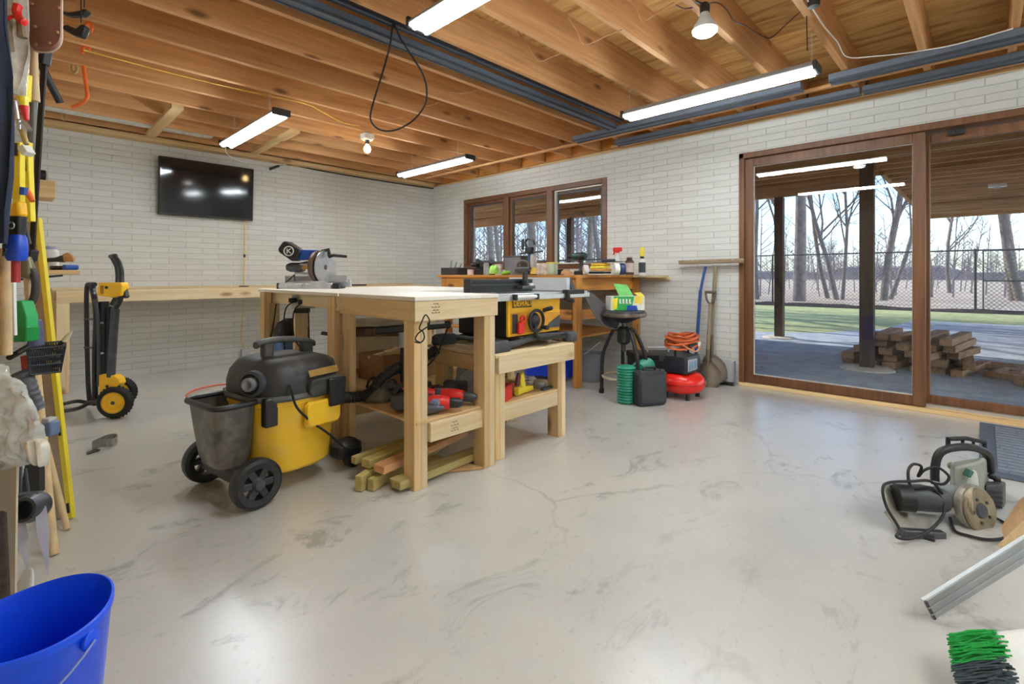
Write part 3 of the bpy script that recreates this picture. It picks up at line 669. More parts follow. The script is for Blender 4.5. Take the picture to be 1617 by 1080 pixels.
m = MB().prism([(.337, -.24, .30), (.337, -.16, .30), (.337, -.12, .41), (.337, -.19, .41)], (.04, 0, 0)); m.build('fence_end', DGREY, rf, bev=.004)
m = MB().box((.32, -.25, .318), (.18, .045, .028)); m.box((.25, -.252, .295), (.03, .03, .06)); m.build('fence_carriage', BLACK, rf, bev=.004)
m = MB().cyl((.25, -.26, .27), (.25, -.30, .262), .013, n=12); m.build('fence_lock_lever', BLACK, T)
# sliding mitre jig lying across the saw top
J = thing('mitre_jig', 'black extruded fence jig with clamp knob lying across the table saw', 'jig', (2.09, 2.10, .897))
m = MB().box((0, 0, .042), (.54, .035, .078)); m.build('fence_bar', plain('anodised_black', srgb(38, 40, 46), .35, .3), J, bev=.003)
m = MB(); m.bar((-.27, -.02, .048), (.27, -.02, .048), .004, .006); m.bar((-.27, -.02, .072), (.27, -.02, .072), .004, .004); m.build('fence_groove', DGREY, J, smooth=False)
MB().box((-.268, -.004, .042), (.014, .055, .085)).build('end_cap', BLACK, J, bev=.004)
m = MB().box((.185, -.035, .03), (.12, .06, .02)); m.box((.2, -.03, .055), (.02, .02, .04)); m.build('gauge_body', DSTEEL, J, bev=.004)
MB().lathe([(.018, 0), (.02, .03), (.012, .038)], (.16, -.045, .045), (0, 0, 1), 14).build('knob', BLACK, J)
MB().box((.185, -.03, .075), (.03, .022, .10)).build('stop_post', BLACK, J, bev=.003)
MB().box((.24, -.03, .04), (.03, .02, .03)).build('scale_window', WHITE, J, bev=.002)

# ---- mitre saw on the outfeed table
ms = pd(492, 454, 3.72); ms.z = .903
K = thing('mitre_saw', 'sliding mitre saw with black motor housing and blue arm on the pale table', 'mitre saw', ms, rz=math.radians(-43.8))
# local x = to the right in view, local y = away from the camera
SC_ = .0048
def q(u, v, y=0.): return Vector(((u-492)*SC_, y, (454-v)*SC_))
m = MB().loft([[Vector((a, b, z)) for a, b in rrect(.40*k, .30*k, .05)] for z, k in ((0, 1), (.03, 1), (.042, .94))]); m.build('base_casting', plain('cast_light', srgb(196, 198, 200), .4, .5), K)
for x in (-.15, .0, .15): MB().cyl((x, -.151, .02), (x, -.158, .02), .03 if x else .02, n=14).build('base_badge', LGREY, K)
for x in (-.19, .21): MB().box((x+.015, -.12, .02), (.05, .05, .045)).build('base_foot', BLACK, K, bev=.006)
MB().lathe([(.13, 0), (.13, .012), (0, .014)], (.0, 0, .043), (0, 0, 1), 32).build('turntable', STEEL, K)
m = MB().bb((-.22, .05, .045), (-.03, .075, .095)); m.bb((.05, .05, .045), (.25, .075, .10)); m.build('fence', LGREY, K, bev=.004)
m = MB().prism([q(487, 432, .0), q(500, 432, .0), q(505, 448, .0), q(480, 452, .0)], (0, .1, 0)); m.build('pivot_bracket', STEEL, K, bev=.006)
m = MB().lathe([(.0, -.012), (.118, -.012), (.122, 0), (.118, .012), (0, .012)], q(507, 420, -.03), (.93, -.37, 0), 36); m.build('blade_guard', plain('guard_bronze', srgb(112, 96, 84), .4, .6), K)
m = MB().lathe([(.02, -.004), (.128, -.004), (.128, .004), (.02, .004)], q(513, 421, -.0), (.96, -.28, 0), 36); m.build('upper_guard', plain('guard_silver', srgb(206, 208, 212), .3, .7), K)
m = MB().prism([q(474, 393, -.04), q(503, 394, -.04), q(502, 408, -.04), q(476, 410, -.04)], (0, .08, 0)); m.build('slide_arm', BLUE, K, bev=.008)
m = MB(); c = q(462, 396, -.05); out = []
for a, b in rrect(.155, .10, .03): 
    an = math.radians(-35); out.append(Vector((c.x+a*math.cos(an)-b*math.sin(an), -.06, c.z+a*math.sin(an)+b*math.cos(an))))
m.prism(out, (0, .11, 0)); mh = m.build('motor_housing', BLACK, K, bev=.008)
MB().torus((c.x+.0, -.064, c.z), .034, .0045, (0, 1, 0), 24, 6).build('logo_ring', WHITE, mh)
m = MB().bar((c.x-.012, -.063, c.z-.018), (c.x-.012, -.063, c.z+.018), .006, .004, (0, 1, 0)); m.bar((c.x-.01, -.063, c.z), (c.x+.014, -.063, c.z+.018), .006, .004, (0, 1, 0)); m.bar((c.x-.006, -.063, c.z+.002), (c.x+.016, -.063, c.z-.018), .006, .004, (0, 1, 0)); m.build('logo_mark', WHITE, mh, smooth=False)
m = MB().lathe([(.0, 0), (.03, .0), (.036, .02), (.036, .10), (.025, .13), (0, .135)], q(483, 421, -.03), (-1, .1, -.0), 18); m.build('motor', DSTEEL, K)
m = MB().tube([q(458, 421, -.03), q(492, 414, -.02), q(500, 418, -.02)], .018, 10); m.build('arm_link', BLACK, K)
for (u, v, u2, v2) in ((470, 430, 496, 431), (478, 417, 500, 416)): MB().tube([q(u, v, -.05), q(u2, v2, -.05)], .009, 8).build('slide_rod', STEEL, K)
m = MB().bar(q(482, 423, -.055), q(494, 419, -.055), .02, .03); m.build('bevel_lever', plain('brass', srgb(190, 150, 90), .35, .6), K, bev=.003)
MB().box(q(496, 425, -.05), (.03, .03, .025)).build('red_mark', plain('rust_red', srgb(170, 90, 60), .5), K, bev=.003)
m = MB().tube([q(508, 396, -.0), q(518, 393, -.0), q(520, 403, 0)], .015, 9); m.build('trigger_grip', BLACK, K)
m = MB().tube([q(519, 404, 0), q(527, 402, -.01), q(548, 404, -.03)], [.014, .012, .011], 10); m.build('handle', BLACK, K)
MB().tube([q(468, 430, 0), q(458, 440, 0), q(446, 449, 0)], .004, 7).build('cord', CORDB, K)
m = MB().tube([q(467, 432, -.02), q(468, 452, -.02)], .006, 7); m.build('material_clamp', DSTEEL, K)
m = MB().prism([q(524, 444, -.1), q(545, 450, -.1), q(545, 454, -.1), q(522, 454, -.1)], (0, .1, 0)); m.build('turntable_arm', BLACK, K, bev=.004)
m = MB().prism([q(523, 432, .08), q(548, 440, .08), q(549, 452, .08), q(520, 452, .08)], (0, .02, 0)); m.build('right_fence', plain('fence_lilac', srgb(208, 212, 226), .4, .4), K, bev=.004)

# ================================================================== SHOP VACUUM
V = thing('shop_vacuum', 'big dusty yellow and black wheeled shop vacuum on the floor left of the work table', 'vacuum', (1.0, 2.53, 0), rz=math.radians(8))
VY = plain('vacuum_yellow', srgb(252, 200, 44), .42, var=.05, dirt=srgb(236, 196, 96))
VB = plain('vacuum_black', srgb(44, 44, 44), .5, var=.25, scale=5, dirt=srgb(104, 102, 98))
def rr3(w, h, r, z, cx=0, cy=0, n=6): return [Vector((cx+a, cy+b, z)) for a, b in rrect(w, h, r, n)]
def rv(w_, h_, r_, z_): return rr3(w_*.90, h_*.97, r_*.95, z_, -.018)
m = MB().loft([rv(.40, .38, .15, .085), rv(.43, .41, .16, .10), rv(.46, .44, .17, .25), rv(.49, .47, .18, .40), rv(.50, .48, .18, .405), rv(.50, .48, .18, .435)])
m.build('tank', VY, V)
for y in (-.245, .245):
    s = 1 if y > 0 else -1
    MB().loft([[Vector((.04+a, y-.0*s, .345+b)) for a, b in rrect(.19, .13, .03)], [Vector((.04+a*.9, y+.022*s, .35+b*.85)) for a, b in rrect(.19, .13, .03)]]).build('latch_boss', VY, V, bev=.004)
MB().loft([rv(.515, .495, .185, .425), rv(.525, .505, .19, .437), rv(.515, .495, .185, .452)]).build('rim', plain('rim_grey', srgb(92, 92, 90), .5), V)
m = MB().loft([rv(.505, .485, .18, .448), rv(.50, .475, .17, .50), rv(.47, .44, .15, .55), rv(.40, .37, .12, .592), rv(.30, .29, .09, .607), rv(.2, .2, .07, .61)])
m.build('motor_head', VB, V)
# arched carrying handle on top
m = MB().loft([[Vector((x, a, z+b)) for a, b in rrect(.05, .03, .012, 3)] for x, z in ((-.155, .665), (-.13, .678), (-.05, .683), (.05, .675), (.12, .658), (.145, .645))])
hd = m.build('top_handle', VB, V)
MB().box((-.10, 0, .637), (.05, .045, .075)).build('handle_post', VB, hd, bev=.01); MB().box((.105, 0, .625), (.06, .045, .07)).build('handle_post', VB, hd, bev=.01)
MB().lathe([(.058, 0), (.058, .03), (.046, .034), (.046, .008), (0, .006)], (-.225, -.13, .515), (-.85, -.5, .05), 24).build('blower_port', DGREY, V)
MB().lathe([(.03, 0), (.03, .04), (.022, .042), (0, .02)], (-.235, -.135, .515), (-.85, -.5, .05), 20).build('port_plug', GREY, V)
# side latches
for s in (-1, 1):
    MB().loft([[Vector((.06+a, s*.212, .47+b)) for a, b in rrect(.20, .085, .035)], [Vector((.06+a*.92, s*.262, .468+b)) for a, b in rrect(.20, .085, .035)]]).build('latch_surround', VB, V, bev=.006)
    MB().prism([(.10-.048, s*.262, .505), (.10+.048, s*.262, .505), (.10+.04, s*.262, .37), (.10-.04, s*.262, .37)], (0, s*.022, 0)).build('latch', BLACK, V, bev=.006)
MB().prism([(-.03, -.235, .552), (.125, -.235, .560), (.13, -.243, .528), (-.025, -.243, .522)], (0, -.006, 0)).build('name_label', plain('label_gold', srgb(156, 122, 48), .45), V, bev=.002)
MB().lathe([(.07, 0), (.075, .02), (.05, .05), (0, .055)], (.175, -.05, .51), (.9, -.3, .15), 20).build('hose_boss', VB, V)
# dust bin with its rim at the rear
bz = [(.15, .17, .20), (.16, .23, .22), (.175, .265, .30), (.18, .285, .40)]
m = MB().loft([rr3(.13, .22, .05, .155, -.295), rr3(.15, .25, .05, .20, -.295), rr3(.165, .28, .05, .30, -.30), rr3(.18, .31, .05, .425, -.305), rr3(.165, .295, .045, .425, -.305), rr3(.15, .265, .045, .30, -.30), rr3(.12, .22, .04, .21, -.295)])
m.build('dust_bin', plain('smoked_plastic', srgb(84, 80, 74), .3, var=.35, scale=6, dirt=srgb(150, 142, 128)), V)
MB().tube([Vector((p.x, p.y, .435)) for p in rr3(.19, .32, .05, .43, -.305)], .013, 8, closed=True).build('bin_rim', BLACK, V)
for s in (-1, 1): MB().box((-.185, s*.185, .385), (.06, .045, .13)).build('bin_bracket', plain('bracket_black', srgb(34, 34, 36), .35), V, bev=.008)
# rear wheels, axle housing, front casters
MB().cyl((-.27, -.235, .105), (-.27, .235, .105), .018, n=12).build('axle', BLACK, V)
MB().box((-.27, 0, .125), (.12, .34, .06)).build('axle_housing', VB, V, bev=.012)
for s in (-1, 1):
    wl = MB().lathe([(.066, -.026), (.09, -.03), (.104, -.022), (.107, 0), (.104, .022), (.09, .03), (.066, .026)], (-.27, s*.235, .107), (0, 1, 0), 36).build('rear_wheel', plain('wheel_black', srgb(36, 36, 38), .45), V)
    m = MB()
    for k in range(6):
        a = 2*PI*k/6; m.bar((-.27, s*.245, .107), (-.27+.08*math.cos(a), s*.245, .107+.08*math.sin(a)), .03, .026, (0, 1, 0))
    m.torus((-.27, s*.248, .107), .078, .012, (0, 1, 0), 30, 8); m.build('spokes', plain('wheel_spoke', srgb(48, 50, 52), .35), wl, bev=.003)
    MB().lathe([(.0, 0), (.026, 0), (.03, .018), (.02, .034), (0, .036)], (-.27, s*.24, .107), (0, s, 0), 20).build('hub_cap', DGREY, wl)
for s in (-1, 1):
    MB().loft([[Vector((.225+a*k, s*.17+b*k, z)) for a, b in rrect(.15, .12, .04)] for z, k in ((.07, .9), (.085, 1), (.13, .95), (.15, .6))]).build('caster_bracket', BLACK, V)
    m = MB().cyl((.26, s*.17-.03, .037), (.26, s*.17+.03, .037), .037, n=22); m.cyl((.255, s*.17, .04), (.245, s*.17, .085), .014, n=10); m.build('caster', BLACK, V, bev=.004)
MB().tube(smooth_path([(-.12, -.232, .50), (-.125, -.262, .475), (-.10, -.262, .40), (-.03, -.26, .32), (.06, -.262, .24), (.13, -.25, .17), (.18, -.24, .13), (.24, -.245, .115), (.29, -.2, .10)], 5), .0055, 8).build('power_cord', CORDB, V)
# hose lying from the vacuum over the shelf of the tool table: ribbed
hp = smooth_path([pd(507, 632, 2.47), pd(520, 628, 2.52), pd(560, 627, 2.62), pd(586, 620, 2.66), pd(600, 600, 2.68), pd(622, 584, 2.72), pd(650, 572, 2.78), pd(672, 562, 2.82), pd(690, 552, 2.86)], 14)
rr = [.027+(.0035 if i % 2 else 0) for i in range(len(hp))]
o = MB().tube(hp, rr, 14).build('vacuum_hose', plain('hose_black', srgb(30, 30, 32), .5), V, world=True)

# ================================================================== FOLDED ROLLING SAW STAND BY THE FAR BENCH
R_ = thing('rolling_stand', 'folded yellow and black rolling saw stand standing upright in front of the far bench', 'stand', pz(180, 655, 0))
def rt(name, pts, r, mat, n=10, k=5): return MB().tube(smooth_path([pd(*p) for p in pts], k), r, n).build(name, mat, R_, world=True)
GL = plain('gloss_black', srgb(30, 31, 34), .3)
ST = plain('worn_steel_tube', srgb(84, 86, 94), .35, .6, var=.3)
rt('side_tube', [(142, 640, 3.62), (139, 600, 3.62), (137, 520, 3.62), (137, 456, 3.62), (143, 449, 3.6), (150, 449, 3.58)], .015, GL)
rt('side_tube', [(150, 640, 3.5), (150, 560, 3.5), (152, 500, 3.5), (149, 470, 3.5), (146, 456, 3.52), (149, 449, 3.52)], .018, GL)
rt('centre_tube', [(164, 600, 3.5), (164, 540, 3.5), (164, 476, 3.5)], .03, BLACK)
rt('shiny_tube', [(156, 610, 3.46), (156, 540, 3.46), (155, 500, 3.46), (150, 472, 3.46)], .012, ST)
rt('handle_tube', [(181, 405, 3.5), (187, 413, 3.5), (191, 424, 3.5), (192, 440, 3.5), (191, 470, 3.48), (182, 488, 3.46)], .016, GL)
rt('handle_tube', [(176, 405, 3.6), (181, 414, 3.6), (185, 424, 3.6), (186, 442, 3.6), (184, 466, 3.58), (176, 482, 3.55)], .015, GL)
MB().tube([pd(175, 405, 3.6), pd(182, 404, 3.5)], .016, 10).build('handle_grip', BLACK, R_, world=True)
MB().bar(pd(194, 447, 3.5), pd(200, 470, 3.48), .03, .03).build('grip_sleeve', BLACK, R_, bev=.005, world=True)
rt('leg_tube', [(182, 488, 3.46), (179, 530, 3.46), (175, 595, 3.46)], .026, ST)
rt('leg_tube', [(172, 484, 3.5), (171, 530, 3.5), (168, 590, 3.5)], .02, GL)
for v in (504, 549): MB().tube([pd(133, v, 3.62), pd(150, v, 3.5)], .006, 7).build('cross_bolt', BLACK, R_, world=True)
for v in (510, 558): MB().tube([pd(158, v, 3.46), pd(168, v-1, 3.5)], .008, 7).build('cross_bolt', STEEL, R_, world=True)
c0 = pd(173, 457, 3.47); RTv = RT.copy(); 
def plate(name, uvs, d, th, mat, bev=.004): return MB().prism([pd(u, v, d) for u, v in uvs], FW*th).build(name, mat, R_, bev=bev, world=True)
bp = plate('head_bracket', [(155, 446), (190, 446), (192, 452), (190, 467), (178, 470), (153, 466)], 3.44, .07, YEL)
plate('label', [(158, 451), (163, 451), (163, 464), (158, 464)], 3.437, .004, plain('label_amber', srgb(170, 116, 10), .5), .001)
plate('foot_bracket', [(156, 592), (180, 593), (187, 598), (189, 606), (180, 616), (165, 620), (156, 623)], 3.44, .06, YEL)
for u, v in ((168, 454), (169, 610)): MB().cyl(pd(u, v, 3.43), pd(u, v, 3.46), .01, n=10).build('bolt', BLACK, R_, world=True)
wc = pd(182, 635, 3.45); wc.z = .113
ax = (RT*.18-FW).normalized()
for dd, nm in ((0, 'wheel'), (.36, 'wheel')):
    c = wc-ax*dd
    if dd: c = wc+FW*.30-RT*.20
    wl = MB().lathe([(.07, -.028), (.095, -.03), (.108, -.018), (.112, 0), (.108, .018), (.095, .03), (.07, .028), (.07, -.028)][:7], c, ax, 36).build('wheel', plain('tyre', srgb(34, 33, 32), .8, bump=.2), R_, world=True)
    MB().lathe([(.0, -.028), (.03, -.03), (.05, -.02), (.074, -.029), (.076, -.026), (.076, .026), (.074, .029), (.05, .02), (.03, .03), (0, .028)], c, ax, 30).build('wheel_rim', YEL, wl, world=True)
    MB().cyl(c+ax*.03, c-ax*.02, .014, n=6).build('hub_nut', DSTEEL, wl, world=True)
    m = MB()
    for k in range(28):
        a = 2*PI*k/28; x, y = frame(ax); m.box(c+(x*math.cos(a)+y*math.sin(a))*.11, (.012, .012, .012), rot=(0, a, 0))
    m.build('tread', RUBBER, wl, world=True)
MB().cyl(wc, wc+FW*.30-RT*.20, .01, n=10).build('axle', DSTEEL, R_, world=True)
for a, b in (((100, 640, 3.75), (122, 628, 3.7)), ((100, 652, 3.55), (124, 640, 3.5))):
    p0 = pd(*a); p0.z = .02; p1 = pd(*b); p1.z = .055
    MB().tube(smooth_path([p0, p1, pd(142, 636, b[2]), pd(160, 632, 3.46)], 5), .014, 9).build('folded_leg', GL, R_, world=True)
# crumpled tape on the floor
t = thing('packing_tape', 'grey crumpled tape ring lying alone on the floor beyond the bucket', 'tape', pz(167, 706, 0), rz=.5)
m = MB()
prev = []
for k in range(25):
    a = 2*PI*k/24; r = .042+.010*math.sin(a*3+1); prev.append(Vector((r*math.cos(a)*1.25, r*math.sin(a), .03+.008*math.sin(a*2))))
m.loft([[p+Vector((0, 0, -.022)), p*1.06+Vector((0, 0, -.022)), p*1.06+Vector((0, 0, .022)), p+Vector((0, 0, .022))] for p in prev], cap=False)
m.build('tape_loop', plain('tape_grey', srgb(150, 148, 142), .35, .3, bump=.5, scale=40), t)
MB().prism([(-.05, -.03, .004), (-.12, -.04, .004), (-.11, -.01, .004), (-.05, .01, .006)], (0, 0, .003)).build('tape_tail', plain('tape_dark', srgb(70, 66, 60), .6), t)
# orange air hose ring on the floor behind the vacuum
OC = plain('hose_orange', srgb(226, 110, 78), .5)
pts = [pz(u, v, .008) for u, v in ((400, 640), (355, 635), (318, 635), (297, 629), (296, 622), (310, 615), (335, 609), (365, 606), (400, 604), (430, 606))]
cable('air_hose', 'orange hose lying in a wide curve on the floor behind the vacuum', 'hose', pts, .007, OC)
tag(MB().tube(smooth_path([pz(u, v, .008) for u, v in ((332, 632), (337, 627), (350, 624), (370, 624), (395, 626))], 6), .007, 8).build('air_hose', OC), 'short inner loop of orange hose beside the vacuum dust bin', 'hose')

# ================================================================== TREATED LUMBER UNDER THE TOOL TABLE
def plank(p0, p1, w, h, mat, label, roll=0):
    o = MB().bar(p0, p1, w, h, up=(math.sin(roll), 0, math.cos(roll))).build('lumber_piece', mat, bev=.003, smooth=False); return tag(o, label, 'lumber', 'offcuts under the tool table')
GW = greenw('x')
def P0(u, v, z): return pz(u, v, z)
plank(P0(566, 764, .038), P0(566, 764, .038)+Vector((.62, .30, 0)), .04, .07, GW, 'green tinted offcut under the tool table, end nearest the vacuum, on the floor')
plank(P0(585, 766, .03), P0(585, 766, .03)+Vector((.60, .22, 0)), .035, .055, GW, 'short green offcut squeezed between two others on the floor under the tool table')
plank(P0(623, 765, .036), P0(623, 765, .036)+Vector((.62, .04, 0)), .085, .038, GW, 'flat green tinted offcut whose square end lies left of the front table leg')
a = P0(560, 724, .10)
plank(P0(558, 727, .10), P0(558, 727, .10)+Vector((.75, .06, .02)), .04, .035, GW, 'thin green lath on top of the pile under the tool table, furthest left')
plank(P0(577, 732, .10), P0(577, 732, .10)+Vector((.55, .10, .01)), .06, .04, GW, 'green slant ended offcut between the thin lath and the pinkish board')
plank(P0(598, 741, .095), P0(598, 741, .095)+Vector((.60, .10, .015)), .075, .036, wood('fir', srgb(226, 178, 130), srgb(196, 140, 92), 'x'), 'pinkish board on top of the pile under the tool table')
plank(P0(640, 742, .02)+Vector((.08, .05, 0)), P0(700, 735, .02), .1, .035, wood('olive_board', srgb(184, 160, 92), srgb(150, 124, 64), 'x'), 'wide olive board lying flat on the floor behind the front table leg')
o = MB().prism([P0(650, 722, .012), P0(690, 718, .012), P0(764, 738, .012), P0(690, 745, .012)], (0, 0, .012)).build('cardboard_sheet', TANP, bev=.002)
o.location.z = .001; tag(o, 'flattened cardboard sheet on the floor under the tool table', 'cardboard')

# ================================================================== GENERIC CORDLESS TOOLS
def drill(name, label, loc, rot, col, dark, cat='drill', group=None, s=1., battery=True):
    """chuck along +x, handle towards -z"""
    t = thing(name, label, cat, loc, rot=rot, group=group); t.scale = (s, s, s)
    MB().lathe([(.0, -.08), (.026, -.078), (.032, -.06), (.033, .02), (.028, .06), (.022, .07), (0, .071)], (0, 0, 0), (1, 0, 0), 18).build('motor_body', col, t)
    MB().lathe([(.018, .06), (.022, .075), (.021, .105), (.012, .125), (.004, .128), (0, .129)], (0, 0, 0), (1, 0, 0), 16).build('chuck', dark, t)
    MB().lathe([(.0335, -.055), (.0345, -.05), (.0345, -.035), (.0335, -.03)], (0, 0, 0), (1, 0, 0), 18).build('vent_band', dark, t)
    MB().loft([[Vector((x+a, b, z)) for a, b in rrect(.04*k, .032*k, .012, 3)] for x, z, k in ((-.02, -.02, 1.1), (-.03, -.07, .95), (-.035, -.115, 1.05), (-.03, -.135, 1.4))]).build('grip', dark, t)
    MB().box((.004, 0, -.045), (.012, .014, .03)).build('trigger', RED if col is not RED else BLACK, t, bev=.004)
    if battery: MB().box((-.02, 0, -.155), (.11, .066, .045)).build('battery', dark, t, bev=.008)
    return t
def puck(name, label, cat, c, r, h, mat, rz=0): pass

sh = .3185
drill('power_drill', 'red and black drill with a steel tipped nose, front left on the tool table shelf', (1.50, 1.985, sh+.046), (PI/2*1.0, .0, -.80), RED, BLACK, s=1.2)
drill('power_drill', 'red drill with a long dark body, right end of the tool table shelf', (1.645, 2.04, sh+.046), (PI/2, 0, -1.0), RED, DGREY, s=1.2)
drill('power_drill', 'red drill lying behind the two front drills in the middle of the shelf', (1.55, 2.13, sh+.06), (PI/2, .2, -.65), RED, BLACK, s=1.0)
drill('power_drill', 'small dark driver at the very front of the tool table shelf', (1.435, 1.965, sh+.03), (PI/2, 0, -.5), DGREY, DSTEEL, s=.75, battery=False)
drill('power_drill', 'red driver lying at the back of the tool table shelf beside the dark post', (1.68, 2.24, sh+.036), (PI/2, 0, 2.0), RED, BLACK, s=1.0)
drill('power_drill', 'red headed tool leaning against the back of the drill pile', (1.53, 2.22, sh+.07), (PI/2, .5, .4), RED, DGREY, s=.8, battery=False)
# dark sander & canvas straps at the left end of the shelf
t = thing('belt_sander', 'grey sander with a pale blue dust port at the left end of the tool shelf', 'sander', (1.425, 2.06, sh), rz=-.9)
MB().loft([[Vector((x, a, .05+b)) for a, b in rrect(.08*k, .085*k, .025)] for x, k in ((-.10, .7), (-.07, 1), (.05, 1.05), (.09, .8))]).build('body', DGREY, t)
MB().lathe([(.028, 0), (.034, .02), (.034, .05), (.026, .055), (.02, .03), (0, .03)], (.09, 0, .045), (1, 0, -.1), 18).build('dust_port', plain('port_blue', srgb(112, 124, 146), .4), t)
MB().tube(smooth_path([(-.09, 0, .09), (-.05, 0, .135), (.03, 0, .13), (.07, 0, .09)], 5), .014, 9).build('handle', BLACK, t)
t = thing('tool_bag', 'grey brown canvas tool bag slumped on the left of the tool shelf', 'bag', (1.46, 2.40, sh), rz=.3)
MB().loft([[Vector((a*k+dx, b*k, z)) for a, b in rrect(.20, .17, .06)] for z, k, dx in ((0, .95, 0), (.02, 1.05, .0), (.05, .95, .01), (.075, .75, .02), (.09, .4, .0))]).build('bag_body', plain('canvas', srgb(104, 94, 80), .9, var=.3, bump=.5), t)
for k in (-1, 1): MB().tube(smooth_path([(-.06, .05*k, .07), (-.02, .06*k, .11), (.05, .05*k, .10), (.08, .04*k, .05)], 5), .007, 7).build('bag_handle', plain('webbing', srgb(60, 56, 50), .9), t)
o = MB().cyl((1.555, 2.02+.3, sh), (1.555, 2.02+.3, sh+.28), .022, n=16).build('dark_post', BLACK); tag(o, 'short black cylinder standing upright behind the red drills', 'canister')
# black nail gun / multi tool leaning over the shelf, its cord
t = thing('power_strip', 'black power strip hung across the back of the tool table under the top', 'power strip', (1.65, 2.26, .72))
MB().bar((-.24, .13, -.02), (.15, -.04, .0), .05, .04).build('strip_body', BLACK, t, bev=.008)
MB().bar((.02, -.015, .012), (.10, -.045, .014), .02, .012).build('strip_label', WHITE, t)
MB().tube(smooth_path([(.14, -.04, 0), (.0, -.10, -.16), (-.08, -.06, -.24), (-.14, 0, -.3)], 6), .005, 7).build('strip_cord', CORDB, t)
# looped dark cord hung on the front leg
pts = [pd(u, v, 2.19) for u, v in ((652, 540), (660, 532), (666, 518), (672, 506), (668, 496), (672, 500), (678, 512), (672, 524), (662, 532), (660, 540), (667, 548), (665, 536), (672, 520), (678, 508), (674, 497), (667, 500), (662, 520), (655, 536))]
MB().tube(smooth_path([pd(u, v, d) for (u, v, d) in ((655, 540, 2.2), (664, 541, 2.18), (670, 534, 2.18), (668, 524, 2.18), (662, 519, 2.18), (666, 508, 2.18), (672, 497, 2.18), (678, 505, 2.19), (677, 514, 2.19), (669, 520, 2.18), (660, 527, 2.18), (656, 536, 2.18), (664, 541, 2.18))], 4), .0032, 7).build('hanging_cord', CORDB, A, world=True)
# post with cords below the outfeed table; hooks
o = MB().bar((1.42, 3.36, .32), (1.42, 3.36, .845), .085, .038, up=(0, 1, 0)).build('loose_stud', pinew('z')); tag(o, 'pale stud standing under the outfeed table with black cords hanging over it', 'lumber')
t = thing('power_box', 'grey outlet block screwed under the outfeed table top with cords plugged in', 'outlet', pd(480, 476, 3.30), rz=-.76)
MB().box((0, .0, 0), (.15, .03, .09)).build('block', LGREY, t, bev=.003); 
for k in range(2): MB().box((-.06+.06*k, -.03, .01-.01*k), (.045, .045, .03)).build('plug', BLACK, t, bev=.005)
MB().box((.0, -.03, -.06), (.09, .05, .03)).build('plug', BLACK, t, bev=.005)
for i, pts in enumerate((((470, 474, 3.25), (452, 486, 3.23), (448, 520, 3.22), (450, 560, 3.22)), ((478, 477, 3.25), (464, 492, 3.23), (464, 530, 3.22), (476, 552, 3.2), (486, 566, 3.2)), ((436, 480, 3.5), (432, 510, 3.5), (425, 545, 3.5)), ((487, 490, 3.3), (488, 530, 3.3), (488, 560, 3.3)))):
    MB().tube(smooth_path([pd(*p) for p in pts], 5), .0045, 7).build('hanging_cord', CORDB, t, world=True)
# blue bin behind, on the outfeed shelf
t = thing('blue_bin', 'blue plastic bin with a black lid under the outfeed table', 'bin', (1.45, 3.58, .3185))
MB().loft([rr3(.17, .15, .02, 0), rr3(.20, .17, .02, .22)]).build('bin_body', plain('bin_blue', srgb(84, 128, 190), .5), t)
MB().loft([rr3(.21, .18, .02, .22), rr3(.21, .18, .02, .235)]).build('bin_lid', LGREY, t)
t = thing('tool_case', 'black tool case with a strap on top of the blue bin', 'case', (1.45, 3.58, .5545))
MB().loft([rr3(.20, .15, .03, 0), rr3(.22, .16, .04, .05), rr3(.17, .12, .04, .11), rr3(.08, .07, .02, .14)]).build('case_body', BLACK, t)
# grey bent hose
cable('grey_hose', 'grey hose bent in a half loop under the outfeed table', 'hose', [pd(u, v, 3.05) for u, v in ((500, 575), (535, 580), (549, 570), (551, 555), (544, 542), (528, 530), (508, 526))], .012, DGREY)
o = MB().bar(pd(486, 556, 3.5), pd(565, 560, 3.6), .03, .04).build('hose_pipe', BLACK); o.location.z = .56-.2; tag(o, 'straight black pipe lying across the outfeed table shelf', 'pipe')
# open yellow box (planer) on shelf at the right of outfeed, cardboard box under
t = thing('wood_crate', 'brown wooden crate of offcuts under the outfeed table', 'crate', (1.86, 2.86, .3185), rz=.05)
CW = wood('crate_wood', srgb(168, 118, 74), srgb(128, 84, 48), 'x')
m = MB().bb((-.2, -.15, 0), (.2, -.135, .17)); m.bb((-.2, .135, 0), (.2, .15, .17)); m.bb((-.2, -.135, 0), (-.185, .135, .17)); m.bb((.185, -.135, 0), (.2, .135, .17)); m.bb((-.185, -.135, 0), (.185, .135, .015)); m.build('crate_body', CW, t, bev=.002)
random.seed(3)
for k in range(7):
    a = random.uniform(-.6, .9); c = Vector((1.86-.13+.045*k, 2.86+random.uniform(-.08, .08), .47+random.uniform(0, .03)))
    d = Vector((math.cos(a), math.sin(a)*.5, random.uniform(-.1, .3))).normalized()*random.uniform(.05, .09)
    o = MB().bar(c-d, c+d, .03, .02).build('wood_offcut', [pinew('x'), greenw('x'), pine('x')][k % 3], bev=.002, smooth=False); tag(o, ['pale wood offcut leftmost on the brown crate', 'green tinted offcut second on the brown crate from the left', 'tan offcut on the left half of the brown crate', 'pale offcut in the middle of the brown crate', 'green tinted offcut right of the middle of the brown crate', 'tan offcut near the right end of the brown crate', 'pale offcut rightmost on the brown crate'][k], 'offcut', 'offcuts on the brown crate')
pl = thing('planer', 'yellow sided thickness planer with a pale front under the outfeed table', 'planer', (1.90, 3.20, .3185), rz=-.65)
MB().bb((-.20, -.12, .0), (-.17, .14, .34)).build('side_panel', YEL, pl, bev=.008); MB().bb((.17, -.12, .0), (.20, .14, .34)).build('side_panel', LGREY, pl, bev=.008)
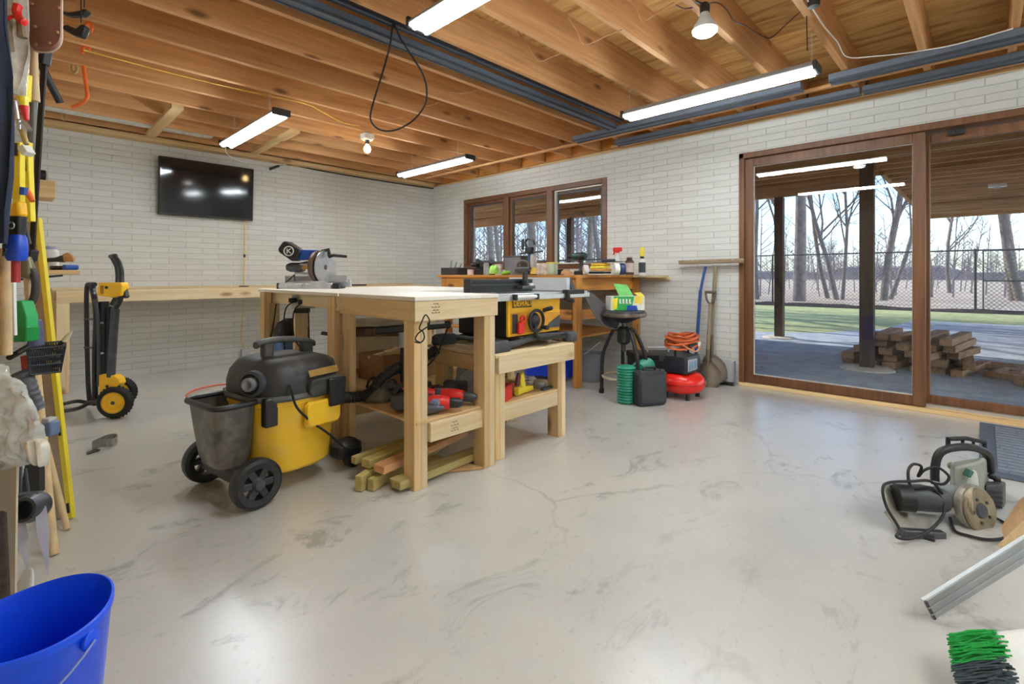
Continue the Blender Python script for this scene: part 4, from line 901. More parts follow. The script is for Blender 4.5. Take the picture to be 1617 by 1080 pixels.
MB().bb((-.17, -.10, .02), (.17, .12, .25)).build('feed_panel', plain('dusty_beige', srgb(206, 190, 160), .6, var=.1), pl, bev=.006)
MB().bb((-.18, -.11, .25), (.18, .13, .31)).build('cutter_head', plain('dusty_brown', srgb(110, 84, 64), .6, dirt=srgb(180, 160, 130)), pl, bev=.008)
MB().bb((-.21, -.13, .32), (.21, .15, .36)).build('top_cover', plain('dusty_white', srgb(208, 198, 178), .6, var=.12, bump=.2), pl, bev=.01)
for z in (.06, .14, .2): MB().box((-.155, -.115, z), (.02, .03, .025)).build('knob', BLACK, pl, bev=.003)
# green small bottle pile
o = MB().lathe([(.05, 0), (.055, .02), (.045, .1), (.02, .13), (.015, .15), (0, .15)], (0, 0, 0)).build('green_bottle', plain('bottle_green', srgb(92, 140, 84), .4), loc=(1.46, 3.0, .3185)); tag(o, 'squat green bottle on the outfeed table shelf beside the near leg', 'bottle')
o = MB().lathe([(.035, 0), (.045, .09), (.047, .09), (.04, .005), (0, .005)], (0, 0, 0)).build('plastic_cup', WHITE, loc=(1.60, 3.05, .3185)); tag(o, 'white plastic cup on the outfeed table shelf', 'cup')

# ---- saw stand shelf
sz = .2995
t = thing('red_box', 'bright red small plastic box on the saw stand shelf', 'box', (1.975, 1.955, sz), rz=.35)
MB().loft([rr3(.10, .06, .008, 0), rr3(.10, .06, .008, .075)]).build('box_body', RED, t, bev=.003); MB().box((0, 0, .08), (.105, .065, .012)).build('box_lid', plain('red_dark', srgb(190, 30, 30), .4), t, bev=.003)
t = thing('pistol_clamp', 'yellow pistol grip tool on the saw stand shelf', 'tool', (2.16, 1.97, sz+.0), rz=.2)
MB().loft([[Vector((x, a, z+b)) for a, b in rrect(.03, h, .01, 3)] for x, z, h in ((-.09, .03, .05), (-.03, .03, .045), (.04, .022, .035), (.08, .02, .03))]).build('body', BYEL, t)
MB().bar((-.02, 0, .03), (-.045, 0, .13), .03, .04).build('grip', BYEL, t, bev=.01)
MB().bar((-.09, 0, .06), (-.06, 0, .13), .02, .03).build('jaw', plain('maroon', srgb(110, 40, 46), .5), t, bev=.006)
t = thing('hand_saw', 'dark long blade saw with a maroon handle sloping across the saw stand shelf', 'saw', (2.02, 2.04, sz+.05), rot=(0, math.radians(-24), .5))
MB().prism([(-.14, 0, -.045), (.16, 0, -.01), (.17, 0, .012), (-.14, 0, .04)], (0, .008, 0)).build('blade', plain('blade_maroon', srgb(70, 30, 40), .4), t, bev=.001)
MB().bar((-.13, .004, 0), (.17, .004, .03), .012, .02).build('spine', BLACK, t, bev=.002)
t = thing('clear_glasses', 'clear safety glasses beside the yellow pistol tool', 'glasses', (2.27, 2.05, sz), rz=-.3)
CLR = plain('clear_plastic', srgb(214, 214, 210), .15, alpha=.55)
for s in (-1, 1): MB().lathe([(0, .012), (.03, .008), (.036, 0)], (s*.04, 0, .035), (0, -1, .2), 18).build('lens', CLR, t)
for s in (-1, 1): MB().tube([(s*.075, 0, .045), (s*.08, .06, .04), (s*.07, .11, .015)], .003, 6).build('temple', DGREY, t)
MB().tube([(-.075, 0, .045), (0, -.005, .05), (.075, 0, .045)], .004, 6).build('bridge', DGREY, t)
o = MB().lathe([(.0, 0), (.035, 0), (.04, .01), (.04, .04), (.03, .05), (0, .05)], (0, 0, 0)).build('tape_measure', plain('tape_silver', srgb(180, 178, 170), .35, .5), loc=(2.335, 2.0, sz)); tag(o, 'silver tape measure at the right end of the saw stand shelf', 'tape measure')
o = MB().bar((-.05, 0, .008), (.05, .01, .008), .025, .014).build('pencil_knife', DGREY, loc=(2.33, 1.935, sz)); tag(o, 'small grey knife at the front right of the saw stand shelf', 'knife')
# clear tarp bundle on saw stand shelf left, blue tarp on the floor behind
def lump(name, label, cat, c, sx, sy, sz_, mat, seed=1, amp=.18, n=26):
    random.seed(seed); ph = [random.uniform(0, 6) for _ in range(8)]
    m = MB(); rings = []
    for i in range(1, 14):
        a = PI*.5*i/13.5*1.0; ring = []
        for k in range(n):
            b = 2*PI*k/n; w_ = 1+amp*(math.sin(3*b+ph[0]+a*2)*.5+math.sin(5*b+ph[1]-a*3)*.35+math.sin(8*b+ph[2]+4*a)*.25)
            r = math.sin(a)**.7; ring.append(Vector((r*math.cos(b)*sx*w_, r*math.sin(b)*sy*w_, max(0, math.cos(a)**.8)*sz_*(1+amp*math.sin(4*b+ph[3]+a*5)*.5))))
        rings.append(ring)
    m.loft(rings); o = m.build(name, mat, loc=c, ang=60); return tag(o, label, cat)
lump('plastic_sheet', 'bunched clear plastic sheet on the saw stand shelf at the left', 'plastic sheet', (1.97, 2.23, sz), .10, .11, .18, plain('clear_sheet', srgb(190, 204, 210), .2, alpha=.8, var=.3, scale=30, bump=.8), 4)
lump('blue_tarp', 'bunched bright blue tarp on the floor under the window bench, seen past the saw stand', 'tarp', (3.80, 3.10, 0), .24, .24, .33, plain('tarp_blue', srgb(20, 60, 190), .35, bump=.6, scale=8), 5, .25)
t = thing('blue_tote', 'blue plastic tote with a white lid edge behind the saw stand', 'tote', (2.96, 3.02, 0), rz=.6)
MB().loft([rr3(.26, .2, .03, 0), rr3(.30, .24, .03, .30)]).build('tote_body', plain('tote_blue', srgb(40, 100, 200), .4), t); MB().tube([Vector((p.x, p.y, .31)) for p in rr3(.31, .25, .03, .3)], .01, 7, closed=True).build('tote_rim', LGREY, t)

# ================================================================== WINDOW BENCH
W = thing('window_bench', 'amber wooden workbench under the brown window', 'workbench', (4.1, 3.4, 0))
ZB = 1.006
board(W, (3.50, 2.60, .980), (4.68, 4.56, ZB), oldw('y'), 'bench_top', .002)
board(W, (3.53, 2.64, .86), (3.565, 4.52, .979), oldw('y'), 'front_rail'); board(W, (3.565, 2.64, .86), (4.66, 2.68, .979), oldw('x'), 'end_rail'); board(W, (3.565, 4.48, .86), (4.66, 4.52, .979), oldw('x'), 'end_rail')
for x, y in ((3.53, 2.60), (4.56, 2.60), (3.53, 4.42), (4.56, 4.42)): board(W, (x, y, 0), (x+.088, y+.04, .98), oldw('z'), 'leg')
board(W, (3.62, 2.605, .60), (4.56, 2.64, .69), oldw('x'), 'stretcher'); board(W, (3.54, 2.66, .60), (3.575, 4.42, .69), oldw('y'), 'stretcher')
board(W, (3.5, 2.70, .42), (4.6, 4.4, .44), oldw('y'), 'lower_shelf')
board(W, (4.655, 2.28, .955), (4.69, 2.60, .985), pinew('y'), 'wall_cleat')
o = MB().bb((4.50, 2.30, .98), (4.69, 2.595, 1.0)).build('side_shelf', pinew('y')); tag(o, 'small pale shelf board on the brick wall at the right end of the window bench', 'shelf')
zb = ZB+.0005
def at_b(u, v, X, z=None):
    p = px(u, v, X); p.z = zb if z is None else z; return p
# helpers for simple packed things on the bench
def boxy(name, label, cat, p, size, mat, lid=None, rz=0., group=None, knob=None):
    t = thing(name, label, cat, p, rz=rz, group=group)
    MB().box((0, 0, size[2]*.5), size).build('body', mat, t, bev=min(size)*.08)
    if lid: MB().box((0, 0, size[2]+size[2]*.06), (size[0]*1.04, size[1]*1.04, size[2]*.12)).build('lid', lid, t, bev=.003)
    return t
def jar(name, label, cat, p, r, h, mat, lidmat, label_mat=None, neck=.7, group=None):
    t = thing(name, label, cat, p, group=group)
    MB().lathe([(.0, 0), (r*.95, 0), (r, .006), (r, h*.78), (r*neck, h*.88), (r*neck, h*.9)], n=22).build('container', mat, t)
    MB().lathe([(r*neck*1.08, h*.88), (r*neck*1.1, h), (0, h*1.005)], n=20).build('cap', lidmat, t)
    if label_mat: MB().lathe([(r*1.012, h*.15), (r*1.012, h*.68)], n=22).build('label_band', label_mat, t)
    return t
t = boxy('tool_tray', 'low black plastic tray at the left end of the window bench', 'tray', at_b(717, 433, 3.72), (.16, .30, .085), plain('tray_black', srgb(50, 48, 48), .6, var=.35, scale=30)); t.rotation_euler.z = 0
for k in range(3): MB().tube([(.0, -.1+.08*k, .08), (.02, -.11+.09*k, .13+.02*k)], .006, 6).build('tool_stub', DSTEEL, t)
jar('small_tub', 'pink and white little tub next to the black tray', 'tub', at_b(743, 433, 3.58), .034, .062, plain('tub_white', srgb(226, 206, 202), .5), plain('tub_pink', srgb(222, 150, 160), .5), neck=.95)
drill('power_drill', 'dark teal drill lying on the tool heap before the left window pane', at_b(760, 420, 3.92, zb+.118), (PI/2, 0, 2.5), TEAL, BLACK)
drill('power_drill', 'dark drill at the right of the heap under the window mullion', at_b(775, 415, 3.95, zb+.14), (PI/2, .2, .9), DGREY, BLACK)
t = thing('tool_heap_case', 'black open tool case under the heap of drills', 'case', at_b(758, 428, 3.95)); MB().box((0, 0, .035), (.24, .42, .07)).build('case_body', BLACK, t, bev=.01); MB().box((0, .0, .078), (.22, .40, .012)).build('case_rim', DGREY, t, bev=.004)
drill('impact_driver', 'teal impact driver on the far left of the tool heap', at_b(738, 425, 3.86, zb+.036), (PI/2, 0, .3), TEAL, BLACK, s=.9)
jar('glass_jar', 'clear jar with a dark base standing before the lime green cloth', 'jar', at_b(768, 437, 3.535), .03, .145, plain('jar_glass', srgb(206, 210, 204), .08, alpha=.5), DGREY, neck=.85)
lump('green_cloth', 'crumpled lime green cloth on the window bench', 'cloth', at_b(780, 431, 3.72), .055, .06, .10, plain('lime_cloth', srgb(160, 212, 96), .8), 8)
jar('white_tin', 'white tin with a dark line standing behind the green cloth', 'tin', at_b(786, 428, 4.05), .055, .125, WHITE, WHITE, plain('tin_line', srgb(200, 198, 190), .5), neck=.95)
o = MB().torus((0, 0, .02), .035, .019, (0, .25, 1), 20, 9).build('tape_roll', LIME, loc=at_b(799, 431, 3.8)); tag(o, 'lime green tape roll on the window bench below the first mullion', 'tape roll')
t = thing('grey_basket', 'grey cloth bin under the middle window pane', 'bin', at_b(816, 429, 4.15)); MB().loft([rr3(.15, .24, .02, 0), rr3(.16, .28, .02, .21), rr3(.14, .26, .015, .21), rr3(.13, .22, .015, .03)]).build('bin_body', plain('cloth_grey', srgb(106, 102, 106), .8), t)
MB().tube([Vector((p.x, p.y, .212)) for p in rr3(.165, .285, .02, .2)], .007, 6, closed=True).build('bin_hem', DGREY, t)
t = thing('jigsaw', 'dark jigsaw with an arched handle on the front of the window bench', 'jigsaw', at_b(826, 433, 3.68), rz=-PI/2)
MB().box((0, 0, .012), (.20, .07, .012)).build('shoe', DSTEEL, t, bev=.003); MB().loft([[Vector((x, a, .05+b)) for a, b in rrect(.06, .06*k, .02)] for x, k in ((-.09, .7), (-.06, 1), (.06, 1.1), (.10, .8))]).build('body', DGREY, t)
MB().tube(smooth_path([(-.08, 0, .07), (-.07, 0, .12), (0, 0, .14), (.07, 0, .12), (.085, 0, .07)], 5), .014, 9).build('handle', plain('handle_grey', srgb(90, 88, 84), .5), t)
t = thing('bench_press', 'blue and black small drill press standing against the middle window pane', 'drill press', at_b(836, 427, 4.05), rz=-PI/2)
MB().box((0, 0, .01), (.14, .12, .02)).build('press_base', DSTEEL, t, bev=.004); MB().cyl((.0, 0, .02), (.0, 0, .30), .02, n=14).build('column', plain('press_blue', srgb(54, 84, 120), .4), t)
MB().box((.0, 0, .27), (.09, .06, .07)).build('press_head', BLACK, t, bev=.008); MB().tube(smooth_path([(-.03, 0, .30), (-.06, 0, .36), (-.02, 0, .40), (.05, 0, .38), (.075, 0, .33)], 5), .011, 8).build('cable_loop', BLACK, t)
MB().cyl((-.14, 0, .24), (.19, 0, .255), .009, n=8).build('press_handle', BLACK, t); MB().box((-.10, 0, .34), (.02, .03, .12)).build('scale_arm', DGREY, t, bev=.004); MB().box((.06, .0, .13), (.05, .06, .18)).build('clear_guard', CLR, t, bev=.004)
lump('sponge', 'yellow sponge on the window bench behind the jig', 'sponge', at_b(842, 431, 3.72), .04, .055, .075, plain('sponge_yellow', srgb(232, 196, 98), .9, bump=.8, scale=40), 11, .1)
boxy('parts_box', 'printed grey and white carton on the window bench between sponge and yellow tin', 'carton', at_b(858, 431, 3.75), (.08, .11, .115), plain('carton_print', srgb(206, 196, 184), .6, var=.4, scale=22))
t = boxy('green_tin', 'pale green tin with a yellow top beside the printed carton', 'tin', at_b(872, 431, 3.78), (.07, .09, .11), plain('pale_green', srgb(186, 206, 180), .5), lid=plain('tin_yellow', srgb(222, 204, 70), .5))
boxy('black_charger', 'small black charger at the foot of the second mullion', 'charger', at_b(884, 431, 3.85), (.06, .06, .055), BLACK)
lump('rag', 'tan rag crumpled on the bench right of the second mullion', 'rag', at_b(894, 431, 3.72), .045, .06, .045, plain('rag_tan', srgb(196, 150, 104), .9), 13)
drill('cordless_drill', 'dark green cordless drill standing upright in front of the right window pane', at_b(914, 431, 3.86, zb+.180), (0, 0, PI/2+.0), TEAL, BLACK, s=1.06)
t = thing('white_roll', 'white roll beside the battery of the upright drill', 'roll', at_b(925, 431, 3.66)); MB().lathe([(.012, -.02), (.042, -.02), (.045, -.015), (.045, .015), (.042, .02), (.012, .02)], (0, 0, .045), (.75, -.65, 0), 24).build('roll_body', WHITE, t); MB().lathe([(.012, -.021), (.018, -.022), (.018, .022), (.012, .021)], (0, 0, .045), (.75, -.65, 0), 16).build('roll_core', TANP, t)
t = thing('quick_clamp_box', 'stack of yellow packets on the window bench right of the drill', 'packets', at_b(948, 431, 3.78))
for k in range(4): MB().box((0, random.uniform(-.01, .01), .02+k*.024), (.11, .17-.01*k, .02)).build('packet', [BLACK, plain('packet_orange', srgb(226, 160, 60), .5), BYEL, YEL][k], t, bev=.003)
t = thing('trowel', 'grey steel plate tool lying on top of the yellow packets', 'trowel', Vector((3.80, 2.78, zb+.112))); t.location.x = 3.78; t.location.y = at_b(950, 431, 3.78).y-.02
MB().prism([(-.05, -.20, 0), (.05, -.20, 0), (.06, .12, 0), (0, .22, 0), (-.05, .12, 0)], (0, 0, .006)).build('plate', DSTEEL, t, bev=.002); MB().box((0, -.05, .018), (.03, .14, .022)).build('handle', DGREY, t, bev=.008)
for u, X, lab, mt in ((973, 3.62, 'white tape roll standing on the bench, left of the navy one', WHITE), (982, 3.72, 'navy tape roll standing behind the white one', plain('navy_plastic', srgb(40, 50, 92), .4))):
    t = thing('tape_roll', lab, 'tape roll', at_b(u, 431, X)); MB().lathe([(.02, -.022), (.048, -.022), (.05, -.018), (.05, .018), (.048, .022), (.02, .022), (.02, -.022)], (0, 0, .05), (.75, -.65, 0), 24).build('roll_body', mt, t)
t = thing('spray_bottle', 'clear spray bottle with a red trigger head at the right end of the window bench', 'spray bottle', at_b(975, 431, 4.15))
MB().lathe([(0, 0), (.045, 0), (.05, .01), (.05, .12), (.03, .17), (.018, .20), (.018, .215)], n=22).build('bottle', plain('clear_bottle', srgb(226, 226, 222), .2, alpha=.6), t)
MB().box((.0, 0, .245), (.035, .09, .04)).build('spray_head', RED, t, bev=.008); MB().cyl((0, 0, .21), (0, 0, .235), .02, n=14).build('collar', RED, t); MB().bar((0, .03, .235), (0, .045, .195), .012, .014).build('trigger', RED, t, bev=.003)
jar('brown_bottle', 'dark brown labelled bottle beside the spray bottle', 'bottle', at_b(994, 431, 4.15), .042, .165, plain('bottle_brown', srgb(86, 60, 50), .35), plain('cap_brown', srgb(70, 50, 44), .4), plain('label_cream', srgb(196, 176, 164), .6), neck=.6)
t = jar('caulk_tube', 'tall white tube with a yellow nozzle at the right end of the window bench', 'caulk tube', at_b(1014, 432, 4.45, 1.0005), .034, .19, WHITE, BLACK, plain('label_dark', srgb(56, 60, 60), .5), neck=.5)
MB().lathe([(.014, .19), (.022, .21), (.022, .245), (.018, .275), (.012, .285), (0, .286)], n=16).build('nozzle_cap', BYEL, t)
# under the bench
boxy('black_machine', 'dark bench grinder on the lower shelf of the window bench', 'grinder', Vector((3.75, 3.95, .4405)), (.3, .5, .3), plain('machine_dark', srgb(60, 62, 62), .5, var=.4, scale=12), lid=None)
t = thing('yellow_machine', 'yellow machine base on the lower window bench shelf seen past the tool table', 'machine', Vector((3.72, 3.4, .4405))); MB().box((0, 0, .05), (.3, .4, .1)).build('base', YEL, t, bev=.01); MB().box((.02, 0, .17), (.2, .24, .14)).build('motor', BLACK, t, bev=.02)
# grey drop cloth hanging off the bench end to the stool
def cloth():
    rows = []; n = 20
    path = smooth_path([(3.56, 2.585, .94), (3.64, 2.56, .90), (3.76, 2.50, .76), (3.86, 2.44, .64), (3.90, 2.36, .58), (3.93, 2.26, .62)], 6)
    P = [pd(u, v, d) for u, v, d in ((921, 462, 3.95), (928, 480, 4.0), (940, 500, 4.02), (955, 514, 4.05), (970, 518, 4.1))]
    Q = [pd(u, v, d) for u, v, d in ((926, 460, 4.3), (942, 470, 4.32), (958, 484, 4.33), (968, 498, 4.33), (978, 508, 4.3))]
    P = smooth_path(P, 5); Q = smooth_path(Q, 5); m = MB(); secs = []
    for i in range(len(P)):
        row = []
        for j in range(9):
            t = j/8; p = P[i].lerp(Q[i], t); p.z += -.05*math.sin(t*PI)+.012*math.sin(t*14+i*.25)
            row.append(p)
        secs.append(row+[q_+Vector((.0, .0, .006)) for q_ in row[::-1]])
    m.loft(secs); return m
o = cloth().build('drop_cloth', plain('cloth_dark', srgb(92, 88, 88), .55, var=.25, scale=6, bump=.3), ang=70); tag(o, 'dark grey sheet sagging from the table saw rail to the stool', 'sheet')

# ================================================================== STOOL, CASES, COMPRESSOR BY THE BRICK WALL
sc = Vector((3.42, 2.02, 0)); sc = pd(985, 600, 4.15); sc.z = 0
K2 = thing('work_stool', 'round black four legged shop stool with a foot ring', 'stool', sc)
MB().lathe([(.0, .60), (.03, .60), (.16, .655), (.18, .67), (.185, .69), (.17, .705), (0, .71)], n=32).build('seat', plain('seat_black', srgb(44, 44, 50), .45), K2)
MB().lathe([(.178, .655), (.188, .665), (.188, .685), (.178, .695)], n=32).build('seat_band', plain('seat_band', srgb(120, 108, 96), .4, .3, var=.5, scale=18), K2)
MB().cyl((0, 0, .36), (0, 0, .61), .016, n=14).build('screw_post', DSTEEL, K2)
MB().lathe([(.03, .42), (.055, .44), (.055, .55), (.035, .57)], n=18).build('hub', BLACK, K2)
legs = [(962, 612), (978, 636), (1042, 606), (1012, 588)]
for i, a in enumerate((-155, -100, -10, 75)):
    a = math.radians(a+43.8-0); d = Vector((math.cos(a), math.sin(a), 0))
    ls = MB().tube(smooth_path([d*.05+Vector((0, 0, .545)), d*.09+Vector((0, 0, .53)), d*.165+Vector((0, 0, .36)), d*.18+Vector((0, 0, .25)), d*.185+Vector((0, 0, .02))], 5), .016, 10).build('leg', BLACK, K2)
    MB().cyl(d*.185, d*.185+Vector((0, 0, .035)), .021, n=12).build('rubber_foot', RUBBER, ls)
MB().torus((0, 0, .15), .175, .011, n=32).build('foot_ring', plain('ring_tan', srgb(196, 176, 150), .4, .4), K2)
cb = thing('wipes_carton', 'green and yellow printed carton with an open flap on the black stool', 'carton', sc+Vector((.02, 0, .7105)), rz=math.radians(-40))
PG = plain('carton_green', srgb(40, 166, 74), .5, var=.1)
m = MB(); w2, d2, h2 = .145, .07, .115
for a, b in (((-w2, -d2, 0), (w2, -d2+.004, h2)), ((-w2, d2-.004, 0), (w2, d2, h2)), ((-w2, -d2+.004, 0), (-w2+.004, d2-.004, h2)), ((w2-.004, -d2+.004, 0), (w2, d2-.004, h2)), ((-w2+.004, -d2+.004, 0), (w2-.004, d2-.004, .004))): m.bb(a, b)
m.build('carton_body', plain('carton_white', srgb(226, 226, 214), .5), cb, smooth=False)
m = MB(); m.prism([(-w2+.03, -d2-.001, .0), (.03, -d2-.001, .0), (.055, -d2-.001, h2), (-w2+.025, -d2-.001, h2)], (0, .0008, 0)); m.build('print_green', PG, cb, smooth=False)
MB().prism([(-w2+.012, -d2-.0015, .01), (-w2+.05, -d2-.0015, .01), (-w2+.06, -d2-.0015, h2-.01), (-w2+.012, -d2-.0015, h2-.02)], (0, .0008, 0)).build('print_yellow', BYEL, cb, smooth=False)
MB().prism([(-.01, -d2-.002, .0), (.085, -d2-.002, .0), (.075, -d2-.002, .038), (-.005, -d2-.002, .042)], (0, .0008, 0)).build('print_blue', plain('print_blue', srgb(30, 70, 170), .5), cb, smooth=False)
MB().prism([(.055, -d2-.0015, .06), (.12, -d2-.0015, .05), (.13, -d2-.0015, h2), (.06, -d2-.0015, h2)], (0, .0008, 0)).build('print_yellow', plain('print_amber', srgb(238, 206, 70), .5), cb, smooth=False)
m = MB()
for i in range(4): m.bb((-.075+i*.028, -d2-.0028, .055), (-.06+i*.028, -d2-.002, .095)); m.bb((-.075+i*.028, -d2-.0028, .055), (-.054+i*.028, -d2-.002, .063))
m.build('print_letters', WHITE, cb, smooth=False)
MB().prism([(-.03, d2-.002, h2), (.10, d2-.002, h2), (.045, d2+.01, h2+.095), (-.075, d2+.01, h2+.105)], (0, .003, 0)).build('flap', plain('flap_green', srgb(120, 206, 110), .5), cb, smooth=False)
MB().prism([(w2-.05, -d2, h2), (w2, -d2, h2), (w2+.0, d2*.3, h2+.03), (w2-.06, d2*.3, h2+.025)], (0, 0, .002)).build('flap', plain('flap_yellow', srgb(236, 214, 90), .5), cb, smooth=False)
# grey waste bin under the window bench
p = pz(938, 606, 0); t = thing('waste_bin', 'grey plastic bin with a wire handle under the end of the window bench', 'bin', p+Vector((.12, .12, 0)))
MB().lathe([(0, 0), (.105, 0), (.11, .005), (.135, .245), (.142, .25), (.142, .262), (.128, .262), (.10, .01), (0, .008)], n=28).build('bin_body', plain('bin_grey', srgb(124, 128, 134), .5, var=.1), t)
MB().tube(smooth_path([(-.14, 0, .25), (-.10, -.06, .30), (0, -.09, .36), (.10, -.05, .34), (.14, 0, .25)], 5), .004, 6).build('wire_handle', LGREY, t)
# green hose case, black case
CR = math.radians(-20)
p = pz(998, 640, 0); t = thing('green_hose_reel', 'green ribbed roll standing upright beside the black case', 'hose roll', p+Vector((.03, .07, 0)), rz=.4)
GT = plain('green_ribbed', srgb(30, 140, 110), .4, var=.1)
m = MB()
prof = [(0, 0), (.05, 0)]
for k in range(13):
    z = .01+.26*k/12; prof += [(.058, z), (.066, z+.008), (.058, z+.016)]
prof += [(.045, .295), (0, .30)]
m.lathe(prof, n=24, sy=1.15); m.build('ribbed_shell', GT, t)
p2 = pz(1005, 606, 0)
t = thing('green_hose_reel', 'second green ribbed roll lying behind the black case', 'hose roll', pz(1026, 634, 0)+Vector((.13, .13, .0)), rz=.2)
m = MB(); prof = [(0, 0), (.05, 0)]
for k in range(12): z = .01+.22*k/11; prof += [(.058, z), (.066, z+.008), (.058, z+.016)]
prof += [(.045, .25), (0, .255)]
m.lathe(prof, (-.12, 0, .235), (1, 0, 0), 22); m.build('ribbed_shell', GT, t); MB().box((0, 0, .085), (.2, .12, .17)).build('carrier', BLACK, t, bev=.01)
p = pz(1030, 643, 0); t = thing('tool_case', 'black moulded plastic tool case standing on its edge on the floor', 'tool case', p+Vector((.055, .055, 0)), rz=math.radians(-28))
MB().loft([[Vector((a, y, .135+b)) for a, b in rrect(.25*k, .26*k, .03)] for y, k in ((-.055, .92), (-.045, 1), (-.004, 1), (.0, .97), (.004, 1), (.045, 1), (.055, .92))]).build('case_shell', plain('case_black', srgb(48, 50, 54), .55, var=.25, scale=24, bump=.2), t)
MB().loft([[Vector((a*.86, y, .13+b*.86)) for a, b in rrect(.25, .24, .03)] for y in (-.062, -.05)]).build('case_relief', plain('case_relief', srgb(58, 60, 64), .5), t, bev=.004)
MB().tube(smooth_path([(-.05, 0, .262), (-.045, 0, .285), (.045, 0, .285), (.05, 0, .262)], 4), .009, 8).build('case_handle', BLACK, t)
for x in (-.09, .09): MB().box((x, -.035, .262), (.035, .03, .022)).build('latch', DGREY, t, bev=.003)
# red pancake compressor
p = pz(1087, 633, 0); p = p+Vector((.10, .10, 0)); t = thing('air_compressor', 'round red pancake air compressor on the floor against the brick wall', 'compressor', p)
CRD = plain('compressor_red', srgb(232, 36, 24), .28, var=.04)
MB().lathe([(0, .035), (.08, .037), (.145, .055), (.175, .09), (.182, .125), (.175, .16), (.145, .195), (.08, .213), (0, .215)], n=40).build('tank', CRD, t)
MB().lathe([(.183, .119), (.1845, .122), (.1845, .128), (.183, .131)], n=40).build('weld_seam', plain('seam_red', srgb(190, 24, 18), .4), t)
for k in range(4):
    a = PI/4+PI/2*k; m = MB().cyl((math.cos(a)*.13, math.sin(a)*.13, 0), (math.cos(a)*.13, math.sin(a)*.13, .06), .018, .015, 12); m.build('rubber_foot', BLACK, t)
tx = text_part('PORTER', .03, plain('label_silver', srgb(214, 206, 206), .4), t, (.06+.045, -.16, .11), (PI/2, 0, math.radians(24)), .001, sx=.9)
tx.location = (math.cos(math.radians(-66))*.1835, math.sin(math.radians(-66))*.1835, .125)
MB().loft([rr3(.27, .21, .03, .215), rr3(.28, .22, .03, .30), rr3(.26, .20, .03, .345)]).build('motor_shroud', plain('shroud_black', srgb(38, 38, 46), .4), t)
MB().prism([(-.13, -.113, .235), (.04, -.113, .235), (.04, -.113, .325), (-.13, -.113, .33)], (0, .006, 0)).build('info_panel', plain('panel_grey', srgb(176, 180, 190), .4, var=.12, scale=50), t, bev=.002)
for k in range(3): MB().box((-.10+.05*k, -.116, .28), (.028, .004, .06)).build('panel_icon', plain('icon_blue', srgb(120, 160, 190), .4), t, bev=.001)
MB().tube(smooth_path([(.11, -.06, .21), (.17, -.05, .30), (.17, .02, .34), (.12, .05, .36)], 5), .008, 8).build('air_line', BLACK, t)
MB().tube([(-.12, 0, .34), (-.12, 0, .40), (.12, 0, .40), (.12, 0, .34)], .01, 8).build('carry_handle', BLACK, t)
# coiled orange cord on top
oc = thing('cord_coil', 'thick coil of orange extension cord on top of the red compressor', 'extension cord', p+Vector((0, 0, .412)))
random.seed(12)
for L in range(9):
    pts = []; rx = .172-.006*random.random(); ry = .12; ph = random.uniform(0, 6)
    for k in range(32):
        a = 2*PI*k/32; pts.append(Vector((math.cos(a)*(rx-.012*(L % 3))+random.uniform(-.004, .004), math.sin(a)*(ry-.012*(L % 3)), .008+.0115*L+.012*math.sin(a*2+ph)+.0)))
    MB().tube(pts, .0088, 8, closed=True).build('cord_turn', [CORDO, plain('cord_rust', srgb(176, 84, 44), .6), CORDO][L % 3], oc)
MB().box((.05, -.115, .03), (.05, .03, .035)).build('cord_plug', WHITE, oc, bev=.005)
MB().tube(smooth_path([(.15, -.03, .07), (.08, -.12, .03), (-.02, -.135, -.02), (-.11, -.12, .0), (-.15, -.05, .05)], 6), .006, 7).build('cord_turn', plain('cord_pale', srgb(214, 150, 110), .6), oc)
o = MB().bar((-.09, -.09, .018), (.04, -.1, .02), .05, .035).build('cord_adapter', BLACK, oc, bev=.008)
# black floor tool box / machine behind stool
t = thing('black_toolbox', 'black tool box with a carry handle behind the stool legs', 'tool box', pd(1015, 590, 4.55), rz=math.radians(-46)); t.location = Vector((4.30, 2.22, 0))
MB().bb((-.26, -.13, 0), (.26, .13, .25)).build('box_body', plain('toolbox_black', srgb(34, 35, 38), .4), t, bev=.015); MB().bb((-.27, -.135, .22), (.27, .135, .28)).build('box_lid', BLACK, t, bev=.012)
MB().tube([(-.1, 0, .28), (-.1, 0, .32), (.1, 0, .32), (.1, 0, .28)], .009, 8).build('carry_handle', LGREY, t); MB().box((0, -.138, .24), (.06, .01, .05)).build('latch', DSTEEL, t, bev=.003)
# long tools on the wall
br = thing('push_broom', 'blue handled push broom standing head up against the wall beside the door', 'broom', px(1092, 620, 4.6)); br.location.z = 0
a = px(1074, 416, 4.62); b = px(1174, 413, 4.62)
hb = MB().bar(Vector((4.61, a.y, a.z)), Vector((4.61, b.y, b.z)), .055, .022).build('broom_head', greyw('y'), br, bev=.005, world=True)
m = MB(); random.seed(5)
for i in range(60):
    f = i/59; q0 = Vector((4.61, a.y+(b.y-a.y)*f, a.z+(b.z-a.z)*f+.01))
    for j in range(2): m.bar(q0+Vector((-.018+.03*j, 0, 0)), q0+Vector((-.018+.03*j+random.uniform(-.01, .01), random.uniform(-.006, .006), .018)), .006, .008)
m.build('bristles', plain('bristle_tan', srgb(170, 150, 120), .9), hb, world=True, smooth=False)
h0 = px(1114, 421, 4.60); h1 = px(1103, 520, 4.45); h2 = pz(1096, 600, .05)
MB().tube([h0, px(1106, 460, 4.585)], .013, 12).build('handle', plain('handle_blue', srgb(44, 74, 140), .4), br, world=True)
MB().tube([px(1106, 459, 4.585), h0.lerp(px(1099, 560, 4.50), 1.0)], .015, 12).build('handle_sleeve', plain('handle_navy', srgb(34, 66, 130), .4), br, world=True)
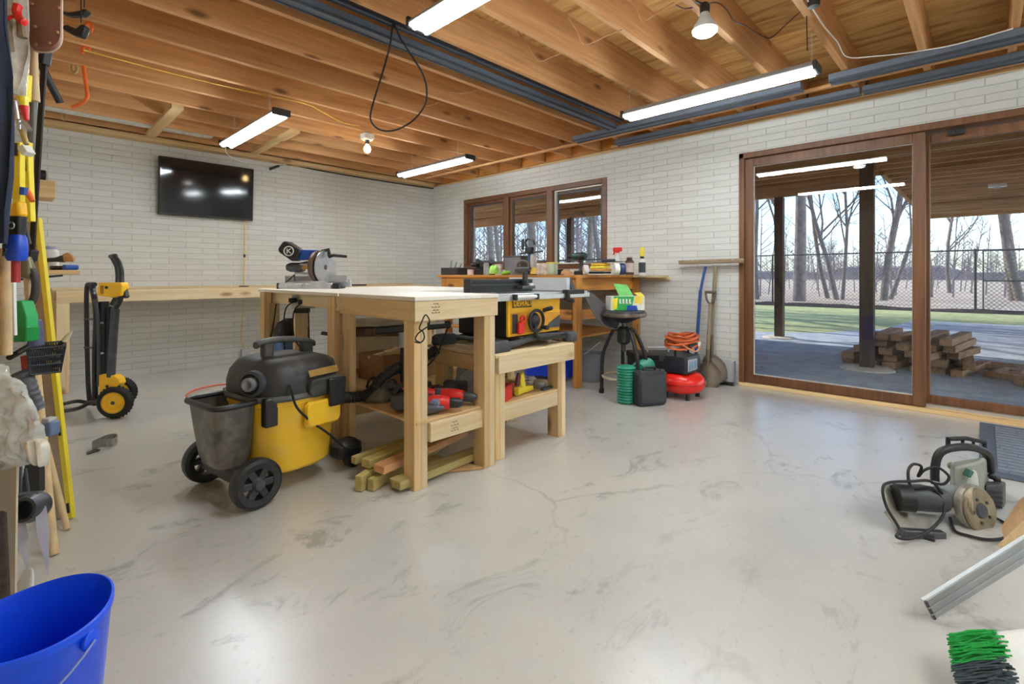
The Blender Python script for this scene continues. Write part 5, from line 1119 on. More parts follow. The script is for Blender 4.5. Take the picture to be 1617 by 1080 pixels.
e0 = px(1099, 560, 4.50); g = Vector((e0.x-.08, e0.y+.02, .0)); MB().tube([e0, g], .013, 12).build('handle', plain('handle_blue', srgb(44, 74, 140), .4), br, world=True)
SHV = plain('old_steel', srgb(112, 100, 86), .55, .5, var=.3, dirt=srgb(90, 70, 52))
SHW = wood('ash_handle', srgb(150, 134, 110), srgb(106, 90, 70), 'z', .6, False)
def shovel(u0, v0, u1, v1, ub, vb, X0, X1, label, grip):
    t = thing('garden_shovel', label, 'shovel', px(ub, vb, X1)); t.location.z = 0
    top = px(u0, v0, X0); mid = px(u1, v1, (X0+X1)/2+.02); bot = px(ub, vb, X1)
    MB().tube([top, mid], .017, 12).build('shaft', SHW, t, world=True)
    d = (mid-top).normalized(); y = Vector((0, 1, 0)); 
    if grip:
        m = MB().tube([top+Vector((0, .05, .11)), top+Vector((0, -.05, .11))], .013, 10); m.tube(smooth_path([top+Vector((0, .045, .105)), top+Vector((0, .035, .04)), top+Vector((0, 0, 0)), top+Vector((0, -.035, .04)), top+Vector((0, -.045, .105))], 5), .01, 8)
        m.build('d_grip', SHV, t, world=True)
    # blade: a curved plate
    secs = []
    for i, (f, w_) in enumerate(((0, .028), (.12, .075), (.3, .105), (.6, .105), (.82, .085), (1., .03))):
        c = mid.lerp(bot, f); row = []
        for j in range(9):
            s = (j-4)/4; row.append(c+y*s*w_+Vector((.045*s*s-.02, 0, 0)))
        secs.append(row+[r_+Vector((.004, 0, 0)) for r_ in row[::-1]])
    MB().loft(secs).build('blade', SHV, t, world=True, ang=60)
    MB().tube([mid+(top-mid)*.22, mid+(top-mid).normalized()*0+(bot-mid)*.25], [.02, .012], 10).build('socket', SHV, t, world=True)
    return t
shovel(1122, 480, 1117, 572, 1118, 617, 4.57, 4.40, 'shovel with a D grip standing against the brick wall', True)
shovel(1130, 419, 1121, 560, 1134, 604, 4.62, 4.52, 'longer shovel with a dark worn blade nearest the door', False)
t = thing('dust_pan', 'white metal dustpan standing on edge against the wall next to the door', 'dustpan', px(1142, 607, 4.62)); t.location.z = 0
MB().prism([(0, .10, .0), (0, -.10, .0), (.03, -.085, .21), (.03, .085, .23)], (.012, 0, 0)).build('pan', LGREY, t, bev=.004); MB().bb((-.04, -.10, 0), (.0, .10, .03)).build('lip', BLACK, t, bev=.004); MB().bb((-.012, -.105, .0), (.02, -.095, .22)).build('side_rim', GREY, t, bev=.002); MB().bb((-.012, .095, .0), (.02, .105, .22)).build('side_rim', GREY, t, bev=.002)

# ================================================================== RIGHT FOREGROUND
mt = NT('door_mat'); v = mt.obj((1, 1, 1)); 
br_ = mt.n('TexVoronoi', Scale=16., feature='DISTANCE_TO_EDGE'); mt.l(v, br_.inputs['Vector']); wv = mt.n('TexWave', Scale=5., Distortion=3.); mt.l(v, wv.inputs['Vector'])
c = mt.ramp(wv.outputs['Fac'], [(.4, srgb(104, 112, 124)), (.6, srgb(128, 136, 148))]).outputs[0]; c = mt.mix(mt.ramp(br_.outputs['Distance'], [(0, (1, 1, 1)), (.03, (0, 0, 0))]).outputs[0], c, srgb(60, 66, 78)); mt.l(c, mt.b.inputs['Base Color']); mt.b.inputs['Roughness'].default_value = .8
a = pz(1534, 663, 0); b = pz(1568, 739, 0)
t = thing('door_mat', 'blue grey ribbed door mat on the floor in front of the right hand door pane', 'mat', (4.15, -.28, 0))
my1 = .02; MB().bb((3.42, my1-1.0, .001), (4.60, my1, .009)).build('mat_base', plain('mat_edge', srgb(84, 92, 106), .7), t, world=True, bev=.003); MB().bb((3.50, my1-.93, .009), (4.53, my1-.07, .013)).build('mat_pile', mt.m, t, world=True)
# circular saw in front
def wq(u, v, d): return pd(u, v, d)
cs = thing('circular_saw', 'worn circular saw under a coiled black cord, left of the bronze disc saw', 'circular saw', pz(1440, 850, 0))
PLT = plain('worn_plate', srgb(196, 192, 178), .45, .3, var=.2, dirt=srgb(150, 140, 120))
def quad(name, uvd, th, mat, parent, bev=.003):
    P = [wq(*a_) for a_ in uvd]; n = (P[1]-P[0]).cross(P[2]-P[0]).normalized()
    return MB().prism(P, n*th).build(name, mat, parent, bev=bev, world=True)
quad('shoe_plate', [(1392, 762, 2.02), (1412, 764, 2.12), (1424, 838, 1.93), (1398, 806, 1.93)], -.008, PLT, cs)
quad('base_plate', [(1398, 806, 1.95), (1424, 840, 1.88), (1484, 838, 1.92), (1478, 812, 2.02), (1420, 808, 2.06)], -.012, PLT, cs)
MB().tube([wq(1412, 784, 2.02), wq(1456, 786, 2.0), wq(1488, 790, 2.0)], [.046, .052, .046], 18).build('motor_housing', DGREY, cs, world=True)
MB().tube([wq(1416, 785, 1.975), wq(1440, 787, 1.96)], [.052, .052], 18).build('vent_cap', BLACK, cs, world=True)
MB().tube([wq(1400, 775, 2.06), wq(1470, 768, 2.08), wq(1500, 775, 2.08)], .026, 12).build('rear_handle', plain('handle_silver', srgb(170, 168, 164), .4, .4), cs, world=True)
MB().bar(wq(1424, 842, 1.88), wq(1490, 846, 1.88), .03, .035).build('lower_guard', DSTEEL, cs, bev=.004, world=True)
MB().box(wq(1466, 850, 1.875)+Vector((0, 0, .0)), (.05, .04, .03)).build('depth_knob', BLACK, cs, bev=.006, world=True)
an = thing('angle_grinder_saw', 'grey motor saw with a round bronze disc facing the camera, between circular saw and chainsaw', 'saw', pz(1545, 838, 0))
MB().tube([wq(1478, 778, 2.06), wq(1500, 782, 2.03), wq(1530, 790, 2.0)], [.036, .044, .05], 18).build('motor_housing', GREY, an, world=True)
MB().tube([wq(1520, 790, 2.0), wq(1540, 794, 1.97)], [.056, .06], 20).build('gear_case', plain('gear_beige', srgb(190, 178, 152), .5, .3, dirt=srgb(120, 106, 84)), an, world=True)
cdc = wq(1547, 806, 1.96); axd = (wq(1547, 806, 1.90)-wq(1535, 801, 2.0)).normalized()
axd = (-FW*.75-RT*.15+Vector((0, 0, .15))+RT*.35).normalized()
dk = MB().lathe([(.03, -.006), (.078, -.008), (.082, 0), (.078, .008), (.03, .006), (.03, -.006)], cdc, axd, 36).build('disc', plain('disc_bronze', srgb(150, 136, 112), .45, .5, var=.25, scale=20), an, world=True)
MB().lathe([(0, -.012), (.03, -.012), (.034, 0), (.026, .012), (0, .014)], cdc, axd, 20).build('disc_hub', DSTEEL, dk, world=True)
for k in range(5):
    x, y = frame(axd); aa = 2*PI*k/5; pp = cdc+(x*math.cos(aa)+y*math.sin(aa))*.045; MB().cyl(pp-axd*.011, pp+axd*.011, .006, n=8).build('disc_bolt', DSTEEL, dk, world=True)
MB().lathe([(.05, -.014), (.088, -.014), (.09, 0), (.088, .012), (.05, .012)], cdc-axd*.02+Vector((0, 0, .006)), axd, 30).build('guard', plain('guard_grey', srgb(170, 166, 154), .45, .4, dirt=srgb(110, 100, 84)), an, world=True)
MB().bar(wq(1476, 828, 1.99), wq(1536, 836, 1.97), .10, .012).build('blue_base', plain('plate_blue', srgb(70, 96, 160), .5), an, bev=.003, world=True)
ch = thing('chainsaw', 'grey green chainsaw with a black looped handle standing on the floor near the door mat', 'chainsaw', pz(1545, 800, 0))
MB().loft([[wq(u0, v0, d0), wq(u1, v0b, d0), wq(u1, v1b, d0), wq(u0, v1, d0)] for u0, v0, u1, v0b, v1b, v1, d0 in ((1506, 738, 1548, 728, 790, 795, 2.06), (1500, 730, 1556, 722, 798, 800, 2.12), (1504, 730, 1562, 726, 796, 800, 2.24))]).build('engine_cover', plain('saw_grey_green', srgb(156, 160, 148), .45, dirt=srgb(116, 112, 96)), ch, bev=.012, world=True, seg=3)
MB().loft([[wq(u0, v0, d0), wq(u1, v0, d0), wq(u1, v1, d0), wq(u0, v1, d0)] for u0, v0, u1, v1, d0 in ((1556, 765, 1584, 800, 2.10), (1550, 760, 1588, 808, 2.16), (1550, 762, 1586, 806, 2.26))]).build('starter_cover', DGREY, ch, bev=.01, world=True, seg=3)
m = MB()
for k in range(4): m.bar(wq(1556, 776+8*k, 2.095), wq(1582, 778+8*k, 2.10), .006, .006)
m.build('cooling_slot', BLACK, ch, world=True)
MB().tube(smooth_path([wq(1478, 778, 2.1), wq(1476, 745, 2.1), wq(1482, 718, 2.1), wq(1500, 708, 2.1), wq(1530, 706, 2.12), wq(1552, 712, 2.14), wq(1562, 722, 2.16), wq(1564, 744, 2.18)], 7), .016, 12).build('front_handle', BLACK, ch, world=True)
m = MB(); m.tube([wq(1497, 712, 2.2), wq(1497, 693, 2.2), wq(1525, 692, 2.22), wq(1554, 698, 2.24), wq(1556, 722, 2.24)], .010, 8); m.tube([wq(1500, 704, 2.2), wq(1552, 710, 2.24)], .007, 8); m.tube([wq(1520, 693, 2.22), wq(1520, 706, 2.22)], .006, 6); m.tube([wq(1537, 695, 2.23), wq(1537, 708, 2.23)], .006, 6)
m.build('hand_guard', BLACK, ch, world=True)
MB().tube([wq(1528, 738, 2.09), wq(1530, 780, 2.07)], [.03, .034], 14).build('air_filter', plain('saw_light', srgb(190, 196, 186), .4), ch, world=True)
MB().ball(wq(1504, 736, 2.12), .018, 14, (1.2, 1, .9)).build('oil_cap', plain('cap_green', srgb(110, 130, 90), .5), ch, world=True)
MB().bar(wq(1526, 745, 2.05), wq(1531, 748, 2.05), .03, .03).build('badge', plain('badge_teal', srgb(60, 110, 96), .5), ch, bev=.003, world=True)
for u, v in ((1566, 752), (1574, 757), (1578, 764)): MB().ball(wq(u, v, 2.17), .014, 10).build('bolt_knob', BLACK, ch, world=True)
MB().tube(smooth_path([wq(u, v, d) for u, v, d in ((1488, 780, 1.97), (1470, 760, 1.98), (1440, 760, 1.97), (1404, 762, 1.95), (1394, 772, 1.93), (1400, 800, 1.9), (1420, 835, 1.85), (1416, 848, 1.83), (1440, 850, 1.83), (1470, 836, 1.86), (1490, 812, 1.93), (1488, 790, 1.96), (1470, 770, 1.97), (1440, 770, 1.98), (1434, 745, 2.0), (1442, 733, 2.02), (1455, 737, 2.03), (1450, 752, 2.04), (1460, 742, 2.04), (1480, 738, 2.03), (1498, 752, 2.0), (1490, 764, 2.0), (1470, 762, 2.02))], 6), .0055, 7).build('power_cord', CORDB, cs, world=True)
MB().tube(smooth_path([pz(u, v, .008) for u, v in ((1500, 818), (1508, 838), (1530, 846), (1560, 852), (1588, 848), (1592, 832), (1580, 822))]+[wq(1560, 812, 1.98)], 6), .0055, 7).build('power_cord', CORDB, an, world=True)
# boards and aluminium rail, at the right edge
bo = MB().prism([wq(1575, 860, 1.62), wq(1590, 880, 1.56), wq(1640, 822, 1.50), wq(1640, 800, 1.58)], Vector((.03, -.01, -.02))).build('plywood_scrap', pine('x'), bev=.003); tag(bo, 'round edged plywood scrap leaning at the right edge, below the darker panel', 'board')
bo = MB().prism([wq(1580, 832, 1.78), wq(1586, 856, 1.72), wq(1650, 820, 1.66), wq(1650, 760, 1.74), wq(1610, 790, 1.76)], Vector((.012, -.01, -.008))).build('plywood_sheet', wood('tan_panel', srgb(196, 158, 116), srgb(168, 128, 88), 'x', .6, False), bev=.002); tag(bo, 'tan plywood panel at the right edge behind the chainsaw cord', 'board')
lr = thing('aluminium_rail', 'long aluminium channel rail lying on the floor pointing at the right edge', 'rail', pz(1478, 975, 0))
A0 = pz(1474, 978, .008); A1 = wq(1660, 862, 1.44); dv_ = (A1-A0).normalized(); sd = dv_.cross(Vector((0, 0, 1))).normalized(); up_ = sd.cross(dv_)
m = MB().bar(A0+up_*.030, A1+up_*.030, .006, .060, up=up_); m.bar(A0+sd*-.006+up_*.059, A1+sd*-.006+up_*.059, .014, .004, up=up_); m.bar(A0+sd*-.006+up_*.0, A1+sd*-.006+up_*.0, .014, .004, up=up_); m.build('channel_body', plain('mill_aluminium', srgb(176, 180, 180), .45, .7, var=.06), lr, world=True, bev=.0015, smooth=False)
m = MB().bar(A0+up_*.040+sd*.004, A1+up_*.040+sd*.004, .003, .003, up=up_); m.bar(A0+up_*.018+sd*.004, A1+up_*.018+sd*.004, .003, .003, up=up_); m.build('ridge', STEEL, lr, world=True, smooth=False)
MB().bar(A0-sd*.0+up_*.030, A0+dv_*.008+up_*.030, .009, .062, up=up_).build('end_cap', DSTEEL, lr, world=True, bev=.002)
# green and grey broom / brush at the bottom right
gb = thing('angle_broom', 'broom head with bright green and dark grey bristles at the bottom right corner', 'broom', pz(1560, 1120, 0))
gb.location.z = 0
GBR = plain('bristle_green', srgb(20, 170, 70), .6, var=.25, scale=60); KBR = plain('bristle_grey', srgb(70, 84, 92), .6, var=.3, scale=60)
random.seed(9)
m1 = MB(); m2 = MB()
r0, r1 = wq(1572, 1000, 1.22), wq(1604, 1120, 1.02)
for i in range(240):
    f = i/239; base = r0.lerp(r1, f)+Vector((random.uniform(-.02, .02), random.uniform(-.02, .02), random.uniform(-.012, .012)))
    u = (1497+18*f+random.uniform(-4, 4))-0; v = 1004+(1120-1004)*f+random.uniform(-4, 4)
    tip = wq(u if f < .45 else u+20*(f-.45), v, 1.27-.2*f+random.uniform(-.02, .02)); tip.z = max(tip.z, .012)
    (m1 if f < .42 else m2).tube([base, base.lerp(tip, .5)+Vector((0, 0, .006)), tip], [.0022, .002, .0014], 4)
bh = MB().loft([[wq(u0, v0, d), wq(u1, v1, d), wq(u1, v1, d+.07), wq(u0, v0, d+.07)] for u0, v0, u1, v1, d in ((1570, 998, 1620, 992, 1.22), (1580, 1030, 1640, 1030, 1.17), (1596, 1075, 1660, 1080, 1.09), (1604, 1125, 1680, 1130, 1.0))]).build('broom_head', WHITE, gb, world=True, bev=.008, seg=3)
m1.build('green_bristles', GBR, gb, world=True); m2.build('grey_bristles', KBR, gb, world=True)
o = MB().prism([wq(1580, 1003, 1.32), wq(1640, 985, 1.32), wq(1640, 1040, 1.25), wq(1610, 1030, 1.25)], Vector((0, 0, -.02))).build('navy_cover', plain('navy_panel', srgb(52, 66, 92), .5), gb, world=True, bev=.003)

# ================================================================== BLUE BUCKET
bk = thing('bucket', 'bright blue plastic bucket with a wire handle at the bottom left', 'bucket', pd(82, 1010, .93)); bk.location.z = 0
bk.location.x = .028; bk.location.y = 1.288
BB = plain('bucket_blue', srgb(10, 80, 236), .35, var=.06)
def brim(a, r, z):   # the rim bends slightly out of true
    return Vector((math.cos(a)*r*1.03, math.sin(a)*r*.97, z+.008*math.sin(2*a+.6)))
N = 48; secs = []
for r, z in ((.100, 0), (.103, .004), (.127, .345), (.131, .350), (.131, .362), (.127, .364), (.124, .355), (.098, .01)):
    secs.append([brim(2*PI*k/N, r, z) if z > .3 else Vector((math.cos(2*PI*k/N)*r, math.sin(2*PI*k/N)*r, z)) for k in range(N)])
m = MB().loft(secs, cap=False); m.lathe([(0, 0), (.100, 0)], n=N); m.lathe([(.098, .01), (0, .01)], n=N); m.build('bucket_body', BB, bk)
for s in (-1, 1): MB().lathe([(0, -.004), (.018, 0), (.018, .008), (0, .01)], (.125*s*.69, -.125*s*.72, .325), (s*.69, -s*.72, 0), 16).build('handle_lug', BB, bk, bev=.002)
hpts = []
for k in range(21):
    a = PI*k/20; b = math.radians(-46)
    lx = math.cos(a)*.137; ly = -math.sin(a)*.148; z = .325-math.sin(a)*.085
    hpts.append(Vector((lx*math.cos(b)-ly*math.sin(b), lx*math.sin(b)+ly*math.cos(b), z)))
MB().tube(hpts, .0022, 7).build('wire_handle', plain('wire_pale', srgb(160, 180, 220), .35, .6), bk)
MB().tube(hpts[9:13], .009, 12).build('handle_grip', WHITE, bk)

# ================================================================== TOOLS AND BAGS HANGING ON THE LEFT WALL
def lt(name, label, cat, p): return thing(name, label, cat, p)
def tubep(name, label, cat, pts, r, mat, k=1, n=12):
    P = [pd(*p) for p in pts]; P = smooth_path(P, k) if k > 1 else P
    o = MB().tube(P, r, n).build(name, mat); return tag(o, label, cat)
def slab(name, label, cat, uvd, th, mat, bev=.004, parent=None, rough=None):
    P = [pd(*a_) for a_ in uvd]; o = MB().prism(P, FW*th).build(name, mat, parent, bev=bev, world=parent is not None)
    return tag(o, label, cat) if parent is None else o
# rack on the left wall that everything hangs from
rkb = thing('tool_rack', 'wooden rack on the left wall that the hand tools hang from', 'rack', (-.09, 1.9, .5))
MB().bb((XL, .75, .5), (-.02, 3.0, 2.36)).build('back_board', wood('rack_board', srgb(190, 160, 120), srgb(160, 126, 86), 'y', .7, False), rkb, world=True, smooth=False)
for z in (.95, 1.45, 1.95, 2.3): MB().bb((-.02, .75, z), (-.008, 3.0, z+.05)).build('hanging_rail', pine('y'), rkb, world=True, bev=.002, smooth=False)
# navy hanging cloth band
def ribbon_bag(uv_l, uv_r, d, th, wob=.012):
    n = len(uv_l); secs = []
    for i in range(n):
        L = pd(uv_l[i][0], uv_l[i][1], d); R2 = pd(uv_r[i][0], uv_r[i][1], d); row = []; back = []
        for j in range(9):
            t = j/8; p = L.lerp(R2, t); bul = math.sin(PI*t)*th*.5+wob*math.sin(j*2.1+i*.8)
            row.append(p-FW*bul); back.append(p+FW*(math.sin(PI*t)*th*.5+.004))
        secs.append(row+back[::-1])
    return MB().loft(secs)
o = ribbon_bag([(-30, v) for v in (-60, 40, 120, 200, 280, 330, 380)], [(4, -60), (5, 40), (18, 120), (21, 200), (20, 280), (14, 330), (9, 385)], 1.35, .05).build('hanging_jacket', NAVY, ang=60); tag(o, 'dark navy jacket sleeve hanging down the extreme left edge', 'jacket')
# rose brown padded panel with a piped edge
cp = lt('seat_cushion', 'rose brown padded panel with stitched pale edge, hung at the top left corner', 'cushion', pd(70, 60, 1.6))
def cush(du, d, k=1.): 
    out = []
    for a, b in rrect(54*k, 190*k, 22*k, 6): out.append(pd(70+a, -14-b, d))
    return out
MB().loft([cush(0, 1.60, .9), cush(0, 1.585, 1.), cush(0, 1.57, 1.), cush(0, 1.56, .93)]).build('pad', plain('leather_rose', srgb(146, 100, 84), .55, var=.22, scale=7, bump=.15), cp, world=True)
MB().tube(cush(0, 1.578, 1.01), .004, 7, closed=True).build('piping', plain('piping', srgb(208, 190, 170), .6), cp, world=True)
for u, v in ((50, 6), (92, 12), (55, 42), (90, 51), (57, 70), (78, 68)): MB().ball(pd(u, v, 1.556), .006, 8).build('stud', plain('brass_stud', srgb(176, 130, 90), .4, .6), cp, world=True)
# clear bag of red handled pliers
pb = lt('plastic_bag', 'clear plastic bag holding red handled snips, hanging at the top left', 'bag', pd(25, 70, 1.5))
bgm = ribbon_bag([(4, 0), (5, 30), (7, 60), (8, 95), (16, 130), (22, 150)], [(40, -20), (42, 30), (44, 60), (46, 85), (38, 130), (30, 150)], 1.5, .05, .01)
bgm.build('bag_film', plain('bag_film', srgb(216, 214, 204), .12, alpha=.5, var=.25, scale=26, bump=.9), pb, world=True, ang=70)
MB().tube(smooth_path([pd(u, v, 1.47) for u, v in ((29, 6), (26, 18), (31, 30), (40, 36))], 5), [.006]+[.011]*14+[.005], 9).build('snip_handle', RED, pb, world=True)
MB().tube(smooth_path([pd(u, v, 1.47) for u, v in ((20, 26), (12, 29), (6, 32))], 4), .005, 8).build('snip_handle', RED, pb, world=True)
MB().tube([pd(33, 36, 1.49), pd(36, 60, 1.49)], .012, 10).build('cord_bundle', plain('taupe', srgb(138, 122, 96), .7), pb, world=True)
MB().tube([pd(16, 34, 1.49), pd(18, 48, 1.49)], .008, 10).build('green_tool', plain('olive', srgb(120, 128, 60), .6), pb, world=True)
# black spring hooks / rack
rk = lt('wire_rack', 'black wire rack with rungs between the clear bag and the rose brown panel', 'rack', pd(44, 50, 1.72))
for i in range(7): MB().tube([pd(38, 6+11*i, 1.72), pd(52, 4+11*i, 1.72)], .006, 7).build('rung', BLACK, rk, world=True)
MB().tube([pd(44, -20, 1.74), pd(44, 90, 1.74)], .008, 8).build('rail', BLACK, rk, world=True)
# black rubber gloves
for i, (uv, lab) in enumerate(((((96, 40), (104, 38), (118, 44), (128, 36), (134, 41), (130, 52), (126, 58), (112, 54), (98, 46)), 'black work gloves hanging above the joist at the top left'), (((96, 16), (108, 18), (122, 16), (133, 12), (137, 16), (128, 23), (108, 24), (97, 22)), 'black rubber strap above the black gloves'))):
    P = [pd(u, v, 1.9) for u, v in uv]; o = MB().prism(P, FW*.03).build('work_glove' if i == 0 else 'rubber_strap', BLACK, bev=.008, seg=3); tag(o, lab, 'gloves' if i == 0 else 'strap'); tp_ = max(P, key=lambda q_: q_.z); MB().cyl(tp_, Vector((tp_.x, tp_.y, ZJ+.1)), .002, n=6).build('hanging_string', CORDB, o, world=True)
# tool handles
t = lt('club_hammer', 'hammer with a pale wooden handle hanging below the rose brown panel', 'hammer', pd(54, 150, 1.62))
MB().tube([pd(54, 78, 1.62), pd(54, 120, 1.62), pd(55, 160, 1.62)], [.0095, .011, .0135], 12).build('handle', wood('handle_pale', srgb(226, 200, 158), srgb(196, 164, 118), 'z', .5, False), t, world=True)
MB().bar(pd(44, 70, 1.64), pd(66, 68, 1.64), .035, .035).build('head', DSTEEL, t, bev=.005, world=True)
tubep('iron_pipe', 'dark grey round bar slanting down to the right below the rose brown panel', 'pipe', ((60, 90, 1.70), (78, 130, 1.72), (95, 162, 1.74)), .0115, plain('pipe_grey', srgb(60, 64, 66), .5, .4))
t = lt('long_clamp', 'long black steel bar clamp hanging nearly vertical in front of the far wall', 'clamp', pd(68, 260, 1.66))
MB().bar(pd(71, 82, 1.66), pd(49, 420, 1.70), .018, .008, up=(FW.x, FW.y, 0)).build('clamp_bar', plain('bar_black', srgb(40, 36, 36), .5, .3), t, bev=.002, world=True)
MB().bar(pd(66, 90, 1.66), pd(76, 92, 1.66), .03, .05).build('clamp_head', BLACK, t, bev=.004, world=True)
MB().bar(pd(45, 402, 1.69), pd(55, 404, 1.69), .03, .04).build('clamp_jaw', BLACK, t, bev=.004, world=True)
tubep('grey_tube', 'grey steel tube hanging just left of the long black clamp', 'tube', ((52, 160, 1.70), (50, 290, 1.72)), .013, plain('tube_grey', srgb(112, 112, 108), .45, .4))
tubep('black_rod', 'thin black rod slanting between the yellow rule and the black clamp', 'rod', ((22, 290, 1.6), (46, 385, 1.62)), .0065, BLACK)
# yellow levels / rules
def leve(uv0, uv1, wpx, d0, d1, label, name='spirit_level', slots=(), mat=BYEL, side=None):
    t = lt(name, label, 'level', pd(*uv1, d1)); 
    A_, B_ = pd(*uv0, d0), pd(*uv1, d1); dr_ = (B_-A_).normalized(); s_ = dr_.cross(FW).normalized(); wd = wpx*d0/777
    m = MB(); m.bar(A_, B_, wd, .018, up=tuple(FW)); m.build('level_body', mat, t, world=True, bev=.002, smooth=False)
    for f in slots:
        c = A_.lerp(B_, f); MB().bar(c-dr_*.02-FW*.011, c+dr_*.02-FW*.011, wd*.45, .003, up=tuple(FW)).build('vial_slot', BLACK, t, world=True, bev=.001)
    return t, A_, B_, s_, dr_
leve((40, 118), (38, 160), 15, 1.58, 1.58, 'yellow level end with a round notch beside the pale hammer handle', slots=(.5,))
leve((30, 225), (30, 345), 12, 1.55, 1.56, 'narrow yellow rule with a black hole hanging beside the navy jacket', 'yellow_rule', (.1,))
leve((42, 225), (47, 350), 12, 1.6, 1.6, 'second yellow rule just right of the narrow one', 'yellow_rule', (.12, .3))
t = lt('screwdriver', 'yellow and red handled screwdriver pointing down beside the navy jacket', 'screwdriver', pd(37, 170, 1.5))
MB().tube([pd(37, 153, 1.5), pd(38, 168, 1.5)], .011, 12).build('handle_cap', BYEL, t, world=True); MB().tube([pd(38, 168, 1.5), pd(42, 190, 1.5)], [.012, .006], 12).build('handle', RED, t, world=True)
t = lt('scissors', 'steel pliers with splayed jaws hanging at the left edge below the screwdriver', 'pliers', pd(32, 195, 1.48))
MB().tube(smooth_path([pd(u, v, 1.48) for u, v in ((24, 160), (28, 185), (30, 205))], 4), .0045, 8).build('jaw', STEEL, t, world=True); MB().tube(smooth_path([pd(u, v, 1.48) for u, v in ((26, 190), (38, 193), (48, 206))], 4), .006, 8).build('jaw', STEEL, t, world=True); MB().tube([pd(34, 205, 1.48), pd(42, 228, 1.48)], .007, 8).build('handle', plain('tan_handle', srgb(176, 150, 80), .5), t, world=True)
MB().ball(pd(29, 192, 1.475), .009, 10).build('pivot', STEEL, t, world=True)
o = MB().bar(pd(38, 232, 1.52), pd(46, 244, 1.52), .03, .02).build('price_tag', WHITE, bev=.002); tag(o, 'small white tag with dark print on the yellow rules', 'tag')
t = lt('orange_pliers', 'small orange handled cutter below the yellow rules', 'cutter', pd(48, 318, 1.55)); MB().tube([pd(42, 298, 1.55), pd(46, 308, 1.55), pd(52, 318, 1.55)], [.006, .009, .007], 9).build('handle', ORANGE, t, world=True); MB().tube([pd(38, 296, 1.54), pd(37, 308, 1.54)], .01, 9).build('blue_grip', BLUE, t, world=True)
o = slab('yellow_tape_case', 'square yellow plastic case above the blue mallet at the left edge', 'case', ((15, 319, 1.45), (28, 316, 1.45), (31, 341, 1.45), (13, 345, 1.45)), .03, YEL, .008)
t = lt('rubber_mallet', 'bright blue mallet with a red handle hanging head up at the left edge', 'mallet', pd(26, 395, 1.42))
MB().loft([[pd(26+a*k, v+b*.0, 1.42)+FW*(b*.0016*k) for a, b in rrect(24, 24, 8, 4)] for v, k in ((371, .8), (376, .98), (395, 1.08), (407, 1.), (412, .8))]).build('head', plain('mallet_blue', srgb(24, 74, 200), .35, var=.12), t, world=True)
MB().loft([[pd(27+a*k, v, 1.42)+FW*(b*.0016*k) for a, b in rrect(22, 20, 6, 4)] for v, k in ((342, 1.0), (355, .95), (371, .8))]).build('head_top', BLACK, t, world=True)
MB().tube([pd(25, 411, 1.42), pd(25, 446, 1.42)], .010, 12).build('handle', plain('handle_crimson', srgb(160, 36, 44), .4), t, world=True)
MB().torus(pd(17, 356, 1.38), .009, .0022, tuple(FW), 16, 6).build('hang_ring', STEEL, t, world=True)
t = lt('chain_tool', 'short loop of dull chain at the left edge level with the blue mallet', 'chain', pd(5, 384, 1.4))
for i in range(7): MB().torus(pd(5+(i % 2)*3, 370+i*5, 1.4), .007, .0025, (1, .3*(i % 2), 0), 10, 5).build('chain_link', DSTEEL, t, world=True)
tubep('wooden_batten', 'pale wooden batten hanging at the left edge below the chain', 'batten', ((8, 392, 1.45), (10, 560, 1.47)), .014, plain('batten_tan', srgb(206, 180, 140), .6))
t = lt('white_board', 'white narrow board hanging between the batten and the green box', 'panel', pd(16, 450, 1.5)); slab('panel_face', None, None, ((13, 412, 1.5), (20, 412, 1.5), (23, 530, 1.5), (15, 530, 1.5)), .01, WHITE, .002, t)
q_ = pd(16, 416, 1.505); MB().tube([q_, Vector((-.02, q_.y, q_.z))], .004, 6).build('hanging_hook', STEEL, t, world=True)
# green box
t = lt('green_case', 'bright green folded plastic case hanging under the blue mallet', 'case', pd(32, 505, 1.55))
slab('upper_face', None, None, ((23, 475, 1.55), (34, 475, 1.55), (42, 500, 1.55), (42, 518, 1.55), (23, 518, 1.55)), .04, plain('case_green', srgb(44, 170, 92), .4, var=.06), .004, t)
slab('lower_face', None, None, ((22, 518, 1.54), (42, 516, 1.54), (41, 540, 1.55), (20, 540, 1.55)), .045, plain('case_green_dark', srgb(34, 146, 72), .4, var=.06), .004, t)
tubep('axe_handle', 'pale handle wrapped in black hanging beside the green case', 'handle', ((44, 430, 1.62), (47, 470, 1.62), (49, 505, 1.62)), .012, plain('handle_cream', srgb(218, 196, 160), .5))
tubep('pry_bar', 'curved black grip curling around the pale handle', 'grip', ((50, 425, 1.6), (56, 445, 1.6), (54, 468, 1.6), (47, 482, 1.6)), .0105, plain('grip_charcoal', srgb(58, 54, 54), .6), 5)
o = slab('blue_grey_sheath', 'blue grey tool sheath hanging above the wire basket', 'sheath', ((43, 505, 1.6), (54, 505, 1.6), (58, 548, 1.62), (42, 550, 1.6)), .03, plain('sheath', srgb(84, 92, 118), .6, var=.25), .005)
t = lt('grease_gun', 'dull brass and steel fitting hanging between mallet handle and yellow level', 'fitting', pd(42, 425, 1.6))
MB().lathe([(0, 0), (.018, .004), (.024, .02), (.018, .045), (.01, .07), (0, .075)], pd(43, 440, 1.6), (0, 0, 1), 16).build('fitting_body', plain('dull_brass', srgb(120, 110, 80), .45, .5), t, world=True); MB().box(pd(42, 436, 1.6), (.06, .02, .012)).build('fitting_base', DSTEEL, t, bev=.003, world=True)
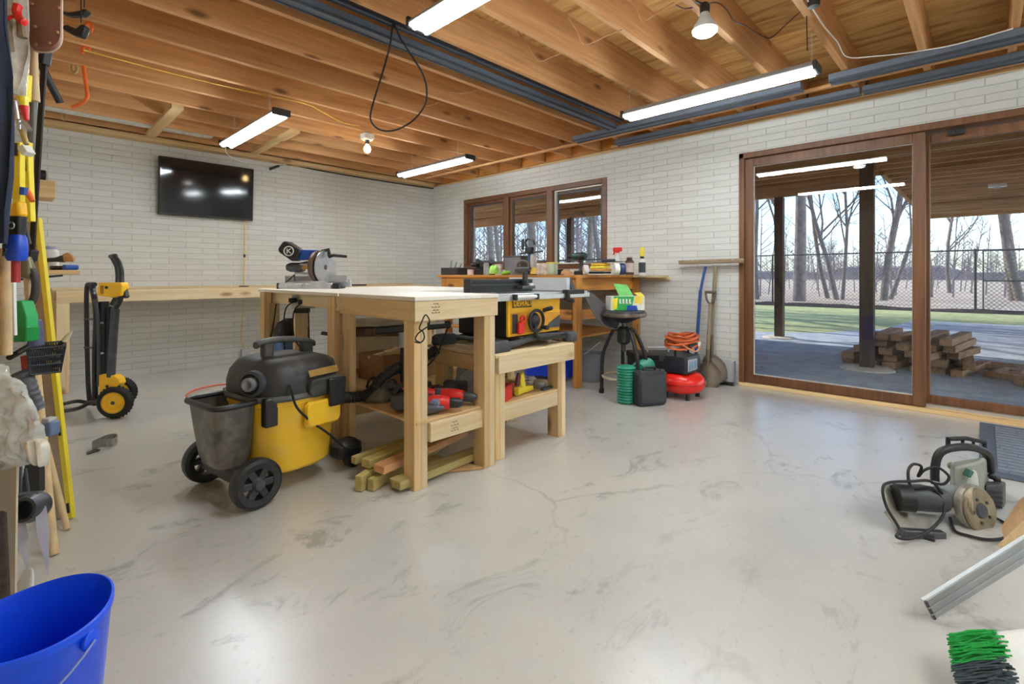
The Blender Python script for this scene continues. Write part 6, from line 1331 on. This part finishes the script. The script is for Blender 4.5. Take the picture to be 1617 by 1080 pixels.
# wire basket with contents
bs = lt('wire_basket', 'dark wire mesh basket of small tools fixed to the left wall', 'basket', pd(68, 590, 1.72))
def bq(f, g, s=0.):   # f along, g down the height; s = back side
    u0, v0 = 42+ (104-42)*f, 552-6*f; u1, v1 = 47+(96-47)*f, 592-5*f
    return pd(u0+(u1-u0)*g, v0+(v1-v0)*g-(8*s), 1.60+.12*f+.12*s)
MSH = plain('mesh_dark', srgb(52, 54, 60), .45, .5, var=.35)
for s in (0, 1):
    m = MB(); nn = 16
    for i in range(nn+1):
        m.tube([bq(i/nn, 0, s), bq(min(1, max(0, i/nn+.12)), 1, s)], .0018, 5); m.tube([bq(i/nn, 0, s), bq(min(1, max(0, i/nn-.12)), 1, s)], .0018, 5)
    for g in (.0, .33, .66, 1.): m.tube([bq(0, g, s), bq(1, g, s)], .003, 6)
    m.build('mesh_side', MSH, bs, world=True, smooth=False)
for f in (0, 1):
    m = MB()
    for g in (0, .33, .66, 1.): m.tube([bq(f, g, 0), bq(f, g, 1)], .0025, 6)
    m.build('mesh_end', MSH, bs, world=True, smooth=False)
m = MB()
for i in range(15): m.tube([bq(i/14, 1, 0), bq(i/14, 1, 1)], .0022, 5)
m.build('mesh_floor', MSH, bs, world=True, smooth=False)
PBR = tubep('paint_brush', 'long dark tool with a pale tip sticking out of the wire basket', 'brush', ((72, 566, 1.72), (88, 550, 1.72), (101, 538, 1.72)), .007, BLACK)
MB().tube([pd(101, 538, 1.72), pd(107, 531, 1.72), pd(114, 523, 1.72)], [.008, .007, .002], 12).build('pale_tip', CREAM, PBR, world=True)
tubep('blue_marker', 'blue marker lying in the wire basket', 'marker', ((48, 573, 1.68), (62, 570, 1.68)), .008, BLUE)
tubep('wrench', 'steel wrench lying across the wire basket', 'wrench', ((52, 556, 1.7), (78, 560, 1.72)), .008, STEEL)
tubep('yellow_grip_tool', 'small yellow handled tool in the right of the wire basket', 'tool', ((76, 572, 1.70), (88, 552, 1.70)), .007, BYEL)
tubep('black_pliers', 'black pliers leaning at the left of the wire basket', 'pliers', ((14, 565, 1.58), (30, 556, 1.58), (44, 548, 1.6)), .009, BLACK)
# leaning long pieces
t, A_, B_, s_, dr_ = leve((60, 345), (113, 818), 8, 2.16, 2.02, 'tall bright yellow box level leaning against the left wall', slots=(.72, .965)); t.name = 'box_level'
GB = plain('level_side', srgb(176, 156, 132), .4, .3, var=.1)
o = MB().bar(A_-RT*.028+FW*.004, B_-RT*.036+FW*.004, .056, .02, up=tuple(FW)).build('level_web', GB, t, world=True, bev=.002, smooth=False)
RW = plain('red_paint', srgb(150, 52, 38), .5, var=.12)
o = MB().bar(pd(46, 560, 2.10), pd(70, 815, 2.03), .06, .02, up=tuple(FW)).build('red_straightedge', RW, bev=.003, smooth=False); tag(o, 'dark red painted straightedge leaning beside the yellow box level', 'straightedge')
DOW = wood('dowel', srgb(222, 198, 150), srgb(196, 166, 118), 'z', .5, False)
o = MB().tube([pd(58, 590, 1.92), pd(86, 876, 1.76)], .0135, 14).build('wooden_pole', DOW); tag(o, 'thick pale wooden pole leaning, its foot nearest the bucket', 'pole')
o = MB().tube([pd(72, 700, 1.98), pd(106, 836, 1.935)], .0115, 14).build('wooden_pole', DOW); tag(o, 'thinner pale wooden pole whose foot is beside the yellow box level', 'pole')
o = MB().tube([pd(64, 720, 1.80), pd(75, 835, 1.80)], .011, 12).build('wooden_pole', DOW); tag(o, 'short pale stick tucked behind the thick wooden pole', 'pole')
# grey torch with ribbed neck and clamp
t = lt('ribbed_torch', 'grey ribbed flashlight hanging below the wire basket', 'flashlight', pd(46, 600, 1.62))
P = smooth_path([pd(34, 588, 1.62), pd(42, 604, 1.62), pd(52, 625, 1.63), pd(62, 646, 1.64)], 8); MB().tube(P, [.026-.010*i/len(P)+(.0025 if i % 3 == 0 else 0) for i in range(len(P))], 14).build('ribbed_body', plain('torch_grey', srgb(84, 88, 96), .5), t, world=True)
t = lt('clamp_end', 'blue grey plastic clamp end sticking out over the red straightedge', 'clamp', pd(78, 678, 1.75)); MB().bar(pd(68, 676, 1.75), pd(88, 676, 1.75), .04, .05).build('clamp_body', plain('clamp_blue', srgb(106, 124, 154), .45), t, bev=.006, world=True); MB().bar(pd(72, 663, 1.75), pd(84, 664, 1.75), .035, .02).build('clamp_pad', LGREY, t, bev=.004, world=True)
# clear bag full of pale stuff
bg2 = lt('crumpled_bag', 'big crumpled clear plastic bag hanging over the pegboard at the left edge', 'bag', pd(30, 660, 1.38))
from mathutils import noise as mnoise
def crumple(ul, ur, d, th, amp, fr, seed, nu=44, nv=44):
    m = MB(); secs = []
    L = smooth_path([Vector((a, b, 0)) for a, b in ul], nv//(len(ul)-1)); R2 = smooth_path([Vector((a, b, 0)) for a, b in ur], nv//(len(ur)-1))
    for i in range(len(L)):
        row = []
        for j in range(nu*2):
            t = j/nu if j < nu else 2-j/nu; sgn = -1 if j < nu else 1
            q_ = L[i].lerp(R2[i], min(1, max(0, t))); p = pd(q_.x, q_.y, d)
            nz_ = mnoise.noise(p*fr+Vector((seed, 0, sgn))); n2_ = abs(mnoise.noise(p*fr*2.3+Vector((0, seed, sgn))))
            p = p+FW*sgn*math.sin(PI*min(1, t))**.6*th*.5+FW*(nz_*amp-n2_*amp*1.2)*(1 if 0 < t < 1 else .3)+Vector((0, 0, nz_*amp*.3)); row.append(p)
        secs.append(row)
    return m.loft(secs)
m = crumple([(-40, 570), (-42, 600), (-44, 650), (-44, 700), (-42, 742)], [(8, 588), (36, 605), (58, 640), (72, 682), (74, 728)], 1.38, .06, .022, 18, 3.)
m.build('bag_film', plain('bag_clear', srgb(236, 238, 232), .08, alpha=.40, var=.1, scale=30, bump=.6), bg2, world=True, ang=50)
m = ribbon_bag([(28, 690), (38, 710), (55, 730)], [(75, 690), (78, 715), (74, 745)], 1.36, .04, .01); m.build('bag_tail', plain('bag_pale', srgb(216, 210, 192), .18), bg2, world=True, ang=70, sub=1)
# pegboard with a dark brush strip
pg = NT('pegboard'); v = pg.obj((55, 55, 55)); vo = pg.n('TexVoronoi', Scale=1.); vo.inputs['Randomness'].default_value = 0.; pg.l(v, vo.inputs['Vector'])
c = pg.ramp(vo.outputs['Distance'], [(.13, srgb(90, 76, 60)), (.17, srgb(206, 188, 160))]).outputs[0]; pg.l(c, pg.b.inputs['Base Color']); pg.b.inputs['Roughness'].default_value = .7
o = MB().prism([pd(-80, 720, 1.36), pd(26, 735, 1.36), pd(22, 1022, 1.36), pd(-80, 1022, 1.36)], FW*.006).build('pegboard', pg.m, smooth=False); tag(o, 'pale perforated board standing on the floor at the left edge', 'pegboard')
tubep('coir_roll', 'dark brown bristly roll standing at the extreme left behind the bucket', 'roll', ((-30, 820, 1.22), (-22, 1000, 1.22)), .045, plain('coir', srgb(58, 42, 30), .95, var=.4, scale=60, bump=1.))
# black panel, holder tube, clear straps
o = slab('dark_board', 'black flat board hanging behind the round tool holder', 'panel', ((46, 690, 1.62), (62, 690, 1.62), (63, 778, 1.62), (30, 782, 1.6)), .02, plain('panel_black', srgb(44, 42, 42), .5), .003)
q_ = pd(50, 694, 1.63); MB().tube([q_, Vector((-.02, q_.y, q_.z))], .004, 6).build('hanging_hook', STEEL, o, world=True)
t = lt('ring_holder', 'dark round ring holder at floor side of the pegboard above the bucket', 'holder', pd(46, 802, 1.45))
MB().lathe([(.030, -.03), (.04, -.03), (.042, .0), (.034, .03), (.026, .03), (.03, -.03)], pd(47, 802, 1.45), tuple(-FW+Vector((.25, .0, .2))), 26).build('ring', DSTEEL, t, world=True)
MB().lathe([(0, -.01), (.028, -.008), (.028, .01)], pd(47, 802, 1.46), tuple(-FW+Vector((.25, .0, .2))), 22).build('ring_back', BLACK, t, world=True)
MB().bar(pd(28, 785, 1.45), pd(64, 782, 1.47), .03, .02).build('holder_bracket', DGREY, t, bev=.004, world=True)
for a, b, n_ in (((34, 700, 1.5), (32, 785, 1.47), 'rod'), ((40, 740, 1.5), (46, 785, 1.47), 'rod')): MB().tube([pd(*a), pd(*b)], .004, 7).build(n_, DGREY, t, world=True)
CL2 = plain('clear_strip', srgb(196, 194, 206), .15, alpha=.6)
for a, b, lab in (((30, 822, 1.45), (44, 902, 1.42), 'clear plastic strip hanging from the left of the ring holder'), ((64, 800, 1.45), (76, 908, 1.42), 'clear plastic strip hanging from the right of the ring holder')):
    A2, B2 = pd(*a), pd(*b); o = MB().loft([[A2.lerp(B2, f)+Vector((x*w_, y*.004, 0)) for x, y in ((-1, -1), (1, -1), (1, 1), (-1, 1))] for f, w_ in ((0, .012), (.35, .014), (.7, .006), (1, .002))]).build('plastic_strip', CL2); tag(o, lab, 'strip')
o = MB().loft([[pd(30+a*k+dx, v+0*b, 1.43)+FW*(b*.0012*k) for a, b in rrect(30, 16, 7, 4)] for v, k, dx in ((896, .35, 16), (905, .6, 14), (925, .9, 9), (950, 1.1, 4), (977, 1.2, 0))]).build('white_scoop', WHITE, sub=1); tag(o, 'white rounded plastic scoop poking up behind the blue bucket', 'scoop')
# small wall shelves at the far left
ws = thing('wall_shelf', 'small wooden shelf with a brush and bottles on the left wall above the bench end', 'shelf', (.10, 3.3, 1.02))
a = pd(122, 427, 2.45); z1 = a.z
MB().bb((XL, a.y-.12, z1-.02), (a.x, a.y+.14, z1+.0)).build('shelf_board', pine('x'), ws, bev=.003, world=True); MB().tube(smooth_path([Vector((XL, a.y-.1, z1-.09)), Vector((XL+.15, a.y-.1, z1-.055)), Vector((a.x-.06, a.y-.1, z1-.025))], 5), .005, 7).build('shelf_bracket', DSTEEL, ws, world=True)
t = thing('dust_brush', 'wooden bench brush with dark bristles on the small left wall shelf', 'brush', pd(98, 412, 2.42))
MB().loft([[pd(u, v+b, 2.42)+FW*(a_*.0016) for a_, b in rrect(10, h, 3, 3)] for u, v, h in ((70, 411, 6), (88, 410, 7), (102, 408, 12))]).build('bristle_block', BLACK, t, world=True); MB().loft([[pd(u, v+b, 2.42)+FW*(a_*.0016) for a_, b in rrect(10, h, 3, 3)] for u, v, h in ((101, 407, 12), (108, 406, 14), (114, 408, 11), (117, 409, 6))]).build('handle', wood('brush_wood', srgb(214, 166, 106), srgb(180, 130, 76), 'x'), t, world=True)
jar('white_jar', 'white round jar at the back of the small left wall shelf', 'jar', Vector((pd(80, 400, 2.47).x, pd(80, 400, 2.47).y, z1+.001)), .032, .12, WHITE, plain('lid_violet', srgb(170, 172, 200), .4))
o = MB().cyl((0, -.03, .014), (0.05, .0, .014), .013, n=12).build('bottle_cap', BLUE, loc=(pd(113, 422, 2.45).x-.03, pd(113, 422, 2.45).y, z1+.001)); tag(o, 'small blue cap at the front of the left wall shelf', 'cap')
for k in range(3):
    p = pd(80+9*k, 424, 2.43); o = MB().cyl((0, 0, 0), (.03, .01, 0), .011, n=10).build('dark_bit', plain('dark_bit', srgb(70, 56, 46), .6), loc=(p.x, p.y, z1+.0125)); tag(o, ['dark socket nearest the wall on the small left shelf', 'dark socket in the middle of the small left shelf', 'dark socket beside the blue cap on the small left shelf'][k], 'socket')
t = thing('block_shelf', 'thick wooden block bracket with a dark knob high on the left wall', 'bracket', pd(72, 314, 2.5))
a = pd(86, 288, 2.5); b = pd(84, 315, 2.5); MB().bb((XL, a.y-.05, b.z), (a.x, a.y+.12, a.z)).build('block', pine('x'), t, bev=.004, world=True)
c = pd(72, 277, 2.5); MB().lathe([(.0, 0), (.022, 0), (.024, .008), (.014, .016), (.014, .045), (.026, .05), (.026, .07), (0, .072)], (c.x-.07, c.y, c.z), (1, 0, 0), 18).build('knob', BLACK, t, world=True)
MB().lathe([(0, .072), (.024, .072), (.024, .078), (0, .08)], (c.x-.07, c.y, c.z), (1, 0, 0), 18).build('knob_face', LGREY, t, world=True)

# ================================================================== OUTDOORS
ZG = -.06
def ground_mat(name, cols, sc=3., leaf=None, bump=.4, rough=.9):
    s = NT(name); v = s.obj(); n1 = s.n('TexNoise', Scale=sc, Detail=8., Roughness=.7); s.l(v, n1.inputs['Vector'])
    c = s.ramp(n1.outputs['Fac'], [(.3, cols[0]), (.5, cols[1]), (.7, cols[2])]).outputs[0]
    if leaf:
        vo = s.n('TexVoronoi', Scale=7.); s.l(v, vo.inputs['Vector']); n2 = s.n('TexNoise', Scale=1.2, Detail=3.); s.l(v, n2.inputs['Vector'])
        k = s.mix(1., s.ramp(vo.outputs['Distance'], [(.10, (1, 1, 1)), (.2, (0, 0, 0))]).outputs[0], s.ramp(n2.outputs['Fac'], [(.45, (0, 0, 0)), (.6, (1, 1, 1))]).outputs[0], 'MULTIPLY')
        c = s.mix(k, c, leaf)
    s.l(c, s.b.inputs['Base Color']); s.b.inputs['Roughness'].default_value = rough; s.bump(n1.outputs['Fac'], bump, .03); return s.m
FIELD = ground_mat('dry_field', (srgb(160, 136, 108), srgb(180, 156, 126), srgb(196, 174, 144)), .5)
LAWN = ground_mat('lawn', (srgb(120, 128, 70), srgb(158, 160, 98), srgb(186, 182, 128)), 5.)
PATIO = ground_mat('shade_tinted_stone', (srgb(138, 144, 154), srgb(164, 168, 174), srgb(188, 190, 192)), 4., leaf=srgb(86, 76, 66), bump=.7)  # blue of the skylit shade under the deck is put into the stone colour
struct(MB().bb((-90, -90, ZG-.5), (200, 120, ZG-.004)).build('ground', FIELD, smooth=False, loc=(0, 0, 0)), 'dry tan field beyond the fence')
struct(MB().bb((XR+WT+.1, -14, ZG-.3), (19.25, 24, ZG)).build('lawn', LAWN, smooth=False, loc=(0, 0, 0)), 'patchy green lawn between patio and fence')
PP = [(XR+WT, 14), (8.7, 14), (9.0, 4.4), (10.4, 2.2), (12.2, 1.4), (14.8, 1.2), (15.8, -12), (XR+WT, -12)]
struct(MB().prism([(x, y, ZG-.2) for x, y in PP], (0, 0, .206)).build('patio', PATIO, smooth=False, loc=(0, 0, 0)), 'grey stone patio littered with leaves')
# house wall outside above, shading
# ---- deck overhead
dk = thing('raised_deck', 'raised wooden deck roofing the patio outside the glass door', 'deck', (7.2, 2, 2.5))
ZD = 2.52
def joists(x0, x1, y0, y1):
    x = x0
    while x < x1:
        MB().bb((x, y0, ZD), (x+.045, y1, ZD+.19)).build('deck_joist', deckw('y'), dk, world=True, smooth=False); x += .42
joists(5.0, 9.2, 1.12, 13.5); joists(5.0, 17.2, -7.5, 1.08)
m = MB(); y = -7.5
while y < 13.4:
    x1 = 17.3 if y < 1.05 else 9.3
    m.bb((XR+WT+.02, y, ZD+.19), (x1, y+.134, ZD+.225)); y += .142
m.build('deck_boards', deckw('x'), dk, world=True, smooth=False)
for a, b in (((9.2, 1.1, ZD-.0), (9.28, 13.5, ZD+.22)), ((17.2, -7.5, ZD), (17.28, 1.1, ZD+.22)), ((9.2, 1.08, ZD), (17.28, 1.14, ZD+.22))): MB().bb(a, b).build('rim_board', deckw('y'), dk, world=True, smooth=False)
for a, b in (((6.72, -7.5, ZD-.21), (6.80, 13.5, ZD)), ((13.7, -7.5, ZD-.2), (13.78, 1.1, ZD)), ((9.1, 1.2, ZD-.2), (9.18, 13.5, ZD))): MB().bb(a, b).build('carrying_beam', deckw('y'), dk, world=True, smooth=False)
POSTW = wood('post_dark', srgb(96, 76, 62), srgb(62, 48, 42), 'z', .8, False)
for (x, y, lab) in ((6.76, .95, 'dark deck post rising out of the lumber pile outside the door'), (9.14, 2.5, 'dark deck post on the left with a pale stone foot, seen through the left pane'), (13.74, 1.0, 'brown deck post furthest from the house, right of the pile'), (9.14, 6.9, 'deck post seen through the left window light')):
    t = thing('deck_post', lab, 'post', (x, y, ZG)); MB().bb((x-.065, y-.065, ZG), (x+.065, y+.065, ZD-.215 if x < 7 or x > 12 else ZD-.205)).build('post_shaft', POSTW, t, world=True, bev=.006, smooth=False)
    MB().lathe([(0, 0), (.26, 0), (.25, .02), (.2, .035), (0, .035)], (0, 0, 0), n=18).build('stone_foot', plain('stone_pale', srgb(196, 186, 170), .9), t)
for u, v, lab in ((1575, 293, 'small white junction plate under the deck, right one'), (1523, 322, 'small white junction plate under the deck, left one')):
    p = pz(u, v, ZD-.02); t = thing('deck_light', lab, 'light fitting', p); MB().box((0, 0, .0), (.16, .22, .05)).build('plate', WHITE, t, bev=.006); MB().lathe([(0, -.05), (.04, -.045), (.05, -.025)], n=14).build('lens', LGREY, t)
# ---- lumber pile round the post
random.seed(21); WPM = [wood('pile_brown', srgb(168, 128, 92), srgb(120, 86, 58), a_, .85, False) for a_ in ('x', 'y')]
pc = Vector((7.35, .72, ZG)); cnt = 0
for L in range(5):
    nrow = 6-L//2
    for i in range(nrow):
        ang = math.radians(-8+random.uniform(-6, 6)+(0 if L % 2 == 0 else 4)); ln = random.uniform(.8, 1.15); d = Vector((math.cos(ang), math.sin(ang), 0))*ln/2
        c = pc+Vector((random.uniform(-.12, .12), -.62+i*.20+L*.03, .04+L*.082)); 
        if abs(c.y-.95) < .17 and c.x-ln/2 < 6.9: c.x += .25
        o = MB().bar(c-d, c+d, .13 if i % 2 else .10, .075).build('firewood_board', WPM[0], bev=.006, smooth=False)
        tag(o, '%s board from the right in the %s layer of the patio lumber pile' % (['first', 'second', 'third', 'fourth', 'fifth', 'sixth'][i], ['bottom', 'second', 'middle', 'fourth', 'top'][L]), 'lumber', 'boards of the patio lumber pile')
for i in range(8):
    c = pc+Vector((-.65+.17*i, -.95+random.uniform(-.15, .1), .04)); a_ = random.uniform(0, 3); d = Vector((math.cos(a_), math.sin(a_), 0))*.2
    o = MB().bar(c-d, c+d, .08, .06).build('wood_chunk', WPM[0], bev=.006, smooth=False); tag(o, '%s loose wood chunk counted from the house beside the patio lumber pile' % ['first', 'second', 'third', 'fourth', 'fifth', 'sixth', 'seventh', 'last'][i], 'wood', 'loose chunks beside the lumber pile')
# ---- chain link fence
FX = 19.3; FM = plain('fence_wire', srgb(120, 116, 112), .6, .4); FP = plain('fence_post', srgb(84, 76, 72), .6, .3)
fn = thing('chain_link_fence', 'chain link fence with a top rail along the far side of the lawn', 'fence', (FX, 5, ZG))
y = -7.8; k = 0
while y < 20:
    MB().cyl((FX, y, ZG), (FX, y, 1.76), .03, n=8).build('fence_post', FP, fn, world=True); y += 2.66
MB().cyl((FX, -7.8, 1.72), (FX, 20, 1.72), .022, n=8).build('top_rail', FP, fn, world=True)
m = MB(); s = .11; H = 1.72-ZG; y = -7.8
def wire(a, b, r=.0042):
    a = Vector(a); b = Vector(b); n = (b-a).normalized(); x = Vector((1, 0, 0)); u = n.cross(x); vs = []
    for p in (a, b):
        for q_ in range(3): t = 2*PI*q_/3; vs.append(p+(x*math.cos(t)+u*math.sin(t))*r)
    m.add(vs, [(0, 1, 4, 3), (1, 2, 5, 4), (2, 0, 3, 5)])
while y < 20: wire((FX, y, ZG), (FX, y+H, 1.72)); wire((FX, y+H, ZG), (FX, y, 1.72)); y += s
m.build('wire_mesh', FM, fn, world=True, smooth=False)
gt = thing('fence_gate', 'pipe framed gate in the chain link fence at the right of the view', 'gate', (FX-.12, -1, ZG))
MB().tube([(FX-.12, .02, .02), (FX-.12, .02, 1.70), (FX-.12, -1.9, 1.70), (FX-.12, -1.9, .02)], .026, 8, closed=True).build('gate_frame', FP, gt, world=True); MB().cyl((FX-.12, .02, .85), (FX-.12, -1.9, .85), .02, n=8).build('gate_rail', FP, gt, world=True)
m = MB(); FX -= .12; H = 1.66; y = -1.9
while y < 0:
    for sgn in (0, 1):
        a = (FX, y, .02); 
        wire((FX, y, .04 if not sgn else 1.68), (FX, min(0, y+1.64), .04+min(1.64, -y) if not sgn else 1.68-min(1.64, -y)))
    y += s
m.build('gate_mesh', FM, gt, world=True, smooth=False); FX += .12
# dark leaf bank at the fence foot
random.seed(2); m = MB()
secs = []
for i in range(90):
    y = -7.5+i*.3; h = .07+.06*random.random(); secs.append([Vector((FX-.35, y, ZG)), Vector((FX-.1, y, ZG+h)), Vector((FX+.25, y, ZG+h*.8)), Vector((FX+.6, y, ZG))])
m.loft(secs); o = m.build('leaf_bank', plain('leaf_brown', srgb(84, 66, 50), .95, var=.5, scale=9, bump=.6)); tag(o, 'low bank of dark dead leaves along the foot of the fence', 'leaves', kind='stuff')

# ---- bare trees
BARK = plain('bark', srgb(128, 114, 104), .9, var=.3, scale=7, bump=.5); TWIG = plain('twig', srgb(122, 108, 102), .9, var=.2)
def tree(p, h, r, lean, seed, label, dense=1., split=0.45, group=None):
    rnd = random.Random(seed); t = thing('bare_tree', label, 'tree', p, group=group); tr = MB(); tw = MB(); p = Vector((0, 0, -.1))
    cnt = [0]
    def grow(mb, a, d, L, r0, lev):
        n = 5 if lev == 0 else 4; pts = [a]; cur = a.copy(); dd = d.copy()
        for i in range(n):
            dd = (dd+Vector((rnd.uniform(-1, 1), rnd.uniform(-1, 1), rnd.uniform(-.3, .6)))*(.10 if lev == 0 else .22)).normalized(); cur = cur+dd*L/n; pts.append(cur.copy())
        rs = [r0*(1-.62*i/n) for i in range(n+1)]
        mb.tube(pts, rs, 9 if lev == 0 else (6 if lev == 1 else 3), cap=lev < 2)
        if lev >= 4 or cnt[0] > 1700*dense: return
        nb = (9, 7, 5, 3)[lev] if lev else int(9*dense+1)
        for b in range(nb):
            f = rnd.uniform(.28 if lev == 0 else .25, 1.); k = min(n-1, int(f*n)); q0 = pts[k].lerp(pts[k+1], f*n-k); cnt[0] += 1
            a_ = rnd.uniform(0, 2*PI); x, y = frame(dd); out = (x*math.cos(a_)+y*math.sin(a_))
            nd = (dd*rnd.uniform(.5, 1.)+out*rnd.uniform(.45, .95)+Vector((0, 0, .25))).normalized()
            grow(tw if lev >= 1 else tr, q0, nd, L*rnd.uniform(.34, .62), rs[k]*rnd.uniform(.35, .6), lev+1)
    grow(tr, p, Vector((lean[0], lean[1], 1)).normalized(), h, r, 0)
    tr.build('trunk', BARK, t, ang=80); tw.build('twigs', TWIG, t, smooth=False)
    return t
def gp(u, d): p = pd(u, 435, d); p.z = ZG; return p
lean_l = -RT
tree(gp(1262, 20.5), 12, .25, (RT.x*.12, RT.y*.12), 1, 'tall thick trunked bare tree behind the fence, seen through the left door pane')
tree(gp(1322, 21.5), 9, .11, (-RT.x*.14, -RT.y*.14), 2, 'bare tree with slender stems just right of the thick trunked one')
tree(gp(1330, 21.8), 8, .08, (RT.x*.10, RT.y*.10), 3, 'thin bare stem sharing its foot with the slender tree', .8)
tree(gp(1308, 23), 8, .10, (-RT.x*.2, -RT.y*.2), 13, 'thin bare tree leaning left behind the slender stems', .8)
tree(gp(1395, 21), 10, .15, (RT.x*.02, RT.y*.02), 4, 'bare tree directly behind the dark post in the lumber pile')
tree(gp(1405, 22), 9, .10, (RT.x*.45, RT.y*.45), 5, 'bare tree leaning strongly right behind the brown deck post')
tree(gp(1196, 22), 10, .10, (0, 0), 6, 'bare tree at the extreme left of the left door pane')
tree(gp(1236, 27), 10, .13, (.02, .05), 14, 'thin bare tree showing beside the left deck post')
tree(gp(1604, 20.8), 12, .22, (-RT.x*.24, -RT.y*.24), 7, 'thick bare tree leaning left at the right edge behind the gate')
tree(gp(1612, 20.5), 12, .16, (-RT.x*.12, -RT.y*.12), 8, 'second thick stem at the right edge behind the gate')
tree(gp(1500, 30), 8, .12, (.05, .1), 9, 'slim bare tree in the field seen through the right door pane', .8)
tree(gp(1470, 24), 7, .09, (-.1, .1), 15, 'small bare tree at the left side of the right door pane', .7)
tree(gp(838, 20), 13, .20, (0, 0), 10, 'bare tree with a stout trunk seen through the middle window light')
tree(gp(856, 21), 10, .12, (RT.x*.25, RT.y*.25), 11, 'thin bare tree leaning right in the middle window light')
tree(gp(905, 18), 10, .11, (0, 0), 12, 'slim bare tree at the left of the right window light', 1.2)
tree(gp(930, 19.5), 10, .12, (.05, 0), 16, 'slim bare tree in the centre of the right window light', 1.2)
tree(gp(952, 18.5), 9, .10, (-.05, 0), 17, 'slim bare tree at the right of the right window light', 1.2)
tree(gp(778, 19), 11, .14, (.1, .05), 18, 'bare tree in the left window light')
tree(gp(795, 24), 11, .13, (-.1, .05), 19, 'bare tree further off at the right of the left window light')
tree(gp(820, 26), 11, .12, (-.1, .05), 23, 'thin bare tree beyond the stout trunk of the middle window light')
# distant woods: real trees, too many and too small to tell apart
rnd = random.Random(77); m = MB()
def far_tree(x, y, h, nb):
    a = Vector((x, y, ZG)); top = a+Vector((rnd.uniform(-.6, .6), rnd.uniform(-.6, .6), h)); m.tube([a, a.lerp(top, .5), top], [h*.009, h*.006, .01], 4, cap=False)
    for k in range(nb):
        f = rnd.uniform(.15, .95); q0 = a.lerp(top, f); an = rnd.uniform(0, 2*PI); L = h*rnd.uniform(.12, .3)*(1.2-f*.6)
        q1 = q0+Vector((math.cos(an)*L, math.sin(an)*L, L*rnd.uniform(.5, 1.3))); m.tube([q0, q1], [h*.005, .006], 3, cap=False)
        for j in range(3):
            g = rnd.uniform(.3, 1); r0 = q0.lerp(q1, g); m.tube([r0, r0+Vector((rnd.uniform(-1, 1), rnd.uniform(-1, 1), rnd.uniform(.2, 1.2)))*L*.4], [h*.0028, .004], 3, cap=False)
for k in range(70):
    u = rnd.uniform(715, 975); d = rnd.uniform(30, 80); p = gp(u, d); far_tree(p.x, p.y, rnd.uniform(7, 13), 16)
for k in range(60):
    u = rnd.uniform(1160, 1700); d = rnd.uniform(24, 40); p = gp(u, d); far_tree(p.x, p.y, rnd.uniform(1.5, 5), 12)
for k in range(150):
    u = rnd.uniform(1120, 1800); d = rnd.uniform(95, 130); p = gp(u, d); far_tree(p.x, p.y, rnd.uniform(5, 9), 12)
o = m.build('distant_woods', plain('woods_grey', srgb(134, 122, 122), .95, var=.2, scale=.2), smooth=False, loc=(0, 0, 0)); tag(o, 'thicket of bare grey trees beyond the fence and along the horizon', 'woods', kind='stuff')
m = MB(); secs = []
for i in range(61):
    y = -160+i*6; h = 2.4+.8*math.sin(i*.9)+.5*math.sin(i*2.3); secs.append([Vector((150, y, ZG)), Vector((152, y, h)), Vector((165, y, h*1.2)), Vector((175, y, ZG))])
m.loft(secs); o = m.build('hill', plain('hill_haze', srgb(120, 110, 104), .95, var=.15, scale=.08), loc=(0, 0, 0)); struct(o, 'low wooded ridge on the horizon')
# conifer spray in the right window light
m = MB(); rnd = random.Random(4); c0 = pd(905, 322, 11.5)
for k in range(26):
    a = c0+Vector((rnd.uniform(-.5, .5), rnd.uniform(-.5, .5), rnd.uniform(-.5, .2))); b = a+Vector((rnd.uniform(-.35, .35), rnd.uniform(-.35, .35), rnd.uniform(-.3, .05))); m.tube([a, b], .006, 4, cap=False)
    for j in range(26):
        q0 = a.lerp(b, j/26); m.tube([q0, q0+Vector((rnd.uniform(-.05, .05), rnd.uniform(-.05, .05), rnd.uniform(-.05, .02)))], .002, 3, cap=False)
e1 = pd(995, 300, 12.5); m.tube([c0, c0.lerp(e1, .5)+Vector((0, 0, .25)), e1+Vector((0, 0, .4)), Vector((e1.x, e1.y, 1)), Vector((e1.x, e1.y, ZG))], [.012, .03, .05, .10, .12], 7)
o = m.build('evergreen', plain('needle_green', srgb(70, 92, 70), .8, var=.3), smooth=False); tag(o, 'evergreen branch drooping in front of the right window light', 'tree')
